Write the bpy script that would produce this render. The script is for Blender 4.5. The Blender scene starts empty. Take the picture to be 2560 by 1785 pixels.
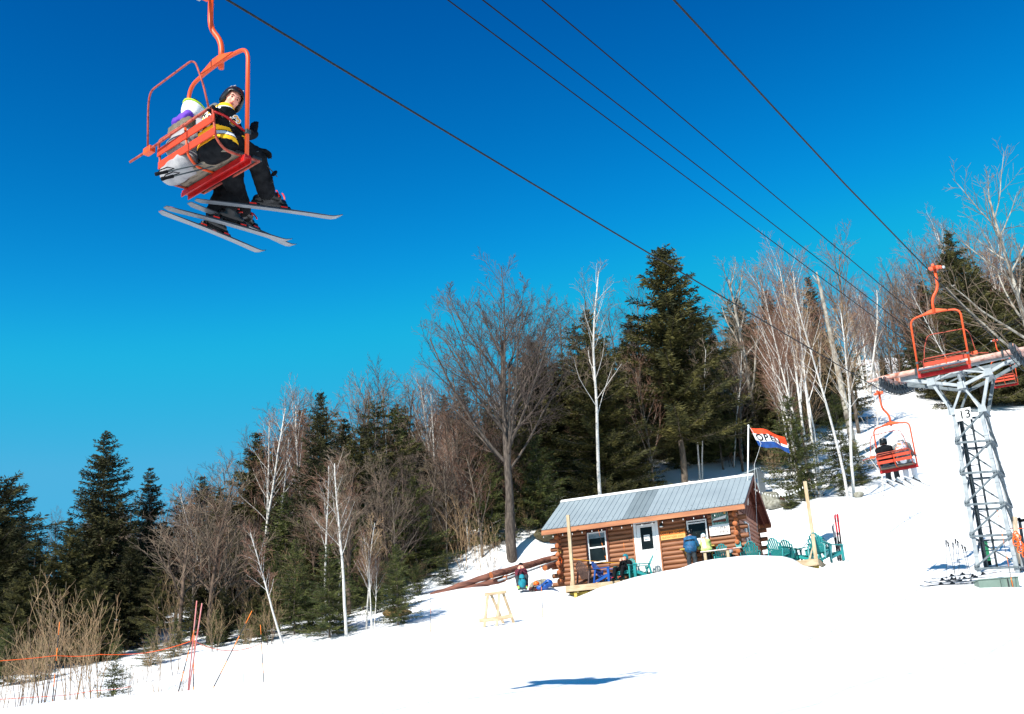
import bpy, math, random
import numpy as np
from mathutils import Vector, Matrix
random.seed(7); RNG = np.random.default_rng(7)
scene = bpy.context.scene
COL = scene.collection
# ---------------------------------------------------------------- camera
FPX, PITCH, ROLL = 2844.0, 0.3192, -0.0652
_F = np.array([0, math.cos(PITCH), math.sin(PITCH)]); _R = np.array([1.0, 0, 0]); _U = np.cross(_R, _F)
_c, _s = math.cos(ROLL), math.sin(ROLL)
CR, CU, CF = _c * _R + _s * _U, -_s * _R + _c * _U, _F
def at(u, v, depth):
    """a photograph pixel at a depth along the view axis -> world point (camera stands at the origin)"""
    return depth * (CF + CR * (u - 1280) / FPX - CU * (v - 892.5) / FPX)
def pix(P):
    P = np.asarray(P, float); d = P @ CF
    return 1280 + FPX * (P @ CR) / d, 892.5 - FPX * (P @ CU) / d
cd = bpy.data.cameras.new('camera'); cam = bpy.data.objects.new('camera', cd); COL.objects.link(cam)
cd.sensor_width = 36; cd.lens = FPX / 2560 * 36; cd.clip_start = 0.1; cd.clip_end = 3000
M = Matrix.Identity(4)
for i in range(3):
    M[i][0] = CR[i]; M[i][1] = CU[i]; M[i][2] = -CF[i]
cam.matrix_world = M
scene.camera = cam
# ---------------------------------------------------------------- sky, sun, exposure
SUN_AZ, SUN_EL = math.radians(216), math.radians(41)
world = bpy.data.worlds.new('World'); scene.world = world; world.use_nodes = True
nt = world.node_tree; nt.nodes.clear()
sky = nt.nodes.new('ShaderNodeTexSky'); sky.sky_type = 'NISHITA'; sky.sun_disc = False
sky.sun_elevation = SUN_EL; sky.sun_rotation = SUN_AZ
sky.altitude = 900; sky.air_density = 1.0; sky.dust_density = 0.35; sky.ozone_density = 2.0
hsv = nt.nodes.new('ShaderNodeHueSaturation'); hsv.inputs['Saturation'].default_value = 1.45; hsv.inputs['Hue'].default_value = 0.480
sep = nt.nodes.new('ShaderNodeSeparateColor'); cmb = nt.nodes.new('ShaderNodeCombineColor')   # deeper, more saturated blue, as the photograph's film look has it
for ch, pw, k, mx in (('Red', 1.9, 1.3, 0.42), ('Green', 2.5, 0.43, 2.5), ('Blue', 1.8, 0.41, 4.2)):
    a_ = nt.nodes.new('ShaderNodeMath'); a_.operation = 'POWER'; a_.inputs[1].default_value = pw; b_ = nt.nodes.new('ShaderNodeMath'); b_.operation = 'MULTIPLY'; b_.inputs[1].default_value = k
    nt.links.new(sep.outputs[ch], a_.inputs[0]); nt.links.new(a_.outputs[0], b_.inputs[0]); c_ = nt.nodes.new('ShaderNodeMath'); c_.operation = 'SMOOTH_MIN'; c_.inputs[1].default_value = mx; c_.inputs[2].default_value = mx * 0.25
    nt.links.new(b_.outputs[0], c_.inputs[0]); nt.links.new(c_.outputs[0], cmb.inputs[ch])
bg = nt.nodes.new('ShaderNodeBackground'); bg.inputs['Strength'].default_value = 0.10
wo = nt.nodes.new('ShaderNodeOutputWorld')
nt.links.new(sky.outputs[0], hsv.inputs['Color']); nt.links.new(hsv.outputs[0], sep.inputs[0]); nt.links.new(cmb.outputs[0], bg.inputs['Color']); nt.links.new(bg.outputs[0], wo.inputs[0])
sl = bpy.data.lights.new('sun', 'SUN'); sl.energy = 4.6; sl.angle = math.radians(0.53); sl.color = (1, 0.95, 0.86)
so = bpy.data.objects.new('sun', sl); COL.objects.link(so)
_sd = Vector((math.sin(SUN_AZ) * math.cos(SUN_EL), math.cos(SUN_AZ) * math.cos(SUN_EL), math.sin(SUN_EL)))
so.rotation_euler = _sd.to_track_quat('Z', 'Y').to_euler(); so.location = (0, -20, 60)
scene.view_settings.view_transform = 'Standard'; scene.view_settings.look = 'None'
scene.view_settings.exposure = 0.85; scene.view_settings.gamma = 1
scene.cycles.max_bounces = 6; scene.cycles.diffuse_bounces = 2; scene.cycles.glossy_bounces = 2
scene.cycles.use_denoising = True
# ---------------------------------------------------------------- materials
def srgb(r, g, b):
    f = lambda c: (c / 255 / 12.92) if c / 255 <= 0.04045 else ((c / 255 + 0.055) / 1.055) ** 2.4
    return (f(r), f(g), f(b), 1)
MATS = {}
def mat(name, c1, c2=None, scale=6, rough=0.7, metal=0, bump=0, stretch=(1, 1, 1), detail=4, spec=0.4, contrast=(0.35, 0.65), c3=None, sheen=0, distort=0):
    """procedural material: two colours mixed by noise in object space, with bump"""
    if name in MATS: return MATS[name]
    m = bpy.data.materials.new(name); m.use_nodes = True; t = m.node_tree; n = t.nodes; L = t.links
    b = n['Principled BSDF']
    b.inputs['Roughness'].default_value = rough; b.inputs['Metallic'].default_value = metal
    b.inputs['Specular IOR Level'].default_value = spec
    if sheen: b.inputs['Sheen Weight'].default_value = sheen
    c2 = c2 or tuple(x * 0.8 for x in c1[:3]) + (1,)
    tc = n.new('ShaderNodeTexCoord'); mp = n.new('ShaderNodeMapping'); mp.inputs['Scale'].default_value = stretch
    L.new(tc.outputs['Object'], mp.inputs['Vector'])
    nz = n.new('ShaderNodeTexNoise'); nz.inputs['Scale'].default_value = scale; nz.inputs['Detail'].default_value = detail
    nz.inputs['Distortion'].default_value = distort
    L.new(mp.outputs[0], nz.inputs['Vector'])
    rp = n.new('ShaderNodeValToRGB'); rp.color_ramp.elements[0].position = contrast[0]; rp.color_ramp.elements[1].position = contrast[1]
    rp.color_ramp.elements[0].color = tuple(c1[:3]) + (1,); rp.color_ramp.elements[1].color = tuple(c2[:3]) + (1,)
    if c3: e = rp.color_ramp.elements.new((contrast[0] + contrast[1]) / 2); e.color = tuple(c3[:3]) + (1,)
    L.new(nz.outputs['Fac'], rp.inputs[0]); L.new(rp.outputs[0], b.inputs['Base Color'])
    if bump:
        bp = n.new('ShaderNodeBump'); bp.inputs['Strength'].default_value = bump; bp.inputs['Distance'].default_value = 0.02
        L.new(nz.outputs['Fac'], bp.inputs['Height']); L.new(bp.outputs[0], b.inputs['Normal'])
    MATS[name] = m; return m
m_snow = mat('snow', (0.80, 0.81, 0.82), (0.73, 0.745, 0.77), scale=1.4, rough=0.6, bump=0.5, detail=8, spec=0.3)
m_orange = mat('orange_paint', (0.64, 0.070, 0.010), (0.22, 0.06, 0.03), scale=16, rough=0.45, bump=0.08, contrast=(0.60, 0.72), detail=8)
m_orange2 = mat('orange_paint_bright', (0.66, 0.09, 0.01), (0.56, 0.06, 0.01), scale=9, rough=0.45)
m_faded = mat('faded_red_paint', srgb(156, 56, 38), srgb(116, 36, 26), scale=18, rough=0.65, c3=srgb(166, 74, 54))
m_red = mat('red_paint', srgb(178, 16, 14), srgb(140, 10, 12), scale=10, rough=0.4)
m_slat = mat('orange_slat', srgb(192, 54, 18), srgb(120, 40, 22), scale=14, rough=0.6, contrast=(0.5, 0.8), detail=8)
m_seatwood = mat('weathered_seat', srgb(122, 112, 98), srgb(60, 46, 38), scale=7, rough=0.85, bump=0.2, stretch=(1, 4, 1), contrast=(0.5, 0.66))
m_pad = mat('dark_vinyl', (0.012, 0.014, 0.016), (0.02, 0.022, 0.026), rough=0.5)
m_greypad = mat('grey_vinyl', srgb(96, 104, 116), srgb(70, 78, 92), rough=0.5)
m_black = mat('black_fabric', (0.004, 0.0045, 0.006), (0.010, 0.011, 0.013), scale=12, rough=0.85, bump=0.6, spec=0.08)
m_blackgloss = mat('black_plastic', (0.004, 0.005, 0.006), (0.008, 0.009, 0.011), rough=0.3, spec=0.35)
m_rope = mat('steel_rope', (0.006, 0.007, 0.008), (0.022, 0.024, 0.024), scale=30, rough=0.7, spec=0.2)
m_cable = mat('cable_sheath', (0.006, 0.007, 0.008), (0.012, 0.012, 0.013), rough=0.8, spec=0.1)
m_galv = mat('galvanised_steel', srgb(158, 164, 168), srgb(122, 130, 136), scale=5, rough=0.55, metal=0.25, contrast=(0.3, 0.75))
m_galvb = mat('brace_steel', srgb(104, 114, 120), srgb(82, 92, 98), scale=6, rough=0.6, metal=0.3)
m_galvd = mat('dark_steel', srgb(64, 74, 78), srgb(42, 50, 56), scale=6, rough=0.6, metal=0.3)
m_rustbeam = mat('rusty_pink_beam', srgb(196, 140, 122), srgb(150, 92, 72), scale=4, rough=0.8, c3=srgb(206, 170, 158))
m_rubber = mat('sheave_rubber', srgb(52, 62, 70), srgb(34, 40, 46), rough=0.6)
m_skin = mat('skin', srgb(232, 168, 148), srgb(220, 148, 126), scale=10, rough=0.5)
m_white = mat('white_paint', (0.78, 0.78, 0.77), (0.7, 0.7, 0.7), scale=4, rough=0.5)
m_bark_w = mat('birch_bark', (0.62, 0.59, 0.55), (0.10, 0.08, 0.07), scale=5, rough=0.85, stretch=(1, 1, 3.5), detail=5, contrast=(0.58, 0.72), bump=0.2)
m_bark_g = mat('grey_bark', srgb(120, 108, 96), srgb(72, 62, 54), scale=9, rough=0.95, stretch=(1, 1, 0.3), bump=0.6)
m_bark_b = mat('brown_bark', srgb(104, 86, 72), srgb(60, 48, 42), scale=8, rough=0.95, stretch=(1, 1, 0.4), bump=0.4)
m_twig = mat('grey_twigs', srgb(134, 116, 98), srgb(96, 82, 68), scale=3, rough=0.9)
m_twigd = mat('dark_twigs', srgb(92, 78, 70), srgb(62, 52, 48), scale=3, rough=0.9)
m_twigr = mat('reddish_twigs', srgb(132, 98, 80), srgb(98, 70, 58), scale=3, rough=0.9)
m_twigt = mat('tan_twigs', srgb(168, 142, 108), srgb(126, 98, 72), scale=3, rough=0.9)
m_pine = mat('spruce_needles', (0.018, 0.022, 0.008), (0.105, 0.092, 0.024), scale=1.3, rough=0.75, detail=6, contrast=(0.36, 0.66), spec=0.25)
m_fir = mat('fir_needles', (0.020, 0.034, 0.010), (0.10, 0.105, 0.024), scale=1.6, rough=0.7, detail=6, contrast=(0.34, 0.66), spec=0.25)
m_pine_d = mat('dark_spruce_needles', (0.014, 0.018, 0.008), (0.062, 0.056, 0.018), scale=1.2, rough=0.8, detail=6, contrast=(0.36, 0.66), spec=0.2)
# ---------------------------------------------------------------- mesh helpers
def tag(o, label=None, cat=None, group=None, kind=None):
    if label: o['label'] = label
    if cat: o['category'] = cat
    if group: o['group'] = group
    if kind: o['kind'] = kind
    return o
def empty(name, loc=(0, 0, 0), rot=(0, 0, 0), label=None, cat=None, group=None):
    o = bpy.data.objects.new(name, None); COL.objects.link(o); o.location = tuple(loc); o.rotation_euler = rot
    o.empty_display_size = 0.2
    return tag(o, label, cat, group)
class MB:
    """collects vertices and faces of one part; build() links it as ONE mesh object"""
    def __init__(s): s.v = []; s.f = []; s.m = []; s.n = 0
    def add(s, v, f, mi=0):
        v = np.asarray(v, float).reshape(-1, 3); s.v.append(v)
        for q in f: s.f.append([i + s.n for i in q])
        s.m += [mi] * len(f); s.n += len(v)
        return s
    def box(s, lo, hi, mi=0, M=None, taper=None):
        x0, y0, z0 = lo; x1, y1, z1 = hi
        v = np.array([(x0, y0, z0), (x1, y0, z0), (x1, y1, z0), (x0, y1, z0), (x0, y0, z1), (x1, y0, z1), (x1, y1, z1), (x0, y1, z1)], float)
        if taper:
            c = v[4:, :2].mean(0); v[4:, :2] = c + (v[4:, :2] - c) * taper
        if M is not None: v = xf(M, v)
        return s.add(v, [(0, 3, 2, 1), (4, 5, 6, 7), (0, 1, 5, 4), (1, 2, 6, 5), (2, 3, 7, 6), (3, 0, 4, 7)], mi)
    def bar(s, a, b, w, h, mi=0, up=(0, 0, 1), roll=0):
        """rectangular bar from a to b; w across, h along 'up'"""
        a = np.asarray(a, float); b = np.asarray(b, float); d = b - a; L = np.linalg.norm(d); d = d / max(L, 1e-9)
        up = np.asarray(up, float)
        if abs(d @ up) > 0.98 * np.linalg.norm(up): up = np.array([0, 1.0, 0]) if abs(d[1]) < 0.9 else np.array([1.0, 0, 0])
        sx = np.cross(d, up); sx /= np.linalg.norm(sx); sz = np.cross(sx, d)
        v = []
        for p in (a, b):
            for i, j in ((-1, -1), (1, -1), (1, 1), (-1, 1)): v.append(p + sx * i * w / 2 + sz * j * h / 2)
        return s.add(v, [(0, 3, 2, 1), (4, 5, 6, 7), (0, 1, 5, 4), (1, 2, 6, 5), (2, 3, 7, 6), (3, 0, 4, 7)], mi)
    def tube(s, pts, r, n=8, mi=0, closed=False, cap=True):
        P = np.asarray(pts, float); N = len(P)
        r = np.full(N, r, float) if np.isscalar(r) else np.asarray(r, float)
        T = np.zeros_like(P)
        if closed: T = np.roll(P, -1, 0) - np.roll(P, 1, 0)
        else: T[1:-1] = P[2:] - P[:-2]; T[0] = P[1] - P[0]; T[-1] = P[-1] - P[-2]
        T /= np.linalg.norm(T, axis=1)[:, None] + 1e-12
        ref = np.array([0, 0, 1.0]) if abs(T[0][2]) < 0.9 else np.array([1.0, 0, 0])
        u = np.cross(T[0], ref); u /= np.linalg.norm(u); a = np.arange(n) * 2 * math.pi / n; V = []
        for i in range(N):
            u = u - T[i] * (u @ T[i]); u /= np.linalg.norm(u); w = np.cross(T[i], u)
            V.append(P[i] + r[i] * (np.cos(a)[:, None] * u + np.sin(a)[:, None] * w))
        F = []
        for i in range(N if closed else N - 1):
            for k in range(n):
                j = (i + 1) % N
                F.append((i * n + k, i * n + (k + 1) % n, j * n + (k + 1) % n, j * n + k))
        if cap and not closed: F.append(tuple(range(n))[::-1]); F.append(tuple((N - 1) * n + k for k in range(n)))
        return s.add(np.concatenate(V), F, mi)
    def disc(s, c, axis, r, h, n=16, mi=0):
        c = np.asarray(c, float); a = np.asarray(axis, float); a /= np.linalg.norm(a)
        return s.tube([c - a * h / 2, c + a * h / 2], r, n, mi)
    def prism(s, poly, depth, M=None, mi=0, y0=0.0):
        """polygon in (x,z), extruded along y from y0 to y0+depth"""
        k = len(poly); v = [(x, y0, z) for x, z in poly] + [(x, y0 + depth, z) for x, z in poly]
        v = np.array(v, float)
        if M is not None: v = xf(M, v)
        f = [tuple(range(k)), tuple(range(2 * k - 1, k - 1, -1))] + [(i + k, (i + 1) % k + k, (i + 1) % k, i) for i in range(k)]
        return s.add(v, f, mi)
    def ball(s, c, r, n=12, mi=0, M=None, jit=0, seed=0):
        rr = np.random.default_rng(seed); r = np.broadcast_to(np.asarray(r, float), (3,)); V = []; F = []; m = n // 2
        for i in range(m + 1):
            th = math.pi * i / m
            for k in range(n):
                ph = 2 * math.pi * k / n; j = 1 + jit * (rr.random() - 0.5)
                V.append((math.sin(th) * math.cos(ph) * j, math.sin(th) * math.sin(ph) * j, math.cos(th) * j))
        for i in range(m):
            for k in range(n): F.append((i * n + k, (i + 1) * n + k, (i + 1) * n + (k + 1) % n, i * n + (k + 1) % n))
        V = np.array(V) * r
        if M is not None: V = xf(M, V)
        return s.add(V + np.asarray(c, float), F, mi)
    def build(s, name, mats, parent=None, smooth=False, bevel=0, loc=None):
        me = bpy.data.meshes.new(name)
        V = np.concatenate(s.v) if s.v else np.zeros((0, 3))
        me.from_pydata(V.tolist(), [], s.f); me.validate()
        if not isinstance(mats, (list, tuple)): mats = [mats]
        for m in mats: me.materials.append(m)
        if len(mats) > 1 and len(s.m) == len(me.polygons): me.polygons.foreach_set('material_index', s.m)
        if smooth: me.polygons.foreach_set('use_smooth', [True] * len(me.polygons))
        me.update()
        o = bpy.data.objects.new(name, me); COL.objects.link(o)
        if parent is not None: o.parent = parent
        if loc is not None: o.location = loc
        if smooth == 'auto':
            try: me.set_sharp_from_angle(angle=math.radians(40))
            except Exception: pass
        if bevel:
            b = o.modifiers.new('bevel', 'BEVEL'); b.width = bevel; b.segments = 2; b.limit_method = 'ANGLE'
        return o
def xf(M, v):
    M = np.array(M, float); v = np.asarray(v, float)
    return v @ M[:3, :3].T + M[:3, 3]
def npmesh(name, V, F, mats, parent=None, smooth=False, loc=None, mi=None):
    """fast mesh from numpy vertices and an (n,3) or (n,4) face array"""
    me = bpy.data.meshes.new(name); V = np.asarray(V, np.float32); F = np.asarray(F, np.int32); k = F.shape[1]
    me.vertices.add(len(V)); me.vertices.foreach_set('co', V.ravel())
    me.loops.add(F.size); me.loops.foreach_set('vertex_index', F.ravel())
    me.polygons.add(len(F)); me.polygons.foreach_set('loop_start', np.arange(len(F), dtype=np.int32) * k)
    try: me.polygons.foreach_set('loop_total', np.full(len(F), k, np.int32))
    except Exception: pass
    if not isinstance(mats, (list, tuple)): mats = [mats]
    for m in mats: me.materials.append(m)
    if mi is not None: me.polygons.foreach_set('material_index', np.asarray(mi, np.int32))
    me.polygons.foreach_set('use_smooth', np.full(len(F), bool(smooth)))
    me.update(calc_edges=True); me.validate()
    o = bpy.data.objects.new(name, me); COL.objects.link(o)
    if parent is not None: o.parent = parent
    if loc is not None: o.location = loc
    return o
def arc(c, r, a0, a1, n, plane='xz', y=0):
    out = []
    for i in range(n + 1):
        a = math.radians(a0 + (a1 - a0) * i / n); p, q = c[0] + r * math.cos(a), c[1] + r * math.sin(a)
        out.append({'xz': (p, y, q), 'yz': (y, p, q), 'xy': (p, q, y)}[plane])
    return out
def rounded(pts, r, n=5):
    """polyline with its inner corners rounded"""
    P = [np.asarray(p, float) for p in pts]; out = [P[0]]
    for i in range(1, len(P) - 1):
        a = P[i - 1] - P[i]; b = P[i + 1] - P[i]; la, lb = np.linalg.norm(a), np.linalg.norm(b); q = min(r, la * 0.48, lb * 0.48)
        s0 = P[i] + a / la * q; s1 = P[i] + b / lb * q
        for k in range(n + 1):
            t = k / n; out.append((1 - t) ** 2 * s0 + 2 * t * (1 - t) * P[i] + t * t * s1)
    out.append(P[-1]); return out
def dup(root, loc=None, rot=None, scale=None, label=None, group=None):
    r = root.copy(); COL.objects.link(r)
    if loc is not None: r.location = tuple(loc)
    if rot is not None: r.rotation_euler = rot
    if scale is not None: r.scale = scale
    if label: r['label'] = label
    if group: r['group'] = group
    for ch in list(root.children):
        c = ch.copy(); COL.objects.link(c); c.parent = r
        for g in list(ch.children):
            d = g.copy(); COL.objects.link(d); d.parent = c
    return r
def text_mesh(name, s, size, m, M, parent, depth=0.003, align='CENTER', bold=0.0, kern=1.0):
    """flat lettering laid in the local xz plane facing -y, then moved by matrix M"""
    cu = bpy.data.curves.new(name, 'FONT'); cu.body = s; cu.size = size; cu.extrude = depth; cu.align_x = align; cu.align_y = 'CENTER'
    cu.offset = bold; cu.space_character = kern
    tmp = bpy.data.objects.new(name + '_c', cu); COL.objects.link(tmp)
    dg = bpy.context.evaluated_depsgraph_get(); me = bpy.data.meshes.new_from_object(tmp.evaluated_get(dg))
    COL.objects.unlink(tmp); bpy.data.objects.remove(tmp)
    V = np.zeros(len(me.vertices) * 3); me.vertices.foreach_get('co', V); V = V.reshape(-1, 3)
    V = np.stack([V[:, 0], -V[:, 2], V[:, 1]], 1); V = xf(M, V); me.vertices.foreach_set('co', V.ravel())
    me.materials.clear(); me.materials.append(m); me.name = name; me.update()
    o = bpy.data.objects.new(name, me); COL.objects.link(o); o.parent = parent
    return o
# ---------------------------------------------------------------- smooth bodies: union of rounded cones, surfaced on a grid
def sdf_cone(P, a, b, ra, rb):
    a = np.asarray(a, float); b = np.asarray(b, float); d = b - a; L2 = d @ d + 1e-12
    t = np.clip(((P - a) @ d) / L2, 0, 1)
    return np.linalg.norm(P - a - t[..., None] * d, axis=-1) - (ra + (rb - ra) * t)
def blob(prims, res=0.02, k=0.04, noise=0.0, nscale=9.0, cuts=()):
    """prims: (a,b,ra,rb) cones or ('e',centre,radii[,R]) ellipsoids -> vertices, quads"""
    lo = np.full(3, 1e9); hi = -lo
    for p in prims:
        if p[0] is 'e' or (isinstance(p[0], str)):
            c = np.asarray(p[1], float); r = max(p[2]); lo = np.minimum(lo, c - r); hi = np.maximum(hi, c + r)
        else:
            for c, r in ((p[0], p[2]), (p[1], p[3])):
                c = np.asarray(c, float); lo = np.minimum(lo, c - r); hi = np.maximum(hi, c + r)
    lo -= 3 * res + noise; hi += 3 * res + noise; n = np.ceil((hi - lo) / res).astype(int) + 1
    ax = [lo[i] + np.arange(n[i]) * res for i in range(3)]
    F = np.full(tuple(n), 1e3, np.float32)
    for p in prims:
        if isinstance(p[0], str):
            c = np.asarray(p[1], float); r = np.asarray(p[2], float); rr = max(p[2]); bl, bh = c - rr, c + rr
        else:
            A, B = np.asarray(p[0], float), np.asarray(p[1], float); rr = max(p[2], p[3]); bl, bh = np.minimum(A, B) - rr, np.maximum(A, B) + rr
        i0 = np.maximum(((bl - lo) / res).astype(int) - int(3 * k / res) - 2, 0); i1 = np.minimum(((bh - lo) / res).astype(int) + int(3 * k / res) + 3, n)
        sl_ = tuple(slice(i0[q], i1[q]) for q in range(3))
        G = np.stack(np.meshgrid(*[ax[q][sl_[q]] for q in range(3)], indexing='ij'), -1)
        if isinstance(p[0], str):
            Q = G - c
            if len(p) > 3: Q = Q @ np.asarray(p[3], float)
            d = (np.linalg.norm(Q / r, axis=-1) - 1) * min(r)
        else: d = sdf_cone(G, *p)
        f = F[sl_]; h = np.clip(0.5 + 0.5 * (f - d) / k, 0, 1)
        F[sl_] = np.where(f > 100, d, f * (1 - h) + d * h - k * h * (1 - h))
    if noise:
        X, Y, Z = np.meshgrid(*ax, indexing='ij')
        s = nscale
        F = F + noise * (np.sin(X * s + 2.1 * np.sin(Y * s * 0.7)) * np.sin(Z * s * 1.3 + 1.7 * np.sin(X * s * 0.9)) + 0.6 * np.sin(Y * s * 2.1 + 2 * np.sin(Z * s * 1.7)) * np.sin(Z * s * 2.3 + X * s))
    for (c, nn) in cuts:
        G = np.stack(np.meshgrid(*ax, indexing='ij'), -1); F = np.maximum(F, (G - np.asarray(c)) @ np.asarray(nn))
    return surfnet(F, lo, res)
def surfnet(F, lo, res):
    S = F < 0; nx, ny, nz = F.shape
    cs = [(i, j, k) for i in (0, 1) for j in (0, 1) for k in (0, 1)]
    sl3 = lambda o: tuple(slice(o[q], F.shape[q] - 1 + o[q]) for q in range(3))
    cnt = sum(S[sl3(c)].astype(int) for c in cs); act = (cnt > 0) & (cnt < 8)
    acc = np.zeros(act.shape + (3,)); num = np.zeros(act.shape)
    for q in range(3):
        for o in [c for c in cs if c[q] == 0]:
            o2 = list(o); o2[q] = 1; a = F[sl3(o)]; b = F[sl3(tuple(o2))]; cr = ((a < 0) != (b < 0)) & act
            t = np.where(cr, a / np.where(cr, a - b, 1), 0)
            for w in range(3): acc[..., w] += np.where(cr, (t if w == q else o[w]), 0)
            num += cr
    idx = -np.ones(act.shape, int); w = np.argwhere(act); idx[act] = np.arange(len(w))
    V = lo + (w + acc[act] / num[act][:, None]) * res
    Q = []
    for q in range(3):
        a = F; b = np.roll(F, -1, q); sa = a < 0; sb = b < 0
        ch = (sa != sb); i = np.argwhere(ch); o1, o2 = (q + 1) % 3, (q + 2) % 3
        ok = (i[:, q] < F.shape[q] - 1) & (i[:, o1] > 0) & (i[:, o2] > 0) & (i[:, o1] < F.shape[o1] - 1) & (i[:, o2] < F.shape[o2] - 1); i = i[ok]
        e1 = np.zeros(3, int); e1[o1] = 1; e2 = np.zeros(3, int); e2[o2] = 1
        g = lambda p: idx[p[:, 0], p[:, 1], p[:, 2]]
        quad = np.stack([g(i - e1 - e2), g(i - e2), g(i), g(i - e1)], 1)
        fl = sb[i[:, 0], i[:, 1], i[:, 2]]; quad[fl] = quad[fl][:, ::-1]; Q.append(quad)
    return V, np.concatenate(Q)
def blob_obj(name, prims, m, parent, res=0.02, k=0.04, noise=0, nscale=9, split=None, cuts=(), T=None):
    """split: function of face centres (n,3) -> material index"""
    V, Q = blob(prims, res, k, noise, nscale, cuts)
    mi = None
    if split is not None: mi = split(V[Q].mean(1))
    if T is not None: V = xf(T, V)
    return npmesh(name, V, Q, m, parent, smooth=True, mi=mi)
# ---------------------------------------------------------------- cabin frame (facade faces the camera, deck in front)
CAB = dict(X=0.9878, Y=49.0442, Z=5.9173, yaw=-0.3806, Lr=8.757, oh=0.62, eave=2.2456, rise=1.687, hd=2.2128, D=1.35, dl=-0.2)
CABM = np.array(Matrix.Translation((CAB['X'], CAB['Y'], CAB['Z'])) @ Matrix.Rotation(CAB['yaw'], 4, 'Z'))
CABI = np.linalg.inv(CABM)
def cabw(x, y, z): return xf(CABM, np.array([[x, y, z]]))[0]
def hit_cab(u, v, y):
    """photograph pixel -> cabin coordinates on the plane local y"""
    r = CABI[:3, :3] @ at(u, v, 1.0); o = CABI[:3, 3]; t = (y - o[1]) / r[1]
    return o + r * t
# ---------------------------------------------------------------- snow terrain
CP = [(0, 0, -1.6), (-7, 0, -1.8), (7, 0, -1.5), (-18, 2, -2.3), (18, 2, -1.4), (0, -18, -4), (-20, -16, -5), (20, -16, -4)]
for u, v, d in [(1280, 1785, 10.6), (0, 1785, 13.4), (640, 1785, 11.9), (1900, 1785, 10.0), (2560, 1785, 9.4),
                (1310, 1695, 16.3), (129, 1776, 25), (300, 1763, 25.5), (483, 1750, 26), (610, 1733, 29.5), (661, 1728, 31.5), (900, 1680, 26), (2000, 1640, 19), (2500, 1600, 20),
                (760, 1650, 33), (1000, 1620, 33), (1076, 1575, 37.5), (1240, 1575, 37), (1357, 1545, 38), (1600, 1540, 33), (1900, 1500, 33), (2200, 1520, 28),
                (0, 1740, 33), (150, 1700, 37), (300, 1665, 38), (450, 1640, 40), (560, 1600, 43), (700, 1600, 41), (870, 1585, 41), (1000, 1530, 43), (1090, 1492, 46), (1200, 1462, 47.5), (1310, 1478, 46.5), (1390, 1462, 47.5),
                (2340, 1466, 31), (2500, 1478, 30), (2492, 1415, 34.5), (2358, 1400, 36.5), (2560, 1400, 36), (2180, 1420, 38), (2120, 1402, 45), (2200, 1350, 45), (2300, 1290, 48), (2150, 1270, 52), (2050, 1272, 52),
                (1950, 1262, 56), (1990, 1245, 58), (2100, 1240, 58), (2300, 1180, 60), (2500, 1200, 58), (2200, 1130, 70), (2400, 1090, 74), (2560, 1110, 70), (2150, 1020, 88), (2400, 1000, 92), (2140, 925, 112), (2260, 925, 114), (2400, 950, 112), (2560, 1005, 88),
                (1900, 1215, 62), (1800, 1190, 64), (1650, 1180, 65), (1500, 1215, 63), (1400, 1290, 58), (1360, 1370, 54), (1290, 1420, 53), (1180, 1430, 53), (1050, 1440, 54), (900, 1500, 52), (750, 1530, 50),
                (1900, 1090, 74), (1700, 1090, 76), (1500, 1120, 76), (1300, 1230, 70), (1100, 1385, 66), (850, 1465, 62), (600, 1500, 58), (300, 1580, 52), (0, 1650, 48),
                (1900, 1000, 95), (1650, 1050, 92), (1300, 1240, 88), (1000, 1370, 84), (600, 1480, 80), (200, 1540, 74), (0, 1560, 66),
                (1700, 1010, 110), (1200, 1280, 110), (500, 1500, 105), (0, 1530, 95), (2500, 900, 125), (2100, 905, 128)]:
    CP.append(tuple(at(u, v, d)))
CP += [tuple(cabw(x, y, -0.75)) for x, y in ((0.2, 0.3), (4, 0.3), (8.5, 0.3), (4.4, 2.5))] + [tuple(cabw(x, 5.6, 0.1)) for x in (1, 4.4)] + [tuple(cabw(8.5, 5.6, 0.5)), tuple(cabw(-1.2, 1.5, -0.6)), tuple(cabw(11, 2.5, -0.6))]
CP += [tuple(at(u, v, d)) for u, v, d in ((1440, 1528, 45.5), (1395, 1500, 46), (1500, 1502, 45), (1600, 1475, 44.5), (1700, 1450, 44), (1850, 1424, 43), (2000, 1436, 42.5), (2050, 1446, 42.5), (2085, 1432, 43))]
CP = np.array(CP, float)
def _phi(r2): return 0.5 * r2 * np.log(r2 + 1e-9)
def _tps_fit(P, z, lam):
    n = len(P); D = ((P[:, None] - P[None]) ** 2).sum(-1); K = _phi(D) + lam * np.eye(n)
    A = np.zeros((n + 3, n + 3)); A[:n, :n] = K; A[:n, n] = 1; A[:n, n + 1:] = P; A[n, :n] = 1; A[n + 1:, :n] = P.T
    return np.linalg.solve(A, np.r_[z, 0, 0, 0])
_S = 20.0
_W = _tps_fit(CP[:, :2] / _S, CP[:, 2], 0.004)
def base_z(x, y):
    x = np.asarray(x, float); y = np.asarray(y, float); q = np.stack([x.ravel(), y.ravel()], 1) / _S; out = np.zeros(len(q))
    for i in range(0, len(q), 20000):
        b = q[i:i + 20000]; D = ((b[:, None] - CP[None, :, :2] / _S) ** 2).sum(-1)
        out[i:i + 20000] = _phi(D) @ _W[:-3] + _W[-3] + b @ _W[-2:]
    return out.reshape(x.shape)
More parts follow.
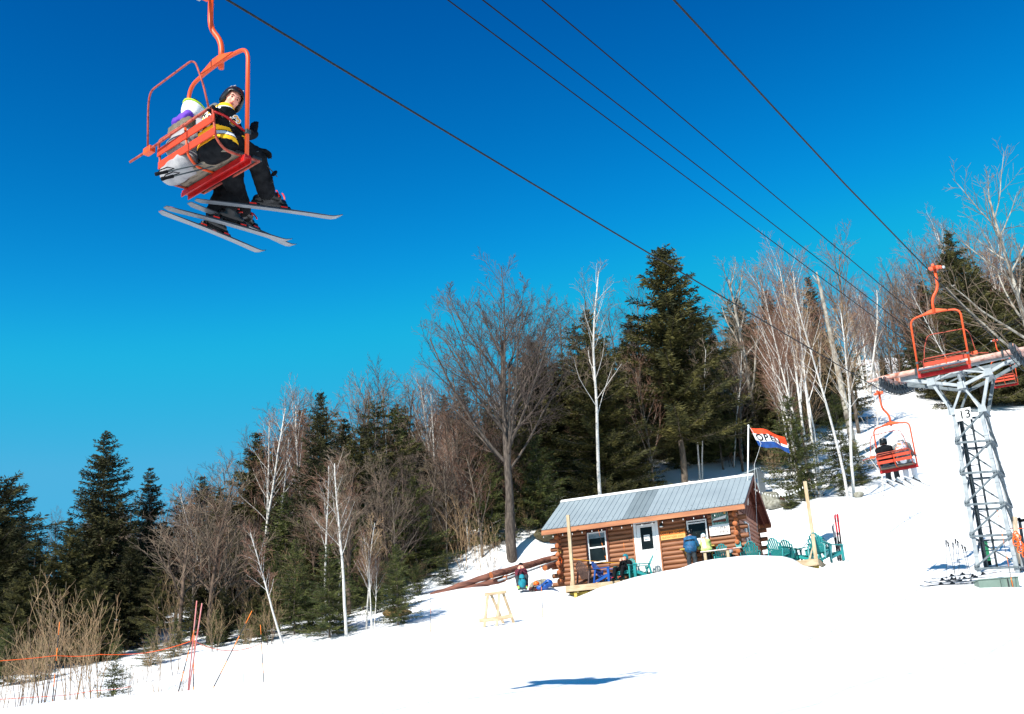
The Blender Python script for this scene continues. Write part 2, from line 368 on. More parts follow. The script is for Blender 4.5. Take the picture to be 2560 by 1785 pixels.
# snow bank along the front of the deck: crest heights read in cabin coordinates
BY = -(CAB['D'] + 0.55)
CREST = [(1380, 1468), (1416, 1492), (1436, 1509), (1463, 1501), (1482, 1481), (1510, 1467), (1570, 1451), (1653, 1431), (1714, 1420), (1751, 1405), (1809, 1398), (1860, 1394), (1925, 1391), (1962, 1392), (1987, 1399), (2012, 1416), (2055, 1424), (2072, 1427), (2084, 1408), (2100, 1402), (2130, 1402)]
_cp = np.array([hit_cab(u, v, BY) for u, v in CREST]); CX, CZ = _cp[:, 0], _cp[:, 2] + CAB['Z']
def sm(t): t = np.clip(t, 0, 1); return t * t * (3 - 2 * t)
def ground(x, y):
    x = np.asarray(x, float); y = np.asarray(y, float)
    z = base_z(x, y)
    dx, dy = x - CAB['X'], y - CAB['Y']; c, s = math.cos(CAB['yaw']), math.sin(CAB['yaw'])
    lx, ly = c * dx + s * dy, -s * dx + c * dy
    # crest
    cxw = CAB['X'] + c * lx - s * BY; cyw = CAB['Y'] + s * lx + c * BY
    hc = np.interp(lx, CX, CZ); zb = base_z(cxw, cyw)
    side = sm((lx - CX[0] + 2.5) / 2.5) * sm((CX[-1] + 2.5 - lx) / 2.5)
    w = np.where(ly < BY, np.exp(-((ly - BY) / 3.0) ** 2), 1 - sm((ly - BY) / 0.55))
    z = z + (hc - zb) * w * side
    # hollow under the deck and cabin
    inside = sm((lx - 1.0) / 0.5) * sm((11.6 - lx) / 0.4) * sm((ly - BY - 0.25) / 0.4) * sm((5.2 - ly) / 0.6)
    lim = CAB['Z'] - 0.55
    z = np.where((inside > 0) & (z > lim), z + (lim - z) * inside, z)
    # fine relief
    z = z + 0.05 * np.sin(x * 0.9 + 1.3 * np.sin(y * 0.6)) * np.sin(y * 0.8 + np.sin(x * 0.5)) + 0.02 * np.sin(x * 2.9 + y * 1.1) * np.sin(y * 2.3 - x)
    # beyond the mapped slope the ground falls away
    r = np.hypot(x - 10, y - 55); far = sm((r - 95) / 90)
    return z * (1 - far) + (-14.0) * far
def gz(x, y): return float(ground(np.array([x]), np.array([y]))[0])
def axis_lines(segs):
    out = []
    for a, b, st in segs: out += list(np.arange(a, b, st))
    return np.array(out + [segs[-1][1]])
gx = axis_lines([(-900, -200, 70), (-200, -80, 12), (-80, -28, 2.0), (-28, -1, 0.6), (-1, 17, 0.22), (17, 32, 0.6), (32, 90, 2.0), (90, 210, 12), (210, 900, 70)])
gy = axis_lines([(-300, -40, 40), (-40, 6, 3), (6, 40, 0.45), (40, 52, 0.22), (52, 72, 0.6), (72, 140, 1.6), (140, 260, 12), (260, 1200, 80)])
GX, GY = np.meshgrid(gx, gy, indexing='ij'); GZ = ground(GX, GY)
_n, _m = GX.shape; ii = np.arange(_n * _m).reshape(_n, _m)
FQ = np.stack([ii[:-1, :-1], ii[1:, :-1], ii[1:, 1:], ii[:-1, 1:]], -1).reshape(-1, 4)
snow = npmesh('snow_ground', np.stack([GX, GY, GZ], -1).reshape(-1, 3), FQ, m_snow, smooth=True)
tag(snow, kind='structure')
# ---------------------------------------------------------------- chairlift line
G1 = at(528, -25, 12.6)
LAZ = math.radians(32.1); HH = np.array([math.sin(LAZ), math.cos(LAZ), 0.0]); NN = np.array([math.cos(LAZ), -math.sin(LAZ), 0.0])
def hit_line(u, v, s):
    r = at(u, v, 1.0); t = (G1 @ NN + s) / (r @ NN); return r * t
def dens(P, step=1.0, sag=0.0):
    out = [P[0]]
    for a, b in zip(P[:-1], P[1:]):
        n = max(1, int(np.linalg.norm(b - a) / step))
        out += [a + (b - a) * (i + 1) / n for i in range(n)]
    return out
def rope(name, pts, r, label, cat='cable', group=None, m=None, n=8):
    b = MB(); b.tube(pts, r, n); o = b.build(name, m or m_rope, smooth=True); return tag(o, label, cat, group)
up = [hit_line(u, v, 0) for u, v in [(569, 0), (880, 188), (1499, 560), (1960, 833), (2190, 968), (2207, 977), (2228, 985), (2250, 988), (2272, 983), (2288, 974), (2312, 962), (2400, 903), (2487, 850)]]
up = [up[0] + (up[0] - up[3]) * 2.2] + up + [up[-1] + (up[-1] - up[-2]) * 8]
def twist(pts, r, tw=3, pitch=0.13, seg=0.033):
    """a laid rope: strands wound round the line, close enough to the viewer to show"""
    return pts
DS = 3.85
dn = [hit_line(u, v, DS) for u, v in [(1685, 0), (2112, 460), (2322, 676), (2350, 708), (2487, 847), (2512, 875), (2535, 903), (2556, 925), (2580, 938)]]
print('dn z', [p.round(2) for p in dn])
dn = [dn[0] + (dn[0] - dn[2]) * 1.6] + dn + [dn[-1] + HH * 6 + np.array([0, 0, 1.2]), dn[-1] + HH * 60 + np.array([0, 0, 22.0])]
rope('haul_rope', up, 0.0135, 'steel haul rope of the uphill chairs, leftmost and lowest line across the sky')
rope('haul_rope', dn, 0.0135, 'steel haul rope of the downhill chairs, rightmost line across the sky')
COMM = [((1120, 0), (1590, 312), (2303, 880), 0.75), ((1207, 0), (1620, 300), (2352, 884), 1.35), ((1355, 0), (1620, 212), (2394, 874), 1.95)]
cl_lab = ['black signal cable, lower left of the three middle lines', 'black signal cable, middle one of the three middle lines', 'black signal cable, upper right of the three middle lines']
commend = []
for (a, mid, b, s), lab in zip(COMM, cl_lab):
    A, B = hit_line(*a, s), hit_line(*b, s); D0 = A + (A - B) * 0.8
    print('comm', A.round(2), B.round(2))
    P = []
    for i in range(61):
        t = i / 60; q = D0 * (1 - t) + B * t
        P.append(q)
    commend.append(B)
    fr = B + HH * 45 + np.array([0, 0, 15.0])
    rope('signal_cable', P + [fr], 0.0095, lab, 'cable', 'signal cables between the haul ropes', m_cable)
# ---- grip + hanger + chair
def make_chair(label, group=None, detail=True, pad=False, cushion=True):
    root = empty('chairlift_chair', label=label, cat='chairlift chair', group=group)
    ZB = -2.34; HX = 0.16; W = 0.53; R = 0.0220
    g = MB(); g.bar((-0.10, 0, -0.02), (0.12, 0, -0.02), 0.09, 0.07); g.tube([(0, -0.17, 0), (0, 0.17, 0)], 0.035, 10)
    g.bar((-0.13, -0.05, -0.03), (-0.13, 0.05, -0.03), 0.05, 0.05)
    g.build('grip', m_orange, root, bevel=0.006)
    c = MB(); c.tube([(-0.20, -0.05, -0.03), (-0.13, -0.04, -0.03)], 0.012, 8); c.disc((-0.18, -0.045, -0.03), (0, 1, 0), 0.03, 0.05); c.build('grip_bolt', m_galv, root)
    c = MB(); c.tube([(0.12, 0.02, -0.02), (0.17, 0.02, -0.02)], 0.012, 8); c.build('grip_bolt', m_galv, root)
    h = MB(); h.tube(rounded([(0, 0, -0.02), (0, 0, -0.50), (HX, 0.04, -0.72), (HX, 0.04, -1.06)], 0.13, 7), 0.031, 14)
    h.build('hanger_stem', m_orange, root, smooth=True)
    # hoop
    b = MB(); zt = ZB + 1.30
    b.tube(rounded([(HX - W, 0, ZB), (HX - W, 0, zt - 0.03), (HX - 0.22, 0, zt + 0.02), (HX + 0.22, 0, zt + 0.02), (HX + W, 0, zt - 0.03), (HX + W, 0, ZB)], 0.20, 8), R, 14)
    b.build('hoop', m_orange, root, smooth=True)
    gs = MB(); gs.prism([(HX - 0.30, zt + 0.015), (HX + 0.30, zt + 0.015), (HX + 0.06, zt + 0.095), (HX - 0.06, zt + 0.095)], 0.012, y0=0.012); gs.prism([(HX - 0.30, zt + 0.015), (HX + 0.30, zt + 0.015), (HX + 0.06, zt + 0.095), (HX - 0.06, zt + 0.095)], 0.012, y0=-0.03)
    gs.build('gusset_plate', m_orange2, root)
    s = MB(); s.bar((HX - W - 0.02, 0, ZB - 0.01), (HX + W + 0.02, 0, ZB - 0.01), 0.075, 0.036); s.bar((HX - W - 0.02, -0.04, ZB - 0.045), (HX + W + 0.02, -0.04, ZB - 0.045), 0.012, 0.045); s.bar((HX - W - 0.02, 0.04, ZB - 0.045), (HX + W + 0.02, 0.04, ZB - 0.045), 0.012, 0.06)
    s.build('bottom_beam', m_red, root, bevel=0.004)
    # three bent seat ribs, running from the front lip under the seat and up the back
    for k, x in enumerate((HX - W + 0.05, HX, HX + W - 0.05)):
        f = MB(); f.tube(rounded([(x, 0.19, ZB + 0.03), (x, -0.22, ZB + 0.0), (x, -0.34, ZB + 0.10), (x, -0.375, ZB + 0.40)], 0.12, 6), 0.0135, 10)
        f.build('seat_rib', m_faded if k != 1 else m_orange, root, smooth=True)
    f = MB(); f.tube([(HX - W + 0.05, 0.19, ZB + 0.03), (HX + W - 0.05, 0.19, ZB + 0.03)], 0.0135, 10)
    f.tube(rounded([(HX - W + 0.05, -0.365, ZB + 0.28), (HX - W + 0.05, -0.38, ZB + 0.44), (HX + W - 0.05, -0.38, ZB + 0.44), (HX + W - 0.05, -0.365, ZB + 0.28)], 0.06), 0.0145, 10)
    f.build('back_rail', m_faded, root, smooth=True)
    # seat panels
    st = MB()
    for y0, y1, z in ((-0.22, -0.05, 0.018), (-0.045, 0.10, 0.028)):
        st.box((HX - W + 0.06, y0, ZB + z), (HX + W - 0.06, y1, ZB + z + 0.022))
    st.build('seat_board', m_seatwood, root, bevel=0.004)
    pd = MB(); pd.box((HX - W + 0.04, 0.10, ZB + 0.035), (HX + W - 0.04, 0.225, ZB + 0.075)); pd.box((HX - W + 0.07, -0.20, ZB + 0.052), (HX + W - 0.07, 0.10, ZB + 0.085))
    pd.build('seat_cushion', m_greypad if cushion else m_pad, root, bevel=0.012)
    for z in (0.17, 0.31):
        sb = MB(); y = -0.356 - (z - 0.17) * 0.12
        sb.box((HX - W + 0.03, y - 0.008, ZB + z - 0.042), (HX + W - 0.03, y + 0.008, ZB + z + 0.042)); sb.build('back_slat', m_slat, root, bevel=0.003)
    for sx in (-1, 1):
        a = MB(); x = HX + sx * (W - 0.03)
        a.tube(rounded([(x, -0.37, ZB + 0.37), (x, -0.26, ZB + 0.38), (x + sx * 0.03, -0.02, ZB + 0.27)], 0.12, 6), 0.0125, 9)
        a.build('armrest', m_red, root, smooth=True)
        k = MB(); k.bar((x + sx * 0.03, -0.03, ZB + 0.27), (x + sx * 0.03, 0.03, ZB + 0.27), 0.06, 0.05); k.build('armrest_clamp', m_galvd, root, bevel=0.006)
    # restraint bar, swung up behind the backrest, its rod overhanging to the left
    rb = MB(); y = -0.41; ZQ = ZB - 0.14
    rb.tube(rounded([(HX + W - 0.07, y, ZQ + 0.55), (HX + W - 0.10, y - 0.06, ZQ + 0.84), (HX + W - 0.20, y - 0.10, ZQ + 1.14), (HX - W + 0.06, y - 0.10, ZQ + 1.12), (HX - W - 0.03, y - 0.06, ZQ + 0.98), (HX - W - 0.10, y, ZQ + 0.50)], 0.11, 6), 0.0105, 9)
    rb.build('restraint_bar', m_faded, root, smooth=True)
    fr = MB(); fr.tube([(HX - W - 0.34, y - 0.06, ZQ + 0.46), (HX - W - 0.1, y - 0.02, ZQ + 0.50), (HX + W - 0.05, y, ZQ + 0.55)], 0.013, 9); fr.build('restraint_rod', m_faded, root, smooth=True)
    pb = MB(); pb.box((HX - W - 0.13, y - 0.04, ZQ + 0.47), (HX - W + 0.0, y + 0.03, ZQ + 0.54)); pb.build('pivot_box', m_orange2, root, bevel=0.006)
    return root
ch1 = make_chair('large orange chairlift chair high in the sky, nearest to the viewer, carrying two skiers', 'chairs hanging from the lift ropes')
ch1.location = tuple(G1); CAZ = math.radians(40.0); ch1.rotation_euler = (0, 0, -CAZ)
G3 = hit_line(2197, 979, 0); G2 = hit_line(2336, 668, DS - 0.05)
G5 = hit_line(2488, 850, 0)
print('G', G1.round(2), G3.round(2), G2.round(2), G5.round(2))
ch3 = dup(ch1, G3 + np.array([0, 0, -0.03]), (0, math.radians(-1), -LAZ), label='orange chairlift chair with two skiers seen from behind, left of the lift tower')
ch2 = dup(ch1, G2, (0, math.radians(-1.0), -LAZ + math.pi), label='empty orange chairlift chair in front of the top of the tower')
for c_ in list(ch1.children):
    if c_.name.startswith('seat_cushion'): c_.material_slots[0].link = 'OBJECT'; c_.material_slots[0].material = m_pad
ch5 = dup(ch1, G5, (0, math.radians(2), -LAZ), label='small distant empty orange chairlift chair beyond the tower arm, right edge')
# ---- lattice tower
TT = G1 + HH * 28.2
def hit_tower(u, v, off=0.0):
    r = at(u, v, 1.0); q = TT + HH * off; t = (q @ HH) / (r @ HH); P = r * t
    return P
tower = empty('lift_tower', label='grey steel lattice lift tower with black number 13, right side of the snow slope', cat='lift tower')
LT = [hit_tower(2380, 1032), hit_tower(2456, 1026)]; LB = [hit_tower(2441, 1422), hit_tower(2546, 1418)]
base_c = (LB[0] + LB[1]) / 2; zb = base_c[2]
print('tower base', base_c, 'ground', gz(*base_c[:2]), 'top', LT[0], LT[1])
tower.location = tuple(base_c)
o_ = base_c
def leg_pt(side, back, t):
    w = 0.95 * (1 - t) + 1.25 * t   # depth of the lattice
    p = LT[side] * (1 - t) + LB[side] * t
    return p - o_ + HH * (w if back else 0.0)
for side in (0, 1):
    for back in (0, 1):
        b = MB(); a = leg_pt(side, back, 0); c = leg_pt(side, back, 1.07); sx = NN * (1 if side == 0 else -1); sy = HH * (1 if not back else -1)
        for q in range(7):   # angle iron in spliced lengths
            p0 = a + (c - a) * q / 7; p1 = a + (c - a) * (q + 1) / 7
            b.bar(p0 + sx * 0.055, p1 + sx * 0.055, 0.11, 0.012, up=HH); b.bar(p0 + sy * 0.055, p1 + sy * 0.055, 0.012, 0.11, up=HH)
            b.bar(p1 + sx * 0.05 - sy * 0.012 + (p0 - p1) * 0.06, p1 + sx * 0.05 - sy * 0.012 + (p1 - p0) * 0.06, 0.13, 0.012, up=HH)
        b.build('tower_leg', m_galv, tower)
NB = 5
lev = [i / NB for i in range(NB + 1)]
def face(pa, pb, flip, m_, nm):
    for i in range(NB + 1):
        t = lev[i]
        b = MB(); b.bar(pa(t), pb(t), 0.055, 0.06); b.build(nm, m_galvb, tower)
        if i < NB:
            t2 = lev[i + 1]; q = MB()
            if flip: q.bar(pb(t + 0.01), pa(t2 - 0.01), 0.05, 0.05)
            else: q.bar(pa(t + 0.01), pb(t2 - 0.01), 0.05, 0.05)
            q.build('brace', m_galvb, tower)
face(lambda t: leg_pt(0, 0, t) - HH * 0.03, lambda t: leg_pt(1, 0, t) - HH * 0.03, True, m_galv, 'strut')
face(lambda t: leg_pt(0, 1, t) + HH * 0.03, lambda t: leg_pt(1, 1, t) + HH * 0.03, False, m_galv, 'strut')
face(lambda t: leg_pt(0, 0, t) - NN * 0.03, lambda t: leg_pt(0, 1, t) - NN * 0.03, True, m_galvd, 'strut')
face(lambda t: leg_pt(1, 0, t) + NN * 0.03, lambda t: leg_pt(1, 1, t) + NN * 0.03, False, m_galvd, 'strut')
# ladder on the far left leg
b = MB()
for dx in (0.06, 0.36):
    b.bar(leg_pt(0, 1, 0.0) + NN * dx - HH * 0.06, leg_pt(0, 1, 1.0) + NN * dx - HH * 0.06, 0.05, 0.05)
for i in range(20):
    t = i / 20 + 0.02; p = leg_pt(0, 1, t) - HH * 0.06; b.tube([p + NN * 0.06, p + NN * 0.36], 0.012, 6)
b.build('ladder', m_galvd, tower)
# truss arms, measured on the tower plane
nodes = dict(bl=(2252, 949), L=(2328, 956), C=(2404, 964), R=(2471, 931), br=(2560, 880), tl=(2381, 1030), tr=(2456, 1022), ub=(2350, 938), uc=(2392, 925), ur=(2440, 912))
def nd(k, off): return hit_tower(*nodes[k], off=0) - o_ + HH * off
links = [('bl', 'L', .15), ('L', 'C', .13), ('C', 'R', .13), ('R', 'br', .13), ('L', 'tl', .11), ('R', 'tr', .13), ('C', 'tr', .09), ('C', 'tl', .09), ('L', 'ub', .08), ('C', 'uc', .12), ('R', 'ur', .08), ('bl', 'br', .17), ('L', 'uc', .06), ('R', 'uc', .07)]
for a, c, w in links:
    for off in (0.02, 0.80):
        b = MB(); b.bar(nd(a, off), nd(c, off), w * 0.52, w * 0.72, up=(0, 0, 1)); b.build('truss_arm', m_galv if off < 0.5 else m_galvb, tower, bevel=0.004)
for k in ('L', 'C', 'R', 'tl', 'tr', 'uc'):
    b = MB(); b.bar(nd(k, -0.05), nd(k, 0.86), 0.10, 0.10)
    b.prism([(-0.13, -0.1), (0.13, -0.1), (0.1, 0.12), (-0.1, 0.12)], 0.012, M=np.array(Matrix.Translation(Vector(nd(k, -0.06))) @ Matrix.Rotation(-LAZ, 4, 'Z'))); b.build('truss_joint', m_galv, tower)
b = MB(); pa = hit_tower(2172, 957) - o_; pb = hit_tower(2600, 868) - o_
b.tube([pa - HH * 0.15, pa + (pb - pa) * 0.12 - HH * 0.12 + np.array([0, 0, 0.02]), pb - HH * 0.12], [0.03, 0.085, 0.085], 12); b.build('crossarm_beam', m_rustbeam, tower, smooth=True)
for k in (0.3, 0.55, 0.8):
    b = MB(); q = pa + (pb - pa) * k; b.bar(q - HH * 0.25, q + HH * 0.9, 0.06, 0.08); b.bar(q - HH * 0.21 + np.array([0, 0, .1]), q - HH * 0.21 - np.array([0, 0, .14]), 0.03, 0.09); b.build('beam_clamp', m_galvd, tower)
# sheave trains
def sheaves(path):
    n = len(path); path = [np.asarray(p) + np.array([0, 0, 0.155]) for p in path]
    root_parts = []
    for i in range(n):
        p = path[i]
        w = MB(); w.disc(p - o_, NN, 0.15, 0.035, 18); w.disc(p - o_, NN, 0.125, 0.075, 18); w.disc(p - o_ - NN * 0.03, NN, 0.152, 0.012, 18); w.disc(p - o_ + NN * 0.03, NN, 0.152, 0.012, 18); w.disc(p - o_, NN, 0.035, 0.16, 8)
        w.build('sheave_wheel', m_rubber, tower)
    for j in range(n // 2):
        q = MB(); 
        P = [path[2 * j] - o_, path[2 * j + 1] - o_]; mid = (P[0] + P[1]) / 2 + np.array([0, 0, 0.17])
        for s in (-0.065, 0.065):
            q.bar(P[0] + NN * s, mid + NN * s, 0.015, 0.07); q.bar(P[1] + NN * s, mid + NN * s, 0.015, 0.07)
        q.build('sheave_rocker', m_galvd, tower)
    q = MB(); P = [p + np.array([0, 0, 0.22]) - o_ for p in path[1:-1:2]]
    for a, c in zip(P[:-1], P[1:]): q.bar(a, c, 0.09, 0.10)
    q.bar(P[len(P) // 2], P[len(P) // 2] + np.array([0, 0, 0.30]), 0.12, 0.2); q.build('sheave_beam', m_rustbeam, tower)
sheaves([hit_line(u, 986 - 0.0098 * (u - 2248) ** 2, 0) for u in np.linspace(2205, 2288, 14)])
sheaves([hit_line(u, 925 - 0.0145 * (u - 2585) ** 2, DS) for u in np.linspace(2531, 2632, 14)])
# number plate
pc = hit_tower(2414, 1036) - o_ - HH * 0.13; Rz = Matrix.Rotation(-LAZ, 4, 'Z')
Mp = np.array(Matrix.Translation(Vector(pc)) @ Rz)
b = MB(); b.box((-0.27, 0, -0.20), (0.19, 0.008, 0.17), M=Mp); b.build('number_plate', m_white, tower)
text_mesh('plate_number', '13', 0.36, m_blackgloss, Mp @ np.array(Matrix.Translation((0.0, -0.006, -0.03))), tower, depth=0.002, bold=0.004)
# ---------------------------------------------------------------- people
m_jersey = [m_black, mat('jersey_yellow', srgb(250, 186, 20), srgb(240, 170, 12), rough=0.8, bump=0.3), mat('jersey_white', (0.8, 0.8, 0.82), (0.72, 0.72, 0.75), rough=0.8, bump=0.3)]
m_light = mat('light_grey_fabric', (0.33, 0.325, 0.33), (0.23, 0.225, 0.24), scale=5, rough=0.85, bump=0.9, stretch=(2, 1, 0.6))
m_paleblue = mat('white_blue_fabric', (0.66, 0.69, 0.74), (0.55, 0.58, 0.64), rough=0.85, bump=0.4)
m_grey = mat('grey_fabric', srgb(120, 122, 120), srgb(84, 86, 86), rough=0.85)
m_taupe = mat('taupe_fleece', srgb(118, 110, 96), srgb(80, 72, 60), rough=0.9, bump=0.5)
m_purple = mat('purple_fabric', srgb(112, 66, 196), srgb(84, 44, 160), rough=0.8)
m_lime = mat('lime_strap', srgb(196, 226, 60), srgb(170, 206, 40), rough=0.6)
m_limep = mat('lime_plastic', srgb(176, 226, 120), srgb(140, 206, 90), rough=0.4)
m_gold = mat('gold_lettering', srgb(186, 130, 40), srgb(170, 116, 34), rough=0.6)
m_redp = mat('red_plastic', srgb(216, 40, 22), srgb(190, 26, 16), rough=0.35)
m_oranp = mat('orange_plastic', srgb(240, 104, 24), srgb(226, 88, 18), rough=0.4)
m_skibase = mat('ski_base', srgb(118, 124, 130), srgb(98, 104, 112), scale=18, rough=0.35, stretch=(1, 6, 1))
m_skitop = mat('ski_top', (0.03, 0.03, 0.035), (0.5, 0.1, 0.1), scale=3, rough=0.3, contrast=(0.6, 0.66))
m_silver = mat('silver_plastic', srgb(190, 192, 194), srgb(150, 152, 156), rough=0.35)
m_bluej = mat('blue_jacket', srgb(22, 92, 134), srgb(10, 58, 96), scale=7, rough=0.65, bump=0.6)
m_greenj = mat('pale_green_jacket', srgb(196, 214, 140), srgb(160, 190, 100), scale=4, rough=0.7, bump=0.5)
m_teal = mat('teal_fabric', srgb(20, 134, 150), srgb(12, 100, 118), rough=0.8)
m_char = mat('charcoal_fabric', srgb(52, 60, 66), srgb(34, 40, 46), rough=0.85, bump=0.5)
m_hair = mat('brown_hair', srgb(90, 62, 44), srgb(60, 40, 28), scale=20, rough=0.8)
m_dark_eye = mat('dark_eye', (0.01, 0.008, 0.007), (0.02, 0.015, 0.01), rough=0.2)
m_lip = mat('lips', srgb(180, 84, 78), srgb(160, 70, 66), rough=0.5)
A = lambda *a: np.array(a, float)
def unit(v): v = np.asarray(v, float); return v / (np.linalg.norm(v) + 1e-12)
def frame(o, fwd, up=(0, 0, 1)):
    """4x4 whose +y is fwd and +z close to up"""
    y = unit(fwd); x = unit(np.cross(y, up)); z = np.cross(x, y); M = np.eye(4)
    M[:3, 0], M[:3, 1], M[:3, 2], M[:3, 3] = x, y, z, o; return M
def two_bone(a, c, l1, l2, bend):
    """middle joint of a limb from a to c bending towards 'bend'"""
    a, c = A(*a), A(*c); d = c - a; L = min(np.linalg.norm(d), (l1 + l2) * 0.999); u = unit(d)
    t = (l1 * l1 - l2 * l2 + L * L) / (2 * L); h = math.sqrt(max(l1 * l1 - t * t, 0)); b = A(*bend); b = unit(b - u * (b @ u))
    return a + u * t + b * h
def hand(parent, w, d, palm, side, m, curl=0.5, s=1.0, res=0.007, name='glove'):
    """w wrist, d towards the fingertips, palm normal, side +1: thumb on cross(palm,d) side"""
    w, d, palm = A(*w), unit(d), unit(palm); t = unit(np.cross(palm, d)) * side; pr = []
    pr.append((w, w + d * 0.03 * s, 0.030 * s, 0.033 * s))
    kn = []
    for i, o in enumerate((-0.032, -0.011, 0.011, 0.032)):
        k = w + d * 0.092 * s + t * o * s; kn.append(k); pr.append((w + d * 0.035 * s + t * o * 0.6 * s, k, 0.021 * s, 0.016 * s))
    for i, k in enumerate(kn):
        L = (0.030, 0.036, 0.033, 0.027)[3 - i] * s; a = curl * (0.55 + 0.08 * i); p = k; dd = d
        for j in range(3):
            dd = unit(dd * math.cos(a) + palm * math.sin(a)); q = p + dd * L * (1, 0.8, 0.65)[j]; pr.append((p, q, (0.0125 - 0.0012 * j) * s, (0.0115 - 0.0012 * j) * s)); p = q
    b = w + d * 0.035 * s + t * 0.034 * s; q = b + unit(t * 0.9 + d * 0.75 + palm * 0.35) * 0.036 * s; e = q + unit(d + t * 0.25 + palm * 0.5) * 0.032 * s
    pr += [(b - t * 0.012 * s, q, 0.019 * s, 0.0145 * s), (q, e, 0.014 * s, 0.0115 * s)]
    return blob_obj(name, pr, m, parent, res=res * s, k=0.008)
def head_parts(parent, c, face, up, s=1.0, helmet=None, helmet_res=0.012, hair=None, goggles=None, hat=None, face_detail=True, goggle_m=None, body_prims=None):
    """returns prims of the head in figure space; adds helmet, eyes, mouth"""
    Mh = frame(c, face, up); R3 = Mh[:3, :3]; P = lambda x, y, z: Mh[:3, 3] + R3 @ (A(x, y, z) * s)
    pr = [('e', P(0, -0.012, 0.03), (0.073 * s, 0.092 * s, 0.088 * s), R3), ('e', P(0, 0.022, -0.035), (0.056 * s, 0.064 * s, 0.078 * s), R3),
          (P(0, 0.080, 0.012), P(0, 0.103, -0.022), 0.009 * s, 0.0145 * s), ('e', P(0, 0.060, -0.092), (0.028 * s, 0.024 * s, 0.02 * s), R3),
          (P(-0.030, 0.064, 0.034), P(0.030, 0.064, 0.034), 0.018 * s, 0.018 * s), ('e', P(-0.036, 0.055, -0.02), (0.022 * s,) * 3), ('e', P(0.036, 0.055, -0.02), (0.022 * s,) * 3),
          ('e', P(-0.074, -0.008, -0.005), (0.010 * s, 0.018 * s, 0.03 * s), R3), ('e', P(0.074, -0.008, -0.005), (0.010 * s, 0.018 * s, 0.03 * s), R3)]
    if face_detail:
        for sx in (-1, 1): e = MB(); e.ball(P(sx * 0.031, 0.0775, 0.012), 0.0085 * s, 10); e.build('eye', m_dark_eye, parent, smooth=True)
        for sx in (-1, 1): e = MB(); e.tube([P(sx * 0.015, 0.087, 0.027), P(sx * 0.033, 0.085, 0.034), P(sx * 0.052, 0.072, 0.028)], [0.003 * s, 0.005 * s, 0.002 * s], 6); e.build('eyebrow', m_hair, parent, smooth=True)
        e = MB(); e.tube([P(-0.025, 0.079, -0.052), P(0, 0.090, -0.049), P(0.025, 0.079, -0.052)], [0.002 * s, 0.006 * s, 0.002 * s], 8)
        e.tube([P(-0.02, 0.078, -0.060), P(0, 0.087, -0.063), P(0.02, 0.078, -0.060)], [0.002 * s, 0.006 * s, 0.002 * s], 8)
        e.build('mouth', m_lip, parent, smooth=True)
    if helmet is not None:
        hp = [('e', P(0, -0.018, 0.045), (0.106 * s, 0.128 * s, 0.108 * s), R3), ('e', P(-0.085, -0.02, -0.025), (0.03 * s, 0.05 * s, 0.06 * s), R3), ('e', P(0.085, -0.02, -0.025), (0.03 * s, 0.05 * s, 0.06 * s), R3), ('e', P(0, -0.09, -0.02), (0.07 * s, 0.045 * s, 0.05 * s), R3)]
        V, Q = blob(hp, helmet_res * s, 0.03 * s)
        # open the helmet over the face
        L = (V - Mh[:3, 3]) @ R3 / s; inface = (L[:, 1] > 0.045) & (L[:, 2] < 0.052 + 0.25 * (L[:, 1] - 0.045)) & (abs(L[:, 0]) < 0.078)
        keep = ~inface[Q].any(1); Q = Q[keep]
        ho = npmesh('helmet', V, Q, helmet, parent, smooth=True)
        sd_ = ho.modifiers.new('thickness', 'SOLIDIFY'); sd_.thickness = 0.012 * s; sd_.offset = -1
        v = MB()
        for sx in (-1, 1):
            for i in range(2): v.tube([P(sx * (0.045 + 0.02 * i), 0.02 - 0.05 * i, 0.143 - 0.008 * i), P(sx * (0.055 + 0.02 * i), -0.03 - 0.05 * i, 0.138 - 0.012 * i)], 0.006 * s, 6)
        v.build('helmet_vent', m_silver if helmet is m_blackgloss else m_galvd, ho, smooth=True)
        v = MB(); v.tube([P(-0.08, 0.0, -0.07), P(-0.05, 0.04, -0.115), P(0.0, 0.05, -0.125), P(0.05, 0.04, -0.115), P(0.08, 0.0, -0.07)], 0.006 * s, 6); v.build('chin_strap', m_black, parent, smooth=True)
    if goggles is not None:
        g = MB(); zg = 0.085
        ring = [P(0.101 * math.sin(a), -0.018 + 0.122 * math.cos(a), zg - 0.02 * math.cos(a)) for a in np.linspace(0, 2 * math.pi, 29)[:-1]]
        g.tube(ring, 0.011 * s, 6, closed=True); g.build('goggle_strap', goggles, parent, smooth=True)
        if goggle_m is not None:
            V, Q = blob([('e', P(0, 0.085, 0.085), (0.085 * s, 0.045 * s, 0.04 * s), R3)], 0.012, 0.01); npmesh('goggle_lens', V, Q, goggle_m, parent, smooth=True)
    if hat is not None:
        V, Q = blob([('e', P(0, -0.015, 0.055), (0.088 * s, 0.105 * s, 0.095 * s), R3)], 0.012, 0.01, cuts=[(P(0, 0, 0.03), -(R3 @ A(0, -0.25, 1)))]); npmesh('hat', V, Q, hat, parent, smooth=True)
    if hair is not None:
        V, Q = blob([('e', P(0, -0.03, 0.035), (0.084 * s, 0.095 * s, 0.095 * s), R3), (P(0, -0.07, 0.0), P(0, -0.075, -0.07), 0.06 * s, 0.04 * s)], 0.012, 0.03, noise=0.004, nscale=40, cuts=[(P(0, 0.045, 0.06), R3 @ A(0, 1, -0.3))]); npmesh('hair', V, Q, hair, parent, smooth=True)
    return pr
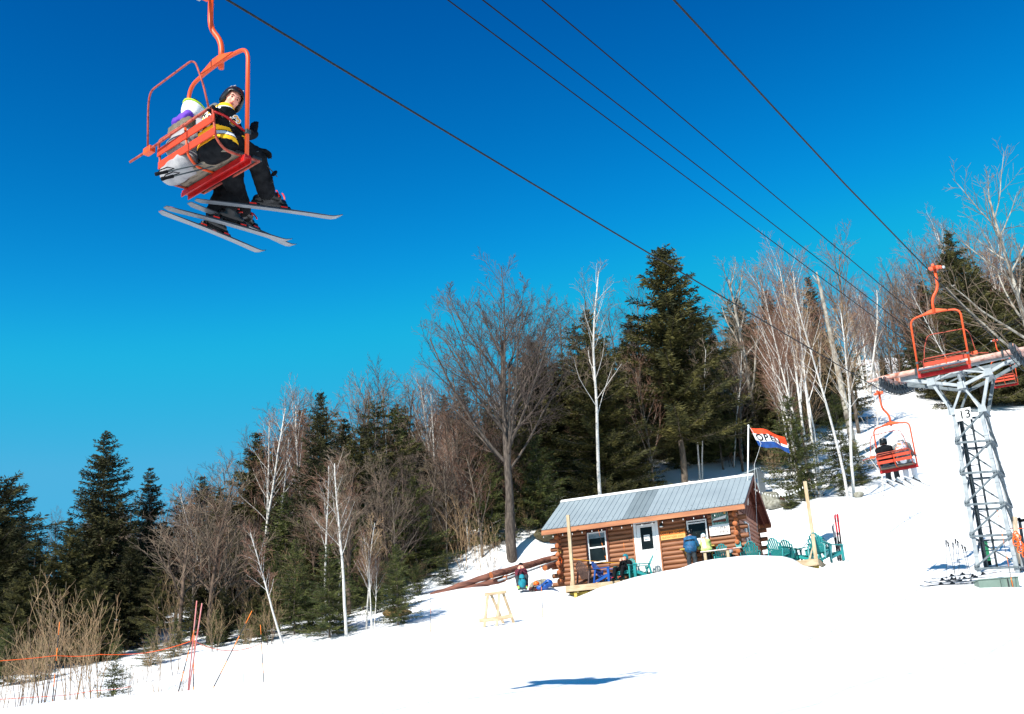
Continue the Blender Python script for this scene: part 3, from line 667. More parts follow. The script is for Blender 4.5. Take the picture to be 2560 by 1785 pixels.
def boot(parent, ank, foot, shin, m, accent=None, s=1.0, res=0.012, m2=None):
    """hard ski boot: ank ankle joint, foot direction, shin direction (upwards)"""
    f = unit(foot); u = unit(shin); side = unit(np.cross(f, u)); dn = unit(np.cross(f, side)) * 1.0
    if dn @ u > 0: dn = -dn
    a = A(*ank); sole = a + dn * 0.085 * s
    pr = [(a + dn * 0.01, a + u * 0.17 * s, 0.062 * s, 0.068 * s), (sole + dn * -0.02 - f * 0.07 * s, sole + f * 0.17 * s + dn * -0.005, 0.048 * s, 0.040 * s), (a - f * 0.01, a + f * 0.10 * s + dn * 0.035, 0.058 * s, 0.045 * s)]
    o = blob_obj('ski_boot', pr, m, parent, res=res, k=0.025)
    b = MB(); b.bar(sole - f * 0.105 * s + dn * 0.032 * s, sole + f * 0.205 * s + dn * 0.032 * s, 0.066 * s, 0.018 * s, up=dn); b.build('boot_sole', m_black, o)
    if accent is not None:
        b = MB()
        for t, l in ((0.0, 0.02), (0.06, -0.02), (0.11, -0.045)):
            c = a + f * (0.045 + t) * s + u * (0.05 + l) * s
            b.tube([c + side * 0.05 * s - u * 0.01, c + side * 0.03 * s + f * 0.006 + u * 0.004, c - side * 0.03 * s + f * 0.006 + u * 0.004, c - side * 0.05 * s - u * 0.01], 0.007 * s, 6)
        b.build('boot_buckle', accent, o)
    return o, sole + dn * 0.041 * s, dn
def figure(root, J, jacket, trousers, res=0.016, noise=0.006, s=1.0, jsplit=None, tsplit=None, head=None, gl=None, neckw=0.055, wide=1.0, extra_jacket=(), hoodie=None, seated=True, leg=1.0):
    """J: joints. One continuous body (head, neck, trunk, limbs) wearing jacket and trousers"""
    pe, ch, nk = A(*J['pelvis']), A(*J['chest']), A(*J['neck']); hd = A(*J['head'])
    shL, shR, elL, elR, wrL, wrR = (A(*J[k]) for k in ('shL', 'shR', 'elL', 'elR', 'wrL', 'wrR'))
    hpL, hpR, knL, knR, anL, anR = (A(*J[k]) for k in ('hpL', 'hpR', 'knL', 'knR', 'anL', 'anR'))
    hp = head_parts(root, hd, J['face'], J.get('headup', (0, 0, 1)), s=s, **(head or {}))
    body = hp + [(nk, hd - unit(hd - nk) * 0.02, neckw * s, 0.05 * s), (pe, ch, 0.11 * s, 0.12 * s), (ch, nk, 0.11 * s, 0.06 * s)]
    for a, b_, c, w1, w2, w3 in ((shL, elL, wrL, .045, .036, .026), (shR, elR, wrR, .045, .036, .026), (hpL, knL, anL, .08, .055, .04), (hpR, knR, anR, .08, .055, .04)):
        body += [(a, b_, w1 * s, w2 * s), (b_, c, w2 * s, w3 * s)]
    body += [(ch, shL, 0.08 * s, 0.045 * s), (ch, shR, 0.08 * s, 0.045 * s), (pe, hpL, 0.1 * s, 0.08 * s), (pe, hpR, 0.1 * s, 0.08 * s)]
    if (head or {}).get('face_detail', True) is not False: pass
    blob_obj('body', body, m_skin, root, res=max(0.008, res * 0.7), k=0.018)
    mid = (pe + ch) / 2
    jk = [(pe + (ch - pe) * 0.12, ch, 0.150 * s * wide, 0.165 * s * wide), (ch, (shL + shR) / 2, 0.16 * s * wide, 0.10 * s), (shL, shR, 0.082 * s, 0.082 * s), ((shL * 2 + nk) / 3, (shR * 2 + nk) / 3, 0.085 * s, 0.085 * s), (nk - (nk - ch) * 0.3, nk, 0.09 * s, 0.07 * s)]
    hw = unit(shR - shL)
    jk += [(pe + hw * 0.07 * s, ch + hw * 0.07 * s, 0.125 * s * wide, 0.125 * s * wide), (pe - hw * 0.07 * s, ch - hw * 0.07 * s, 0.125 * s * wide, 0.125 * s * wide)]
    for a, b_, c in ((shL, elL, wrL), (shR, elR, wrR)): jk += [(a, b_, 0.076 * s, 0.062 * s), (b_, c, 0.062 * s, 0.048 * s)]
    jk += list(extra_jacket)
    blob_obj('jacket', jk, jacket, root, res=res, k=0.035, noise=noise, nscale=14, split=jsplit)
    tr = [(pe, (hpL + hpR) / 2, 0.15 * s, 0.14 * s)]
    for a, b_, c in ((hpL, knL, anL), (hpR, knR, anR)):
        e = c + (b_ - c) * 0.10
        tr += [(a, b_, 0.108 * s * leg, 0.084 * s * leg), (b_, e, 0.084 * s * leg, 0.080 * s * leg), (pe, a, 0.13 * s, 0.11 * s)]
    blob_obj('trousers', tr, trousers, root, res=res, k=0.035, noise=noise, nscale=17, split=tsplit)
    return root
# ---- skis: tail and tip pixels give the direction, the length is fixed
def seg_solve(p0, p1, d0, L, far=True):
    P0 = at(p0[0], p0[1], d0); r = at(p1[0], p1[1], 1.0); a = r @ r; b = -2 * (r @ P0); c = P0 @ P0 - L * L; disc = b * b - 4 * a * c
    t = (-b + (1 if far else -1) * math.sqrt(max(disc, 0))) / (2 * a); return P0, r * t
def make_ski(label, tail, tip, up, base_m=None, width=0.088, group=None, bind=True, top=None, arm_m=None):
    """a ski with shovel, waist and turned-up tip; origin at its middle"""
    tail, tip = A(*tail), A(*tip); c = (tail + tip) / 2; L = np.linalg.norm(tip - tail); M = frame(A(0, 0, 0), tip - tail, up)
    root = empty('ski', c, label=label, cat='ski', group=group)
    n = 26; V = []; Q = []; mi = []
    for i in range(n + 1):
        t = i / n; y = (t - 0.5) * L; w = width * (0.78 + 0.30 * abs(2 * t - 0.95) ** 2) / 2
        if t > 0.95: w *= math.sqrt(max(1 - ((t - 0.95) / 0.052) ** 2, 0.03))
        if t < 0.03: w *= 0.6 + 0.4 * t / 0.03
        z = 0.012 * math.sin(math.pi * t) + (0.055 * ((t - 0.90) / 0.10) ** 2 if t > 0.90 else 0) + (0.012 * ((0.06 - t) / 0.06) ** 2 if t < 0.06 else 0); th = 0.006 + 0.012 * math.sin(math.pi * min(max(t, 0.02), 0.98))
        V += [(-w, y, z), (w, y, z), (w, y, z + th), (-w, y, z + th)]
    for i in range(n):
        a = i * 4; b = a + 4
        Q += [(a, b, b + 1, a + 1), (a + 1, b + 1, b + 2, a + 2), (a + 2, b + 2, b + 3, a + 3), (a + 3, b + 3, b, a)]; mi += [0, 1, 1, 1]
    Q += [(0, 1, 2, 3), (n * 4 + 3, n * 4 + 2, n * 4 + 1, n * 4)]; mi += [1, 1]
    npmesh('ski_body', xf(M, np.array(V)), np.array(Q), [base_m or m_skibase, top or m_skitop], root, mi=mi)
    if bind:
        for nm, y, w_, l_ in (('heel_binding', -0.20, 0.055, 0.14), ('toe_binding', 0.15, 0.06, 0.13)):
            b = MB(); b.box((-w_ / 2, y - l_ / 2, 0.03), (w_ / 2, y + l_ / 2, 0.062), M=M, taper=0.8); b.box((-0.022, y - 0.03, 0.062), (0.022, y + 0.035, 0.098), M=M, taper=0.7); b.build(nm, m_blackgloss, root, bevel=0.006)
            b = MB(); b.box((-0.031, y - l_ * 0.42, 0.040), (0.031, y + 0.02, 0.052), M=M); b.build('binding_arm', arm_m or m_blackgloss, root)
    return root, c, M
# ---- riders of the near chair, built in the chair's own frame
C1 = np.array(Matrix.Translation(Vector(G1)) @ Matrix.Rotation(-CAZ, 4, 'Z')); C1i = np.linalg.inv(C1)
dc = (C1 @ A(0.16, 0, -2.34, 1))[:3] @ CF
SK = []
for lab, a, b_, d0 in (('grey-based ski on the raised right boot of the near rider, uppermost of the four', (489, 502), (857, 549), dc + 0.05),
                       ('grey-based ski crossing over the others under the near rider', (473, 510), (741, 622), dc - 0.05),
                       ('grey-based ski of the far rider, crossed by the ski above it', (413, 520), (730, 609), dc - 0.30),
                       ('lowest grey-based ski of the far rider', (402, 531), (664, 637), dc - 0.42)):
    P0, P1 = seg_solve(a, b_, d0, 1.66); d_ = unit(P1 - P0); sd2 = unit(np.cross(d_, (0, 0, 1))); upv = np.cross(sd2, d_)
    r, c, Mk = make_ski(lab, P0, P1, upv, group='skis hanging under the near chair', arm_m=m_redp); SK.append((P0, P1, d_, upv))
    print('ski', (C1i @ np.r_[P0, 1])[:3].round(2), (C1i @ np.r_[P1, 1])[:3].round(2))
SZ = -2.34 + 0.085
def boot_at_ski(k, t=0.475):
    P0, P1, d_, u = SK[k]; p = P0 + (P1 - P0) * t + u * (0.062 + 0.126)
    q = (C1i @ np.r_[p, 1])[:3]; return q, C1i[:3, :3] @ d_, C1i[:3, :3] @ u
p1 = empty('person', G1, (0, 0, -CAZ), label='rider in black helmet and yellow-striped black jersey looking back from the near chair', cat='person')
x0 = 0.43
aR, fR, uR = boot_at_ski(0); aL, fL, uL = boot_at_ski(1)
J = dict(pelvis=(x0, -0.12, SZ + 0.11), chest=(x0 + 0.01, -0.15, SZ + 0.33), neck=(x0 + 0.06, -0.12, SZ + 0.47), head=(x0 + 0.11, -0.08, SZ + 0.585), face=(0.86, -0.32, -0.30), headup=(0.30, 0.30, 0.9),
         shL=(x0 - 0.14, -0.05, SZ + 0.43), shR=(x0 + 0.14, -0.19, SZ + 0.40), elL=(x0 - 0.12, 0.12, SZ + 0.20), wrL=(x0 + 0.0, 0.30, SZ + 0.20), elR=(x0 + 0.17, -0.02, SZ + 0.17), wrR=(x0 + 0.11, 0.19, SZ + 0.30),
         hpL=(x0 - 0.10, -0.08, SZ + 0.11), hpR=(x0 + 0.10, -0.08, SZ + 0.11), anL=aL, anR=aR)
J['knL'] = two_bone(J['hpL'], aL, 0.46, 0.46, (0, 1, 0.5)); J['knR'] = two_bone(J['hpR'], aR, 0.46, 0.46, (0, 1, 0.6))
print('boots', aR.round(2), aL.round(2), J['knR'].round(2), J['knL'].round(2))
def jersey(c):
    z = c[:, 2] - SZ; x = c[:, 0] - x0; y = c[:, 1]; out = np.zeros(len(c), int)
    arm = (y > -0.02) & (z > 0.2) & (x > 0.1)
    zz = z + 0.10 * (y + 0.15)
    out[(zz > 0.035) & (zz < 0.082)] = 1; out[(zz >= 0.092) & (zz < 0.135)] = 2; out[(zz >= 0.145) & (zz < 0.192)] = 1
    arm2 = (x > 0.085) & (z > 0.1) & (y > -0.14); out[arm2 & (z > 0.15)] = 0
    sh = ((z > 0.385) & (np.abs(x) < 0.19)) | ((z > 0.41) & (np.abs(x) < 0.30)); out[sh] = 1; w = sh & (y < -0.15) & (z < 0.415); out[w] = 2
    bk = (y < -0.17) & (z > 0.20) & (z < 0.38)
    d1 = bk & (np.abs(np.hypot(x + 0.07, (z - 0.30) * 0.75) - 0.05) < 0.017); d2 = bk & (np.abs(np.hypot(x - 0.06, (z - 0.30) * 0.75) - 0.05) < 0.018)
    out[d1 | d2] = 2
    e1 = bk & ((np.abs(np.hypot(x + 0.07, (z - 0.30) * 0.75) - 0.05) < 0.008) | (np.abs(np.hypot(x - 0.06, (z - 0.30) * 0.75) - 0.05) < 0.008)); out[e1] = 1
    # cuff bands of the forearm
    wr = A(*J['wrR']); el = A(*J['elR']); u = unit(wr - el); t = (c - el) @ u; r = np.linalg.norm(c - el - t[:, None] * u, axis=1); on = (r < 0.085) & (t > 0.02) & (y > 0.03)
    out[on & (t > 0.10)] = 0
    return out
figure(p1, J, m_jersey, m_black, res=0.0105, noise=0.005, jsplit=jersey, wide=1.0, s=1.04, neckw=0.06, leg=1.2, head=dict(helmet=m_blackgloss, helmet_res=0.009, goggles=None),
       extra_jacket=[((x0 - 0.10, -0.23, SZ + 0.22), (x0 + 0.09, -0.24, SZ + 0.22), 0.09, 0.09), ((x0 - 0.11, -0.16, SZ + 0.06), (x0 + 0.10, -0.16, SZ + 0.06), 0.145, 0.145)])
hd_ = blob_obj('hood', [((x0 - 0.06, -0.22, SZ + 0.47), (x0 + 0.04, -0.23, SZ + 0.47), 0.055, 0.05), ((x0 - 0.08, -0.14, SZ + 0.48), (x0 - 0.06, -0.22, SZ + 0.47), 0.045, 0.05)], m_grey, p1, res=0.012, k=0.03, noise=0.004)
# raised mittened hands (five-fingered ski gloves)
hand(p1, J['wrR'], unit(A(0.02, 0.05, 1.0)), unit(A(-0.5, 0.8, 0.1)), -1, m_black, curl=0.35, s=0.98)
hand(p1, J['wrL'], unit(A(0.3, 0.9, 0.0)), unit(A(0.0, 0, -1)), -1, m_black, curl=0.5, s=1.05)
for nm, W_, E_ in (('glove_cuff', J['wrR'], J['elR']), ('glove_cuff', J['wrL'], J['elL'])):
    b = MB(); w = A(*W_); e = unit(A(*E_) - w); b.tube([w - e * 0.01, w + e * 0.05, w + e * 0.09], [0.040, 0.052, 0.058], 12); b.build(nm, m_black, p1, smooth=True)
for k, (an, kn, f_, u_) in enumerate(((aR, J['knR'], fR, uR), (aL, J['knL'], fL, uL))):
    o, sole, dn_ = boot(p1, an, f_, (unit(A(*kn) - an)), m_blackgloss, m_redp, s=1.18, res=0.010)
    b = MB(); side = unit(np.cross(f_, u_))
    for sg in (-1, 1): b.tube([an + side * sg * 0.062 - f_ * 0.03 + u_ * 0.03, an + side * sg * 0.066 - f_ * 0.025 + u_ * 0.10], 0.02, 8)
    b.build('cuff_panel', m_silver, o, smooth=True)
    if k == 0:
        side = unit(np.cross(f_, u_)); Mt = frame(an + side * 0.082 + u_ * 0.06 - f_ * 0.02, -side, u_)
        text_mesh('boot_lettering', 'RO', 0.075, m_white, frame(A(*(an + side * 0.090 + u_ * 0.055 - f_ * 0.005)), -side, u_), o, depth=0.001, bold=0.002)
# shoulder number
arm_c = (A(*J['shR']) * 0.50 + A(*J['elR']) * 0.50); ud = unit(A(*J['shR']) - A(*J['elR'])); nrm = unit(np.cross(ud, (0.3, 1, 0))); nrm = nrm if nrm[0] > 0 else -nrm
Mt = frame(arm_c + nrm * 0.083, -nrm, ud)
text_mesh('sleeve_number', '63', 0.12, m_jersey[2], Mt @ np.array(Matrix.Translation((0, 0.002, 0))), p1, depth=0.002, bold=0.008)
text_mesh('sleeve_number', '63', 0.12, m_gold, Mt @ np.array(Matrix.Translation((0, -0.004, 0))), p1, depth=0.002, bold=0.001)
# far rider: light coat, purple collar, white helmet
p2 = empty('person', G1, (0, 0, -CAZ), label='rider in pale grey coat, purple scarf and white helmet on the near chair', cat='person')
x0b = -0.13
aR2, fR2, uR2 = boot_at_ski(2); aL2, fL2, uL2 = boot_at_ski(3)
J2 = dict(pelvis=(x0b, -0.13, SZ + 0.13), chest=(x0b, -0.14, SZ + 0.40), neck=(x0b, -0.12, SZ + 0.58), head=(x0b - 0.01, -0.08, SZ + 0.72), face=(0.1, 1, -0.25), headup=(0, 0.3, 1),
          shL=(x0b - 0.17, -0.10, SZ + 0.47), shR=(x0b + 0.17, -0.10, SZ + 0.47), elL=(x0b - 0.22, 0.08, SZ + 0.26), wrL=(x0b - 0.1, 0.28, SZ + 0.20), elR=(x0b + 0.20, 0.08, SZ + 0.26), wrR=(x0b + 0.1, 0.28, SZ + 0.20),
          hpL=(x0b - 0.10, -0.06, SZ + 0.11), hpR=(x0b + 0.10, -0.06, SZ + 0.11), anL=aL2, anR=aR2)
J2['knL'] = two_bone(J2['hpL'], aL2, 0.45, 0.45, (0, 1, 0.4)); J2['knR'] = two_bone(J2['hpR'], aR2, 0.45, 0.45, (0, 1, 0.4))
figure(p2, J2, m_light, m_black, leg=1.15, res=0.013, noise=0.009, head=dict(helmet=m_white, face_detail=True, goggles=m_lime),
       extra_jacket=[((x0b - 0.12, -0.24, SZ + 0.0), (x0b + 0.12, -0.24, SZ + 0.02), 0.13, 0.13), ((x0b - 0.1, -0.22, SZ + 0.28), (x0b + 0.1, -0.22, SZ + 0.28), 0.12, 0.12)])
blob_obj('scarf', [((x0b - 0.10, -0.22, SZ + 0.605), (x0b + 0.09, -0.22, SZ + 0.61), 0.055, 0.055), ((x0b - 0.12, -0.10, SZ + 0.60), (x0b - 0.10, -0.22, SZ + 0.60), 0.05, 0.055)], m_purple, p2, res=0.012, k=0.03, noise=0.005, nscale=30)
blob_obj('fleece_collar', [((x0b - 0.15, -0.22, SZ + 0.50), (x0b + 0.12, -0.22, SZ + 0.50), 0.075, 0.075)], m_taupe, p2, res=0.012, k=0.03, noise=0.008, nscale=40)
for an, kn, f_, u_ in ((aR2, J2['knR'], fR2, uR2), (aL2, J2['knL'], fL2, uL2)): boot(p2, an, f_, unit(A(*kn) - an), m_blackgloss, m_redp, s=0.98, res=0.011)
hand(p2, J2['wrR'], (0, 1, -0.2), (0, 0, -1), 1, m_black, 0.6, 1.15); hand(p2, J2['wrL'], (0, 1, -0.2), (0, 0, -1), -1, m_black, 0.6, 1.15)
# ski poles held on the near chair
def ski_pole(label, top, bot, grip_m=None, group=None):
    top, bot = A(*top), A(*bot); r = empty('ski_pole', top, label=label, cat='ski pole', group=group); d = unit(bot - top); L = np.linalg.norm(bot - top)
    b = MB(); b.tube([d * 0.12, d * L], [0.0085, 0.0055], 8); b.build('pole_shaft', m_galvd, r, smooth=True)
    b = MB(); b.tube([d * 0, d * 0.015, d * 0.06, d * 0.13], [0.016, 0.021, 0.016, 0.018], 10); b.build('pole_grip', grip_m or m_black, r, smooth=True)
    s = unit(np.cross(d, (0.3, 0.8, 0.1)));
    b = MB(); b.tube([d * 0.02, d * 0.06 + s * 0.035, d * 0.14 + s * 0.05, d * 0.20 + s * 0.02, d * 0.12 + s * 0.008], 0.006, 6); b.build('wrist_strap', m_black, r)
    b = MB(); b.tube([d * (L - 0.075), d * (L - 0.055)], [0.008, 0.042], 12); b.build('pole_basket', m_black, r)
    return r
tw = lambda x, y, z: (C1 @ A(x, y, z, 1))[:3]
ski_pole('black ski pole across the laps, its grip sticking out left of the near chair', at(387, 436, dc - 0.35), tw(0.55, 0.25, SZ + 0.12), m_black)
ski_pole('black ski pole, second grip out left of the near chair', at(402, 448, dc - 0.33), tw(0.5, 0.28, SZ + 0.10), m_black)
ski_pole('thin ski pole hanging by the jersey behind the near chair armrest', tw(0.62, -0.42, SZ + 0.32), tw(0.30, 0.62, SZ - 0.02))
ski_pole('thin ski pole beside the jersey on the near chair, upper one', tw(0.66, -0.40, SZ + 0.34), tw(0.38, 0.62, SZ + 0.02))
# ---- riders of the middle chair
C3 = np.array(Matrix.Translation(Vector(G3) + Vector((0, 0, -0.03))) @ Matrix.Rotation(-LAZ, 4, 'Z'))
def rider_far(label, xo, jacket, trousers, helmet, gog, fe):
    r = empty('person', C3[:3, 3], (0, 0, -LAZ), label=label, cat='person'); x0 = 0.16 + xo
    aL, aR = A(x0 - 0.13, 0.36, SZ - 0.34), A(x0 + 0.12, 0.40, SZ - 0.32)
    J = dict(pelvis=(x0, -0.14, SZ + 0.12), chest=(x0, -0.16, SZ + 0.42), neck=(x0, -0.10, SZ + 0.60), head=(x0, -0.06, SZ + 0.72), face=(0, 1, -0.1), shL=(x0 - 0.18, -0.12, SZ + 0.50), shR=(x0 + 0.18, -0.12, SZ + 0.50),
             elL=(x0 - 0.22, 0.05, SZ + 0.28), wrL=(x0 - 0.08, 0.25, SZ + 0.22), elR=(x0 + 0.22, 0.05, SZ + 0.28), wrR=(x0 + 0.08, 0.25, SZ + 0.22), hpL=(x0 - 0.1, -0.08, SZ + 0.1), hpR=(x0 + 0.1, -0.08, SZ + 0.1), anL=aL, anR=aR)
    J['knL'] = two_bone(J['hpL'], aL, 0.44, 0.44, (0, 1, 0.3)); J['knR'] = two_bone(J['hpR'], aR, 0.44, 0.44, (0, 1, 0.3))
    figure(r, J, jacket, trousers, res=0.022, noise=0.005, head=dict(helmet=helmet, helmet_res=0.016, goggles=gog, face_detail=False))
    for an, kn in ((aL, J['knL']), (aR, J['knR'])): boot(r, an, (0.1, 1, -0.1), unit(A(*kn) - an), m_blackgloss if trousers is m_black else m_white, m_silver, s=1.0, res=0.018)
    hand(r, J['wrR'], (-0.3, 1, 0), (0, 0, -1), 1, m_black, 0.7, 1.1, 0.011); hand(r, J['wrL'], (0.3, 1, 0), (0, 0, -1), -1, m_black, 0.7, 1.1, 0.011)
    for k, (an, dx) in enumerate(((aL, 0.03), (aR, 0.14))):
        q = (C3 @ np.r_[an + A(0, 0.05, -0.16), 1])[:3]; f_ = unit(C3[:3, :3] @ A(0.06 + dx, 1, -0.10))
        make_ski(fe[k], q - f_ * 0.78, q + f_ * 0.82, (0, 0, 1), bind=True, group='skis of the riders left of the tower', base_m=m_white if trousers is not m_black else m_skibase)
    return r
rider_far('rider in black jacket and dark helmet seen from behind, left of the tower', -0.26, m_black, m_char, m_blackgloss, m_silver, ['ski under the left foot of the black-clad rider by the tower', 'ski under the right foot of the black-clad rider by the tower'])
m_stripe = mat('striped_hood', srgb(226, 120, 90), srgb(90, 100, 130), scale=14, rough=0.8, contrast=(0.45, 0.55), c3=srgb(230, 230, 230))
rf = rider_far('rider in grey and white with striped hood, on the chair beside the tower', 0.25, [m_grey], m_paleblue, m_white, m_silver, ['white ski under the left foot of the white-trousered rider', 'white ski under the right foot of the white-trousered rider'])
blob_obj('backpack', [((0.16 + 0.19, -0.27, SZ + 0.40), (0.16 + 0.33, -0.27, SZ + 0.42), 0.10, 0.10), ((0.16 + 0.22, -0.26, SZ + 0.55), (0.16 + 0.30, -0.26, SZ + 0.55), 0.07, 0.07)], m_stripe, rf, res=0.02, k=0.04)
# ---------------------------------------------------------------- log cabin (local frame: x along the front, y back, z up from the deck floor)
m_logx = mat('stained_log', srgb(150, 102, 70), srgb(74, 46, 32), scale=3.2, rough=0.6, stretch=(0.35, 3, 5), detail=8, bump=0.5, contrast=(0.3, 0.78), c3=srgb(130, 82, 54))
m_logy = mat('stained_log_side', srgb(150, 100, 80), srgb(100, 60, 48), scale=3.2, rough=0.65, stretch=(3, 0.35, 5), detail=8, bump=0.5, contrast=(0.3, 0.78), c3=srgb(160, 100, 76))
m_logend = mat('log_end_grain', srgb(180, 104, 56), srgb(132, 72, 40), scale=12, rough=0.7)
m_fascia = mat('fascia_board', srgb(170, 112, 74), srgb(146, 90, 58), scale=2.5, rough=0.55, stretch=(0.4, 4, 4), detail=8, bump=0.2)
m_gable = mat('brown_board', srgb(118, 62, 46), srgb(84, 42, 32), scale=5, rough=0.7, stretch=(4, 4, 0.6), bump=0.3)
m_lumber = mat('new_lumber', srgb(186, 168, 140), srgb(160, 136, 104), scale=3, rough=0.7, stretch=(1, 4, 4), detail=7, bump=0.2)
m_lumberz = mat('new_lumber_post', srgb(186, 168, 140), srgb(160, 136, 104), scale=3, rough=0.7, stretch=(4, 4, 0.8), detail=7, bump=0.2)
m_ptlumber = mat('treated_lumber', srgb(196, 176, 90), srgb(160, 136, 62), scale=3, rough=0.75, stretch=(1, 4, 4), detail=7)
m_roof = mat('grey_metal_roof', srgb(146, 158, 164), srgb(134, 146, 153), scale=0.9, rough=0.5, metal=0.15, detail=6, contrast=(0.35, 0.7))
m_roof2 = mat('duller_metal_roof', srgb(120, 132, 138), srgb(112, 124, 130), scale=1.2, rough=0.5, metal=0.15, detail=6)
m_glass = mat('window_glass', (0.006, 0.009, 0.010), (0.012, 0.018, 0.020), scale=1.5, rough=0.12, spec=0.14)
m_blind = mat('window_blind', srgb(120, 140, 150), srgb(90, 108, 118), rough=0.7)
m_whitedoor = mat('white_door', (0.80, 0.80, 0.79), (0.74, 0.74, 0.74), scale=2, rough=0.5)
m_signo = mat('orange_sign', srgb(206, 112, 22), srgb(190, 98, 16), rough=0.55)
m_signy = mat('yellow_sign', srgb(210, 164, 92), srgb(198, 150, 78), rough=0.55)
m_signbrown = mat('sign_lettering', srgb(74, 36, 16), srgb(60, 28, 12), rough=0.6)
m_signgold = mat('faint_lettering', srgb(150, 96, 34), srgb(140, 88, 30), rough=0.6)
m_ptree = mat('poster_trees', srgb(120, 160, 150), srgb(40, 70, 66), scale=9, rough=0.5, stretch=(4, 1, 1), contrast=(0.42, 0.58), c3=srgb(90, 130, 120))
m_bulb = mat('bulb_glass', (0.85, 0.85, 0.82), (0.7, 0.7, 0.7), rough=0.15)
m_wire = mat('dark_wire', (0.02, 0.02, 0.02), (0.03, 0.03, 0.03), rough=0.6)
cabin = empty('log_cabin', tuple(CABM[:3, 3]), (0, 0, CAB['yaw']), 'orange-brown log cabin with grey metal roof and white door on the snow slope', 'cabin')
Lr, oh, EV, RI, HD, D, DL = (CAB[k] for k in ('Lr', 'oh', 'eave', 'rise', 'hd', 'D', 'dl'))
W2 = 2 * HD; GO = 0.40                      # wall depth, gable overhang
XL, XR = GO + 0.05, Lr - GO - 0.05
dTL = hit_cab(1586, 1310, 0); dTR = hit_cab(1640, 1302, 0)
wTL, wBR = hit_cab(1468, 1333, 0), hit_cab(1521, 1404, 0)
vTL, vBR = hit_cab(1716, 1303, 0), hit_cab(1771, 1345, 0)
print('door', dTL, dTR, 'win', wTL, wBR, 'serv', vTL, vBR)
DX0, DX1 = dTL[0], dTR[0]
WX0, WX1, WZ0, WZ1 = wTL[0], wBR[0], wBR[2], wTL[2]
VX0, VX1, VZ0, VZ1 = vTL[0], vBR[0], 1.02, vTL[2] + 0.0
holes = [(DX0 - 0.10, DX1 + 0.10, -1, 2.16), (WX0 - 0.06, WX1 + 0.06, WZ0 - 0.05, WZ1 + 0.05), (VX0 - 0.06, VX1 + 0.06, VZ0, VZ1 + 0.05)]
LH = 0.186; NL = 12; z0 = -0.12
def log(b, a, c, ends=(1, 1), seed=0, flat=0.0):
    rr = random.Random(seed); a = A(*a); c = A(*c); L = np.linalg.norm(c - a); n = max(2, int(L / 0.5)); u = (c - a) / L; side = A(-u[1], u[0], 0)
    P = []; R = []
    for i in range(n + 1):
        t = i / n; P.append(a + (c - a) * t + A(0, 0, rr.uniform(-.006, .006)) + side * rr.uniform(-.006, .006)); R.append(0.099 + rr.uniform(-0.005, 0.006))
    b.tube(P, R, 12, cap=False)
    for p, d in ((P[0], -u), (P[-1], u)):
        b.tube([p, p + d * 0.004], [R[0], R[0] * 0.97], 12, mi=1)
front = MB(); back = MB()
for i in range(NL):
    z = z0 + LH * (i + 0.5); z_a, z_b = z - LH * 0.35, z + LH * 0.35
    spans = [(XL - 0.0, XR + 0.0)]
    for hx0, hx1, hz0, hz1 in holes:
        if z_b > hz0 and z_a < hz1:
            ns = []
            for s0, s1 in spans:
                if hx0 > s0 and hx1 < s1: ns += [(s0, hx0), (hx1, s1)]
                else: ns.append((s0, s1))
            spans = ns
    e = 0.33 if i % 2 == 0 else 0.03
    for s0, s1 in spans:
        a = s0 - (e if s0 == XL else 0); c = s1 + (e if s1 == XR else 0)
        log(front, (a, 0.09, z), (c, 0.09, z), seed=i * 7 + int(s0 * 10))
    log(back, (XL - e, W2 - 0.09, z), (XR + e, W2 - 0.09, z), seed=i * 13 + 5)
front.build('front_wall', [m_logx, m_logend], cabin, smooth=True); back.build('back_wall', [m_logx, m_logend], cabin, smooth=True)
sx0, sx1 = 1.15, 1.95     # side window span along y
for nm, x in (('side_wall', XL + 0.09), ('side_wall', XR - 0.09)):
    b = MB()
    for i in range(NL):
        z = z0 + LH * (i + 1.0); e = 0.30 if i % 2 == 0 else 0.03
        if x > 4 and 0.55 < z < 1.85:
            log(b, (x, -e, z), (x, sx0, z), seed=i * 3 + 90); log(b, (x, sx1, z), (x, W2 + e, z), seed=i * 3 + 91)
        else: log(b, (x, -e, z), (x, W2 + e, z), seed=i * 3 + 92)
    b.build(nm, [m_logy, m_logend], cabin, smooth=True)
# dark interior lining keeps daylight out between the logs
b = MB(); b.box((XL + 0.15, 0.13, -0.1), (XR - 0.15, 0.15, EV)); b.box((XL + 0.15, W2 - 0.15, -0.1), (XR - 0.15, W2 - 0.13, EV)); b.box((XL + 0.13, 0.16, -0.1), (XL + 0.15, W2 - 0.16, EV)); b.box((XR - 0.15, 0.16, -0.1), (XR - 0.13, W2 - 0.16, EV)); b.build('wall_lining', m_gable, cabin)
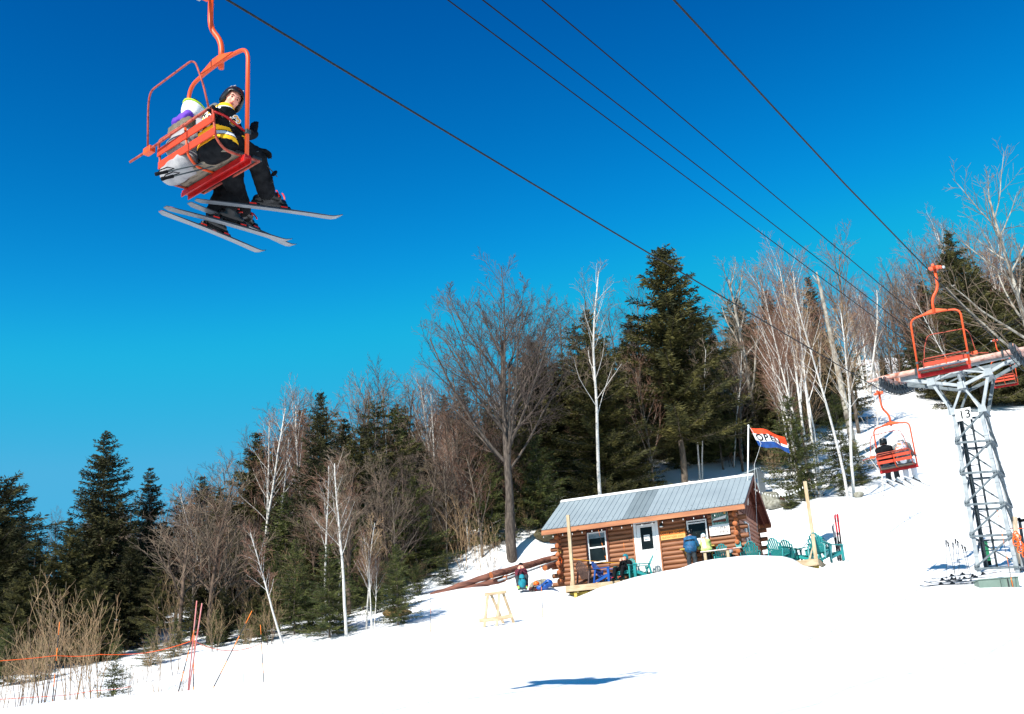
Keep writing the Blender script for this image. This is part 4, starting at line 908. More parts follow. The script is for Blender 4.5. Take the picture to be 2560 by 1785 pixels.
# gables: upright boards, rake trim, collar
rz = lambda y: EV + RI * (1 - abs(y - HD) / (HD + oh)) - 0.09
for x, s in ((XL + 0.05, -1), (XR - 0.05, 1)):
    b = MB(); n = 24
    for i in range(n):
        y0, y1 = W2 * i / n + 0.006, W2 * (i + 1) / n - 0.006; xx = x + s * (0.02 if i % 2 else 0.0)
        zb_ = EV - 0.02; za, zc = rz(y0), rz(y1)
        b.add([(xx, y0, zb_), (xx, y1, zb_), (xx, y1, zc), (xx, y0, za), (xx - s * 0.03, y0, zb_), (xx - s * 0.03, y1, zb_), (xx - s * 0.03, y1, zc), (xx - s * 0.03, y0, za)], [(0, 1, 2, 3), (7, 6, 5, 4), (0, 3, 7, 4), (1, 5, 6, 2), (0, 4, 5, 1), (3, 2, 6, 7)])
    b.build('gable_boards', m_gable, cabin)
    b = MB(); xe = x + s * 0.30
    for y in (HD - 1.55, HD, HD + 1.55): b.bar((x, y, rz(y) - 0.05), (xe + s * 0.02, y, rz(y) - 0.05), 0.10, 0.14)
    b.bar((x + s * 0.05, HD - 1.0, EV + 0.62), (x + s * 0.05, HD + 1.0, EV + 0.62), 0.06, 0.16); b.build('gable_beam', m_gable, cabin)
# roof
RO0, RO1 = 0.0, Lr
for sgn, nm in ((-1, 'roof'), (1, 'roof')):
    ye = -oh if sgn < 0 else W2 + oh
    E0 = A(RO0, ye, EV); E1 = A(RO1, ye, EV); R0 = A(RO0, HD, EV + RI); R1 = A(RO1, HD, EV + RI); nrm = unit(np.cross(E1 - E0, R0 - E0)) * (1 if sgn < 0 else -1)
    if nrm[2] < 0: nrm = -nrm
    b = MB(); n = 36
    def pt(i, q, up_=0.0): return (E0 + (E1 - E0) * i / n) * (1 - q) + (R0 + (R1 - R0) * i / n) * q + nrm * up_
    pr_ = [(0, 0.0), (0.86, 0.0), (0.90, 0.022), (0.98, 0.022), (1.0, 0.0)]
    V = []; F = []; MI = []
    for i in range(n):
        for k in range(4):
            f0, h0 = pr_[k]; f1, h1 = pr_[k + 1]; q = len(V)
            V += [pt(i + f0, 0, h0), pt(i + f1, 0, h1), pt(i + f1, 1, h1), pt(i + f0, 1, h0)]; F.append((q, q + 1, q + 2, q + 3)); MI.append(1 if 15 <= i < 19 else 0)
    b.v = [np.array(V)]; b.f = [list(f) for f in F]; b.m = MI; b.n = len(V)
    q = len(V); b.add([pt(0, 0, -0.025), pt(n, 0, -0.025), pt(n, 1, -0.025), pt(0, 1, -0.025)], [(3, 2, 1, 0)])
    rr = random.Random(3)
    for i in range(n):
        for qv in (0.035, 0.16):
            if rr.random() < 0.85: b.ball(pt(i + 0.5 + (0.2 if qv > .1 else 0), qv + rr.uniform(-.004, .004), 0.010), (0.016, 0.016, 0.012), 6, mi=2)
    rf = b.build('roof', [m_roof, m_roof2, m_wire], cabin)
    f = MB(); dn3 = A(0, 0, -1)
    f.bar(E0 + A(0.0, 0.02 * sgn * -1, -0.125), E1 + A(0.0, 0.02 * sgn * -1, -0.125), 0.035, 0.20); f.build('eave_fascia', m_fascia, cabin, bevel=0.004)
    f = MB()
    for xx in (RO0 + 0.012, RO1 - 0.012):
        f.bar(A(xx, ye + 0.03 * -sgn, EV - 0.11), A(xx, HD, EV + RI - 0.13), 0.035, 0.17, up=nrm)
    f.build('rake_board', m_gable, cabin, bevel=0.004)
    f = MB(); f.add([E0 + A(0.03, 0, -0.045), E1 + A(-0.03, 0, -0.045), R1 + A(-0.03, 0, -0.045), R0 + A(0.03, 0, -0.045)], [(0, 1, 2, 3)])
    for i in range(15):
        x = 0.3 + i * (Lr - 0.6) / 14; f.bar(A(x, ye + 0.05 * -sgn, EV - 0.11), A(x, HD, EV + RI - 0.13), 0.04, 0.10, up=nrm)
    f.build('rafters', m_gable, cabin)
b = MB(); b.tube([(RO0 - 0.01, HD, EV + RI + 0.025), (RO1 + 0.01, HD, EV + RI + 0.025)], 0.035, 8); b.bar((RO0 - .01, HD - 0.09, EV + RI - 0.025), (RO1 + .01, HD - 0.09, EV + RI - 0.025), 0.18, 0.015, up=unit(A(0, -RI, HD + oh))); b.build('ridge_cap', m_white, cabin)
# door
door = MB(); door.box((DX0 + 0.06, -0.01, 0.02), (DX1 - 0.06, 0.035, 2.03)); do = door.build('door', m_whitedoor, cabin, bevel=0.004)
b = MB()
b.box((DX0 - 0.06, -0.035, 0.0), (DX0 + 0.05, 0.05, 2.08)); b.box((DX1 - 0.05, -0.035, 0.0), (DX1 + 0.06, 0.05, 2.08)); b.box((DX0 - 0.06, -0.037, 2.083), (DX1 + 0.06, 0.05, 2.17)); b.build('door_frame', m_whitedoor, cabin, bevel=0.004)
b = MB(); b.box((DX1 + 0.065, -0.045, 0.0), (DX1 + 0.12, 0.05, 2.2)); b.box((DX0 - 0.12, -0.045, 0.0), (DX0 - 0.065, 0.05, 2.2)); b.build('door_casing', m_fascia, cabin)
gx0, gx1 = DX0 + 0.23, DX1 - 0.20
b = MB(); b.box((gx0, -0.022, 0.98), (gx1, -0.012, 1.90)); b.build('door_glass', m_glass, do)
b = MB()
for lo_, hi_ in (((gx0 - 0.03, -0.03, 0.95), (gx1 + 0.03, -0.011, 0.979)), ((gx0 - 0.03, -0.03, 1.901), (gx1 + 0.03, -0.011, 1.93)), ((gx0 - 0.03, -0.029, 0.98), (gx0 - 0.001, -0.011, 1.90)), ((gx1 + 0.001, -0.029, 0.98), (gx1 + 0.03, -0.011, 1.90))): b.box(lo_, hi_)
b.build('glass_trim', m_whitedoor, do)
b = MB(); b.box((gx0 + 0.13, -0.028, 1.33), (gx1 - 0.13, -0.024, 1.58)); b.build('notice_paper', m_white, do)
b = MB(); b.box((gx0 + 0.15, -0.031, 1.50), (gx1 - 0.15, -0.029, 1.53)); b.box((gx0 + 0.16, -0.031, 1.37), (gx1 - 0.16, -0.029, 1.42)); b.build('notice_print', m_blind, do)
b = MB(); b.tube([(DX1 - 0.11, -0.012, 0.95), (DX1 - 0.11, -0.05, 0.95)], 0.012, 8); b.ball((DX1 - 0.11, -0.065, 0.95), 0.027, 10); b.disc((DX1 - 0.11, -0.016, 1.07), (0, 1, 0), 0.025, 0.012); b.build('door_handle', m_galv, do, smooth=True)
# windows
def window(x0, x1, zz0, zz1, y=0.0, split=True, M=None, blind=0.2, name='window'):
    f = MB(); w = 0.055
    T = M
    for lo_, hi_ in (((x0, y - 0.05, zz0), (x0 + w, y + 0.03, zz1)), ((x1 - w, y - 0.05, zz0), (x1, y + 0.03, zz1)), ((x0 + w + .001, y - 0.048, zz0), (x1 - w - .001, y + 0.03, zz0 + w)), ((x0 + w + .001, y - 0.048, zz1 - w), (x1 - w - .001, y + 0.03, zz1))): f.box(lo_, hi_, M=T)
    if split: m = (zz0 + zz1) / 2; f.box((x0 + w + .001, y - 0.03, m - 0.03), (x1 - w - .001, y + 0.02, m + 0.03), M=T)
    fo = f.build(name, m_white, cabin, bevel=0.004)
    g = MB(); g.box((x0 + w - .01, y - 0.005, zz0 + w - .01), (x1 - w + .01, y + 0.004, zz1 - w + .01), M=T); g.build('glass', m_glass, fo)
    if blind:
        g = MB(); g.box((x0 + w, y - 0.012, zz1 - w - blind * (zz1 - zz0)), (x1 - w, y - 0.007, zz1 - w - 0.005), M=T); g.build('blind', m_blind, fo)
    return fo
window(WX0, WX1, WZ0, WZ1, blind=0.16)
window(VX0, VX1, VZ0 + 0.1, VZ1, split=False, blind=0.0)
b = MB(); b.box((VX0 + 0.06, -0.055, VZ1 - 0.15), (VX1 - 0.06, -0.02, VZ1 - 0.10)); b.build('window_rail', m_white, cabin)
b = MB(); b.box((VX0 - 0.05, -0.22, VZ0 + 0.02), (VX1 + 0.05, 0.02, VZ0 + 0.06)); b.box((VX0 - 0.02, -0.06, VZ0 + 0.062), (VX1 + 0.02, 0.02, VZ0 + 0.10)); b.build('serving_shelf', m_white, cabin)
b = MB(); b.box((VX0 - 0.3, -0.42, 0.74), (VX1 + 0.3, 0.0, 0.78)); b.bar((VX0 - 0.1, 0, 0.4), (VX0 - 0.1, -0.38, 0.73), 0.05, 0.05); b.bar((VX1 + 0.1, 0, 0.4), (VX1 + 0.1, -0.38, 0.73), 0.05, 0.05); b.build('counter', m_ptlumber, cabin)
# window surrounds
b = MB()
for x0_, x1_ in ((WX0 - 0.085, WX0 - 0.005), (WX1 + 0.005, WX1 + 0.085)): b.box((x0_, -0.035, WZ0 - 0.06), (x1_, 0.05, EV - 0.3 if x0_ < WX0 else WZ1 + 0.1))
b.build('window_casing', m_gable, cabin)
Ms = np.array(Matrix.Translation((XR, 0, 0)) @ Matrix.Rotation(math.pi / 2, 4, 'Z'))
window(sx0 + 0.02, sx1 - 0.02, 0.62, 1.82, y=0.0, M=Ms, blind=0)
# wall lamp
lx = hit_cab(1655, 1310, 0)
b = MB(); b.tube([(lx[0], 0.02, 1.95), (lx[0], -0.12, 1.98), (lx[0], -0.17, 1.93)], 0.015, 8); b.tube([(lx[0], -0.17, 1.95), (lx[0], -0.17, 1.88), (lx[0], -0.17, 1.82)], [0.03, 0.05, 0.10], 14); b.build('lamp_shade', m_galvd, cabin, smooth=True)
b = MB(); b.ball((lx[0], -0.17, 1.815), (0.085, 0.085, 0.04), 12); b.build('lamp_glass', m_bulb, cabin, smooth=True)
# signs
def put(M_, x, y, z): return M_ @ np.array(Matrix.Translation((x, y, z)))
s0, s1 = hit_cab(1650, 1329, -0.03), hit_cab(1706, 1322, -0.03); zt_ = s0[2]
Id = np.eye(4)
sg = MB(); sg.box((s0[0], -0.05, zt_ - 0.19), (s1[0] + 0.1, -0.02, zt_)); so1 = sg.build('name_sign', m_signo, cabin, bevel=0.003)
text_mesh('sign_text', 'LOSTBO CABIN', 0.135, m_signbrown, put(Id, (s0[0] + s1[0] + 0.1) / 2, -0.053, zt_ - 0.10), so1, bold=0.003, kern=1.1)
sg = MB(); sg.box((s0[0] + 0.01, -0.048, zt_ - 0.37), (s1[0] + 0.1, -0.02, zt_ - 0.193)); so2 = sg.build('elevation_sign', m_signy, cabin, bevel=0.003)
text_mesh('sign_text', 'ELEVATION 1575', 0.115, m_signgold, put(Id, (s0[0] + s1[0] + 0.1) / 2, -0.051, zt_ - 0.285), so2, bold=0.001, kern=1.05)
# poster: picture of the cabin in snow above a white strip
q0, q1 = hit_cab(1776, 1333, -0.05), hit_cab(1824, 1331, -0.05); px0, px1 = q0[0] - 0.02, q1[0] + 0.02; pz0 = q0[2] - 0.12; PH = 0.95
b = MB(); b.box((px0 + 0.14, -0.065, pz0), (px1, -0.04, pz0 + PH)); b.box((px0, -0.067, pz0), (px0 + 0.138, -0.04, pz0 + PH * 0.42)); po = b.build('poster', m_white, cabin)
b = MB(); b.box((px0 + 0.15, -0.069, pz0 + PH * 0.45), (px1 - 0.005, -0.066, pz0 + PH - 0.01)); b.build('poster_forest', m_ptree, po)
b = MB(); b.prism([(px0 + 0.2, pz0 + .52), (px1 - .09, pz0 + .52), (px1 - .09, pz0 + .62), (px0 + .2, pz0 + .60)], 0.002, y0=-0.072); b.build('poster_cabin', m_gable, po)
b = MB(); b.prism([(px0 + 0.17, pz0 + .60), (px1 - .12, pz0 + .65), (px1 - .05, pz0 + .78), (px0 + .24, pz0 + .68)], 0.002, y0=-0.075); b.build('poster_roof', m_white, po)
b = MB(); b.disc((px1 - 0.13, -0.071, pz0 + PH - 0.09), (0, 1, 0), 0.045, 0.003, 16); b.build('poster_sun', m_signy, po)
text_mesh('poster_text', 'LOSTBO', 0.14, m_signbrown, put(Id, (px0 + px1) / 2 + 0.10, -0.069, pz0 + 0.27), po, bold=0.002, kern=1.1)
text_mesh('poster_text', 'CABIN', 0.14, m_signbrown, put(Id, (px0 + px1) / 2 + 0.12, -0.069, pz0 + 0.12), po, bold=0.002, kern=1.1)
# things hung on the left corner: coils of rope and bits of yellow
def cw(x, y, z): return xf(CABM, np.array([[x, y, z]]))[0]
for (u, v), m_, lab in (((1399, 1383), m_signy, 'yellow rope coil hung on the left log corner'), ((1402, 1402), m_oranp, 'orange rope coil hung on the left log corner, below the yellow one')):
    c = hit_cab(u, v, -0.06); b = MB(); rr = random.Random(u)
    for k in range(5): b.tube([(0.07 * math.cos(a) + rr.uniform(-.01, .01), -0.02 * k * .5 + 0.01 * math.sin(3 * a), (0.11 + 0.01 * k) * math.sin(a)) for a in np.linspace(0, 2 * math.pi, 17)[:-1]], 0.011, 6, closed=True)
    o = b.build('rope_coil', m_, smooth=True); o.location = cw(c[0], -0.09, c[2]); o.rotation_euler = (0, 0, CAB['yaw']); tag(o, lab, 'rope')
# string lights along the eave and the gable
def bulbs(name, pts, label, sag=0.0, step=0.30, drop=0.055, group=None):
    P = np.array(pts, float); r = empty(name, P[0], label=label, cat='string lights', group=group); Q = [p - P[0] for p in P]
    b = MB(); b.tube(Q, 0.004, 5); b.build('wire', m_wire, r); L = np.linalg.norm(np.diff(P, axis=0), axis=1).sum(); n = int(L / step); acc = np.r_[0, np.cumsum(np.linalg.norm(np.diff(P, axis=0), axis=1))]
    b = MB()
    for i in range(n + 1):
        s = i * step; p = np.array([np.interp(s, acc, np.array(Q)[:, k]) for k in range(3)]); b.tube([p, p - A(0, 0, 0.02), p - A(0, 0, drop), p - A(0, 0, drop + 0.012)], [0.008, 0.017, 0.017, 0.005], 7)
    b.build('bulbs', m_bulb, r, smooth=True); return r
n = 60; pts = []
for i in range(n + 1):
    x = 0.05 + (Lr - 0.9) * i / n; pts.append(cw(x, -oh + 0.10, EV - 0.24 - 0.035 * abs(math.sin(i * math.pi / 6))))
bulbs('string_lights', pts, 'string of small clear bulbs under the front eave of the cabin', step=0.44, drop=0.075)
# flagpole and flag behind the right gable
m_flag = [mat('flag_red', srgb(236, 74, 26), srgb(222, 58, 20), rough=0.7), mat('flag_white', (0.8, 0.8, 0.8), (0.74, 0.74, 0.74), rough=0.7), mat('flag_blue', srgb(16, 70, 140), srgb(10, 50, 110), rough=0.7)]
fpb = cw(XR + 0.10, HD - 0.3, 2.6)
dpt = fpb @ CF; fpt = at(1871, 1064, dpt)
fp = empty('flagpole', fpb, label='white flagpole rising from the right gable of the cabin', cat='flagpole'); hgt = fpt[2] - fpb[2]; topv = fpt - fpb
b = MB(); b.tube([A(0, 0, 0), topv], [0.035, 0.028], 10); b.ball(topv, 0.045, 8); b.build('pole', m_white, fp, smooth=True)
b = MB(); b.tube([topv * 0.99 + A(.03, 0, 0), topv * 0.99 + A(0.26, -0.05, -0.5) * 1.6, topv * 0.5 + A(0.25, -.1, 0), A(0.2, -.3, -1.2)], 0.007, 5); b.build('halyard', m_white, fp)
FL = empty('open_flag', fpt, label='red, white and blue flag reading OPEN flying from the flagpole', cat='flag')
fx = unit(A(CR[0], CR[1], 0)) ; fw = 84 / FPX * dpt; fh = 45 / FPX * dpt
def flagp(s, t):  # s along fly 0..1, t up 0..1
    wv = 0.10 * math.sin(s * 9 + 1.5 * t) * (0.3 + s); px_ = s * fw * 0.97 + 0.27 * (1 - t) * (1 - 0.35 * s)
    return fx * (px_ + 0.06) + A(-fx[1], fx[0], 0) * wv + A(0, 0, -0.06 - (1 - t) * fh * (1.12 - 0.22 * s) - 0.52 * s ** 1.3 - 0.04 * math.sin(s * 7 + t))
NS, NT = 40, 18; V = [flagp(i / NS, j / NT) for i in range(NS + 1) for j in range(NT + 1)]; Q = []; MI = []
for i in range(NS):
    for j in range(NT):
        a = i * (NT + 1) + j; Q.append((a, a + NT + 1, a + NT + 2, a + 1)); t = (j + .5) / NT; s = (i + .5) / NS
        MI.append(2 if t < 0.34 else (1 if t < 0.70 and not (s > 0.80 and t > 0.52) else 0))
fo = npmesh('flag_cloth', V, Q, m_flag, FL, smooth=True, mi=MI)
# letters bent onto the cloth
for s_, ch in ((0.17, 'O'), (0.36, 'P'), (0.54, 'E'), (0.72, 'N')):
    cu = text_mesh('flag_letter', ch, 0.37, m_blackgloss, np.eye(4), FL, depth=0.001, bold=0.012)
    me = cu.data
    for v in me.vertices:
        x, y, z = v.co; p = A(*flagp(s_ + x / fw, 0.52 + z / fh / 1.0)); nrm = A(-fx[1], fx[0], 0) * -1; v.co = tuple(p + nrm * (0.012 if y < 0 else 0.008))
# shed behind the ridge
shp = at(1872, 1185, 59.0); shz = shp[2]
shed = empty('metal_shed', (shp[0], shp[1], gz(shp[0], shp[1])), (0, 0, CAB['yaw']), 'small grey metal-roofed shed behind the right end of the cabin roof', 'shed')
hz_ = at(1890, 1172, 59.0)[2] - shed.location[2]
b = MB(); b.box((-2.2, 0, -0.3), (0.45, 1.5, max(hz_ - 0.75, 0.5))); b.build('shed_wall', m_roof2, shed)
b = MB(); b.add([(-2.5, -0.2, hz_ - 0.75), (0.5, -0.2, hz_), (0.5, 1.8, hz_), (-2.5, 1.8, hz_ - 0.75), (-2.5, -0.2, hz_ - 0.80), (0.5, -0.2, hz_ - 0.05), (0.5, 1.8, hz_ - .05), (-2.5, 1.8, hz_ - 0.80)], [(0, 1, 2, 3), (7, 6, 5, 4), (0, 4, 5, 1), (1, 5, 6, 2), (2, 6, 7, 3), (3, 7, 4, 0)]); b.box((0.44, -0.19, hz_ - 1.4), (0.47, 1.75, hz_ - 0.06)); b.build('shed_roof', m_roof2, shed)
# ---------------------------------------------------------------- deck
deck = empty('wooden_deck', tuple(CABM[:3, 3]), (0, 0, CAB['yaw']), 'raw timber deck in front of the log cabin, half buried in snow', 'deck')
c0 = hit_cab(1416, 1465, -D); c1 = hit_cab(2042, 1397, -D); c2 = hit_cab(2077, 1408, 1.0)
DX_0, DX_1 = c0[0], c1[0]; FZ = DL
print('deck', c0, c1, c2)
fz = (c0[2] + c1[2]) / 2; DTOP = fz
def fascia_z(x): return c0[2] + (c1[2] - c0[2]) * (x - DX_0) / (DX_1 - DX_0)
b = MB(); b.bar((DX_0, -D - 0.02, fascia_z(DX_0) - 0.13), (DX_1, -D - 0.02, fascia_z(DX_1) - 0.13), 0.04, 0.24); b.build('front_fascia', m_lumber, deck, bevel=0.004)
b = MB(); b.bar((DX_1 + 0.022, -D - 0.03, fz - 0.13), (DX_1 + 0.022, 1.0, fz - 0.13), 0.04, 0.24); b.bar((DX_0 - 0.022, -D - 0.03, fz - 0.13), (DX_0 - 0.022, -0.05, fz - 0.13), 0.04, 0.24); b.build('side_fascia', m_lumber, deck, bevel=0.004)
b = MB(); y = -D
while y < 1.0:
    b.box((DX_0 if y < -0.14 else XR + 0.5, y + 0.004, fz - 0.03), (DX_1 - 0.003, y + 0.136, fz - 0.003)); y += 0.14
b.build('deck_boards', m_lumber, deck)
b = MB(); x = DX_0 + 0.4
while x < DX_1: b.bar((x, -D + 0.01, fz - 0.14), (x, -0.05, fz - 0.14), 0.04, 0.2); x += 0.6
b.bar((DX_0 + 0.02, -D + 0.35, fz - 0.34), (DX_1, -D + 0.35, fz - 0.34), 0.09, 0.18); b.build('joists', m_ptlumber, deck)
for x, zz in ((DX_0 + 0.35, 1.0), (DX_1 - 0.35, 0.7), (DX_0 + 3.4, .8), (DX_0 + 6.4, .8)):
    b = MB(); b.bar((x, -D + 0.10, fz - 0.255), (x, -D + 0.10, fz - 0.25 - zz), 0.12, 0.12, up=(0, 1, 0)); b.build('support_post', m_ptlumber, deck)
b = MB(); b.bar((DX_0 + 0.4, -D + 0.16, fz - 1.05), (DX_0 + 1.6, -D + 0.16, fz - 0.35), 0.05, 0.12); b.bar((DX_0 + 0.4, -D + 0.2, fz - 0.72), (DX_0 + 1.9, -D + 0.2, fz - 0.62), 0.05, 0.14); b.build('under_brace', m_ptlumber, deck)
# tall corner posts with a foot brace
for (ut, vt), (ub, vb), lab in (((1417, 1288), (1433, 1458), 'tall raw timber post at the left corner of the deck'), ((2003, 1205), (2040, 1394), 'tall raw timber post at the right corner of the deck')):
    pb_ = hit_cab(ub, vb, -D + 0.08); pt_ = hit_cab(ut, vt, -D + 0.08)
    r = empty('timber_post', cw(pb_[0], -D + 0.08, fz), (0, 0, CAB['yaw']), lab, 'post', 'tall posts at the deck corners'); hh = pt_[2] - fz
    b = MB(); b.box((-0.065, -0.05, 0), (0.065, 0.05, hh)); b.build('post', m_lumberz, r, bevel=0.004)
    sg_ = -1 if ub > 1700 else 0
    b = MB(); b.prism([(-0.28, 0.0), (-0.20, 0.0), (-0.068, 0.36), (-0.068, 0.46)] if sg_ else [(-0.12, 0.0), (-0.068, 0), (-0.068, 0.34)], 0.05, y0=-0.06); b.build('foot_brace', m_lumber, r)
    if ub < 1700: POST_L = cw(pb_[0], -D + 0.08, fz)
    else: POST_R = (cw(pb_[0], -D + 0.08, fz), hh)
# railing table board on two posts, right part of the deck
ra, rb_ = hit_cab(1752, 1380, -D + 0.12), hit_cab(1855, 1369, -D + 0.12)
rl = empty('plank_rail', cw(ra[0], -D + 0.12, fz), (0, 0, CAB['yaw']), 'red and white board resting on two short posts at the deck edge', 'rail')
m_board = mat('red_white_board', srgb(226, 214, 206), srgb(186, 110, 92), scale=2.2, rough=0.5, contrast=(0.45, 0.6), stretch=(1.2, 1, 1))
hr = (ra[2] + rb_[2]) / 2 - fz; Lr_ = rb_[0] - ra[0]
b = MB(); b.bar((0, 0, hr), (Lr_, 0, hr), 0.20, 0.035); b.build('rail_board', m_board, rl, bevel=0.008)
for k in (0.10, 0.65):
    b = MB(); b.box((Lr_ * k - 0.055, -0.05, -0.3), (Lr_ * k + 0.055, 0.05, hr - 0.02)); b.build('rail_post', m_lumberz, rl, bevel=0.004)
# step box in front of the right deck corner
# snow lying on the deck left
# ---------------------------------------------------------------- adirondack chairs
def deck_chair_kind(col):
    m = col
    r = empty('deck_chair')
    w = 0.27
    for i in range(7):
        x = (i - 3) * 0.077; fan = (i - 3) * 0.012; top = 0.99 - 0.030 * (i - 3) ** 2 * 0.8
        b = MB(); b.bar((x * 0.82, -0.20, 0.26), (x + fan, -0.20 - 0.36 * (top - 0.26) / 0.7, top), 0.062, 0.016, up=(0, 1, 0.4)); b.build('back_slat', m, r, bevel=0.006)
    b = MB(); b.bar((-0.25, -0.29, 0.50), (0.25, -0.29, 0.50), 0.05, 0.02, up=(0, 1, .4)); b.tube([(-.235 + .47 * k / 8, -0.20 - 0.36 * ((0.97 - 0.016 * (k - 4) ** 2) - 0.26) / 0.7 - .012, 0.965 - 0.0145 * (k - 4) ** 2) for k in range(9)], 0.019, 6); b.build('back_band', m, r)
    for i in range(6):
        y = -0.17 + i * 0.093; z = 0.27 + (y + 0.17) * 0.24; b = MB(); b.box((-w, y, z), (w, y + 0.08, z + 0.022)); b.build('seat_slat', m, r, bevel=0.005)
    for s in (-1, 1):
        b = MB(); x = s * (w + 0.045); b.prism([(-0.40, 0.60), (0.36, 0.585), (0.40, 0.60), (0.36, 0.625), (-0.40, 0.62)], 0.12, M=np.array([[0, 1, 0, x - 0.06], [1, 0, 0, 0], [0, 0, 1, 0], [0, 0, 0, 1.0]])); b.build('armrest', m, r, bevel=0.008)
        b = MB(); b.box((x - 0.025, 0.24, 0.0), (x + 0.03, 0.35, 0.585)); b.build('front_leg', m, r, bevel=0.01)
        b = MB(); b.bar((s * (w + 0.01), 0.30, 0.33), (s * (w + 0.01), -0.42, 0.06), 0.03, 0.11); b.build('side_rail', m, r, bevel=0.008)
        b = MB(); b.bar((x, -0.30, 0.585), (x, -0.42, 0.0), 0.045, 0.08, up=(0, 1, 0)); b.build('rear_leg', m, r, bevel=0.008)
    b = MB(); b.bar((-w, 0.325, 0.33), (w, 0.325, 0.33), 0.025, 0.12); b.build('apron', m, r, bevel=0.008)
    return r
m_cteal = mat('teal_plastic', srgb(40, 142, 142), srgb(28, 122, 124), scale=2, rough=0.45)
m_cbrown = mat('brown_plastic', srgb(92, 72, 66), srgb(72, 56, 52), scale=4, rough=0.5)
m_cblue = mat('blue_plastic', srgb(16, 76, 150), srgb(12, 62, 134), scale=2, rough=0.4)
kt = deck_chair_kind(m_cteal); used = [False]
def place_chair(u, v, y, face, label, first=None, dz=0.0, group='teal plastic chairs on the deck', s=1.0, z=None):
    p = hit_cab(u, v, y); loc = cw(p[0], y, (fz if z is None else z) + dz); rot = (0, 0, CAB['yaw'] + math.radians(face))
    if first is None:
        if not used[0]: r = kt; used[0] = True
        else: r = dup(kt)
    else: r = first
    r.location = tuple(loc); r.rotation_euler = rot; r.scale = (s, s, s); tag(r, label, 'chair', group); return r
# face: 180 = towards the viewer, 0 = towards the wall
place_chair(1566, 1437, -0.75, 170, 'teal plastic chair with a person in a teal hat sitting in it')
place_chair(1602, 1436, -0.75, 118, 'empty teal plastic chair just left of the white cabin door', s=1.0)
place_chair(1808, 1404, -0.72, 12, 'teal plastic chair behind the red and white board rail')
place_chair(1880, 1392, -0.55, 8, 'teal plastic chair between the rail and the cabin corner, back to viewer')
place_chair(1952, 1392, -0.65, -20, 'bright sunlit teal chair, leftmost of the group at the deck right end', dz=0.02)
place_chair(1976, 1380, 0.25, -12, 'teal chair standing close behind the bright sunlit one', dz=0.02)
place_chair(2018, 1376, 0.25, 60, 'sunlit pale teal chair right behind the right deck post', dz=0.02)
place_chair(2052, 1398, -0.75, -8, 'dark teal chair at the outer right corner of the deck, right of the post')
place_chair(2078, 1382, 0.35, -35, 'dark teal chair farthest right at the back, beside the standing skis', dz=0.02)
kb = deck_chair_kind(m_cbrown); place_chair(1474, 1462, -0.80, -22, 'dark brown plastic chair at the left end of the deck', first=kb, group='x'); del kb['group']
kbl = deck_chair_kind(m_cblue); place_chair(1516, 1454, -0.80, -100, 'bright blue plastic chair seen from the side under the window', first=kbl, group='x'); del kbl['group']
# ---------------------------------------------------------------- people at the cabin
def at_cab(u, v, y): p = hit_cab(u, v, y); return p
def standing(label, u, v, y, face, jacket, trousers, head, H=1.72, lean=0.1, elb=0.3, res=0.022, scale=1.0, zf=None, wide=1.1, hands=True):
    p = hit_cab(u, v, y); loc = cw(p[0], y, fz if zf is None else zf); r = empty('person', loc, (0, 0, CAB['yaw'] + math.radians(face)), label, 'person'); k = H / 1.75 * scale
    J = dict(pelvis=(0, 0, 0.95 * k), chest=(0, 0.04 * k + lean * 0.5, 1.25 * k), neck=(0, 0.03 * k + lean, 1.46 * k), head=(0, 0.07 * k + lean * 1.3, 1.60 * k), face=(0.1, 1, -0.25 - lean), headup=(0, 0.2, 1),
             shL=(-0.18 * k, 0.02 + lean * 0.9, 1.38 * k), shR=(0.18 * k, 0.02 + lean * 0.9, 1.38 * k), elL=(-0.27 * k, 0.10 + lean, 1.12 * k), elR=(0.27 * k, 0.10 + lean, 1.12 * k), wrL=(-0.14 * k, 0.32 + lean, 1.10 * k), wrR=(0.16 * k, 0.32 + lean, 1.10 * k),
             hpL=(-0.09 * k, 0, 0.90 * k), hpR=(0.09 * k, 0, 0.90 * k), knL=(-0.12 * k, 0.03, 0.50 * k), knR=(0.12 * k, 0.05, 0.50 * k), anL=(-0.14 * k, 0, 0.12), anR=(0.14 * k, 0, 0.12))
    figure(r, J, jacket, trousers, res=res, noise=0.008, s=k, head=head, wide=wide, extra_jacket=[((-0.08, -0.02, 0.98 * k), (0.08, -0.02, 0.98 * k), 0.16 * k, 0.16 * k)])
    for an, kn in ((J['anL'], J['knL']), (J['anR'], J['knR'])): boot(r, an, (0, 1, 0), (0, 0, 1), m_blackgloss, None, s=k, res=0.02)
    for w, sd in ((J['wrL'], -1), (J['wrR'], 1)): hand(r, w, (0, 1, 0.1), (0, 0, -1), sd, m_black, 0.7, 1.1 * k, 0.011)
    return r, J, k
pb1, Jb, kb1 = standing('person in blue ski jacket and black helmet, back turned, at the serving window', 1732, 1415, -0.78, 4, [m_bluej, m_black], m_char, dict(helmet=m_blackgloss, helmet_res=0.018, face_detail=False), H=1.80, wide=1.3)
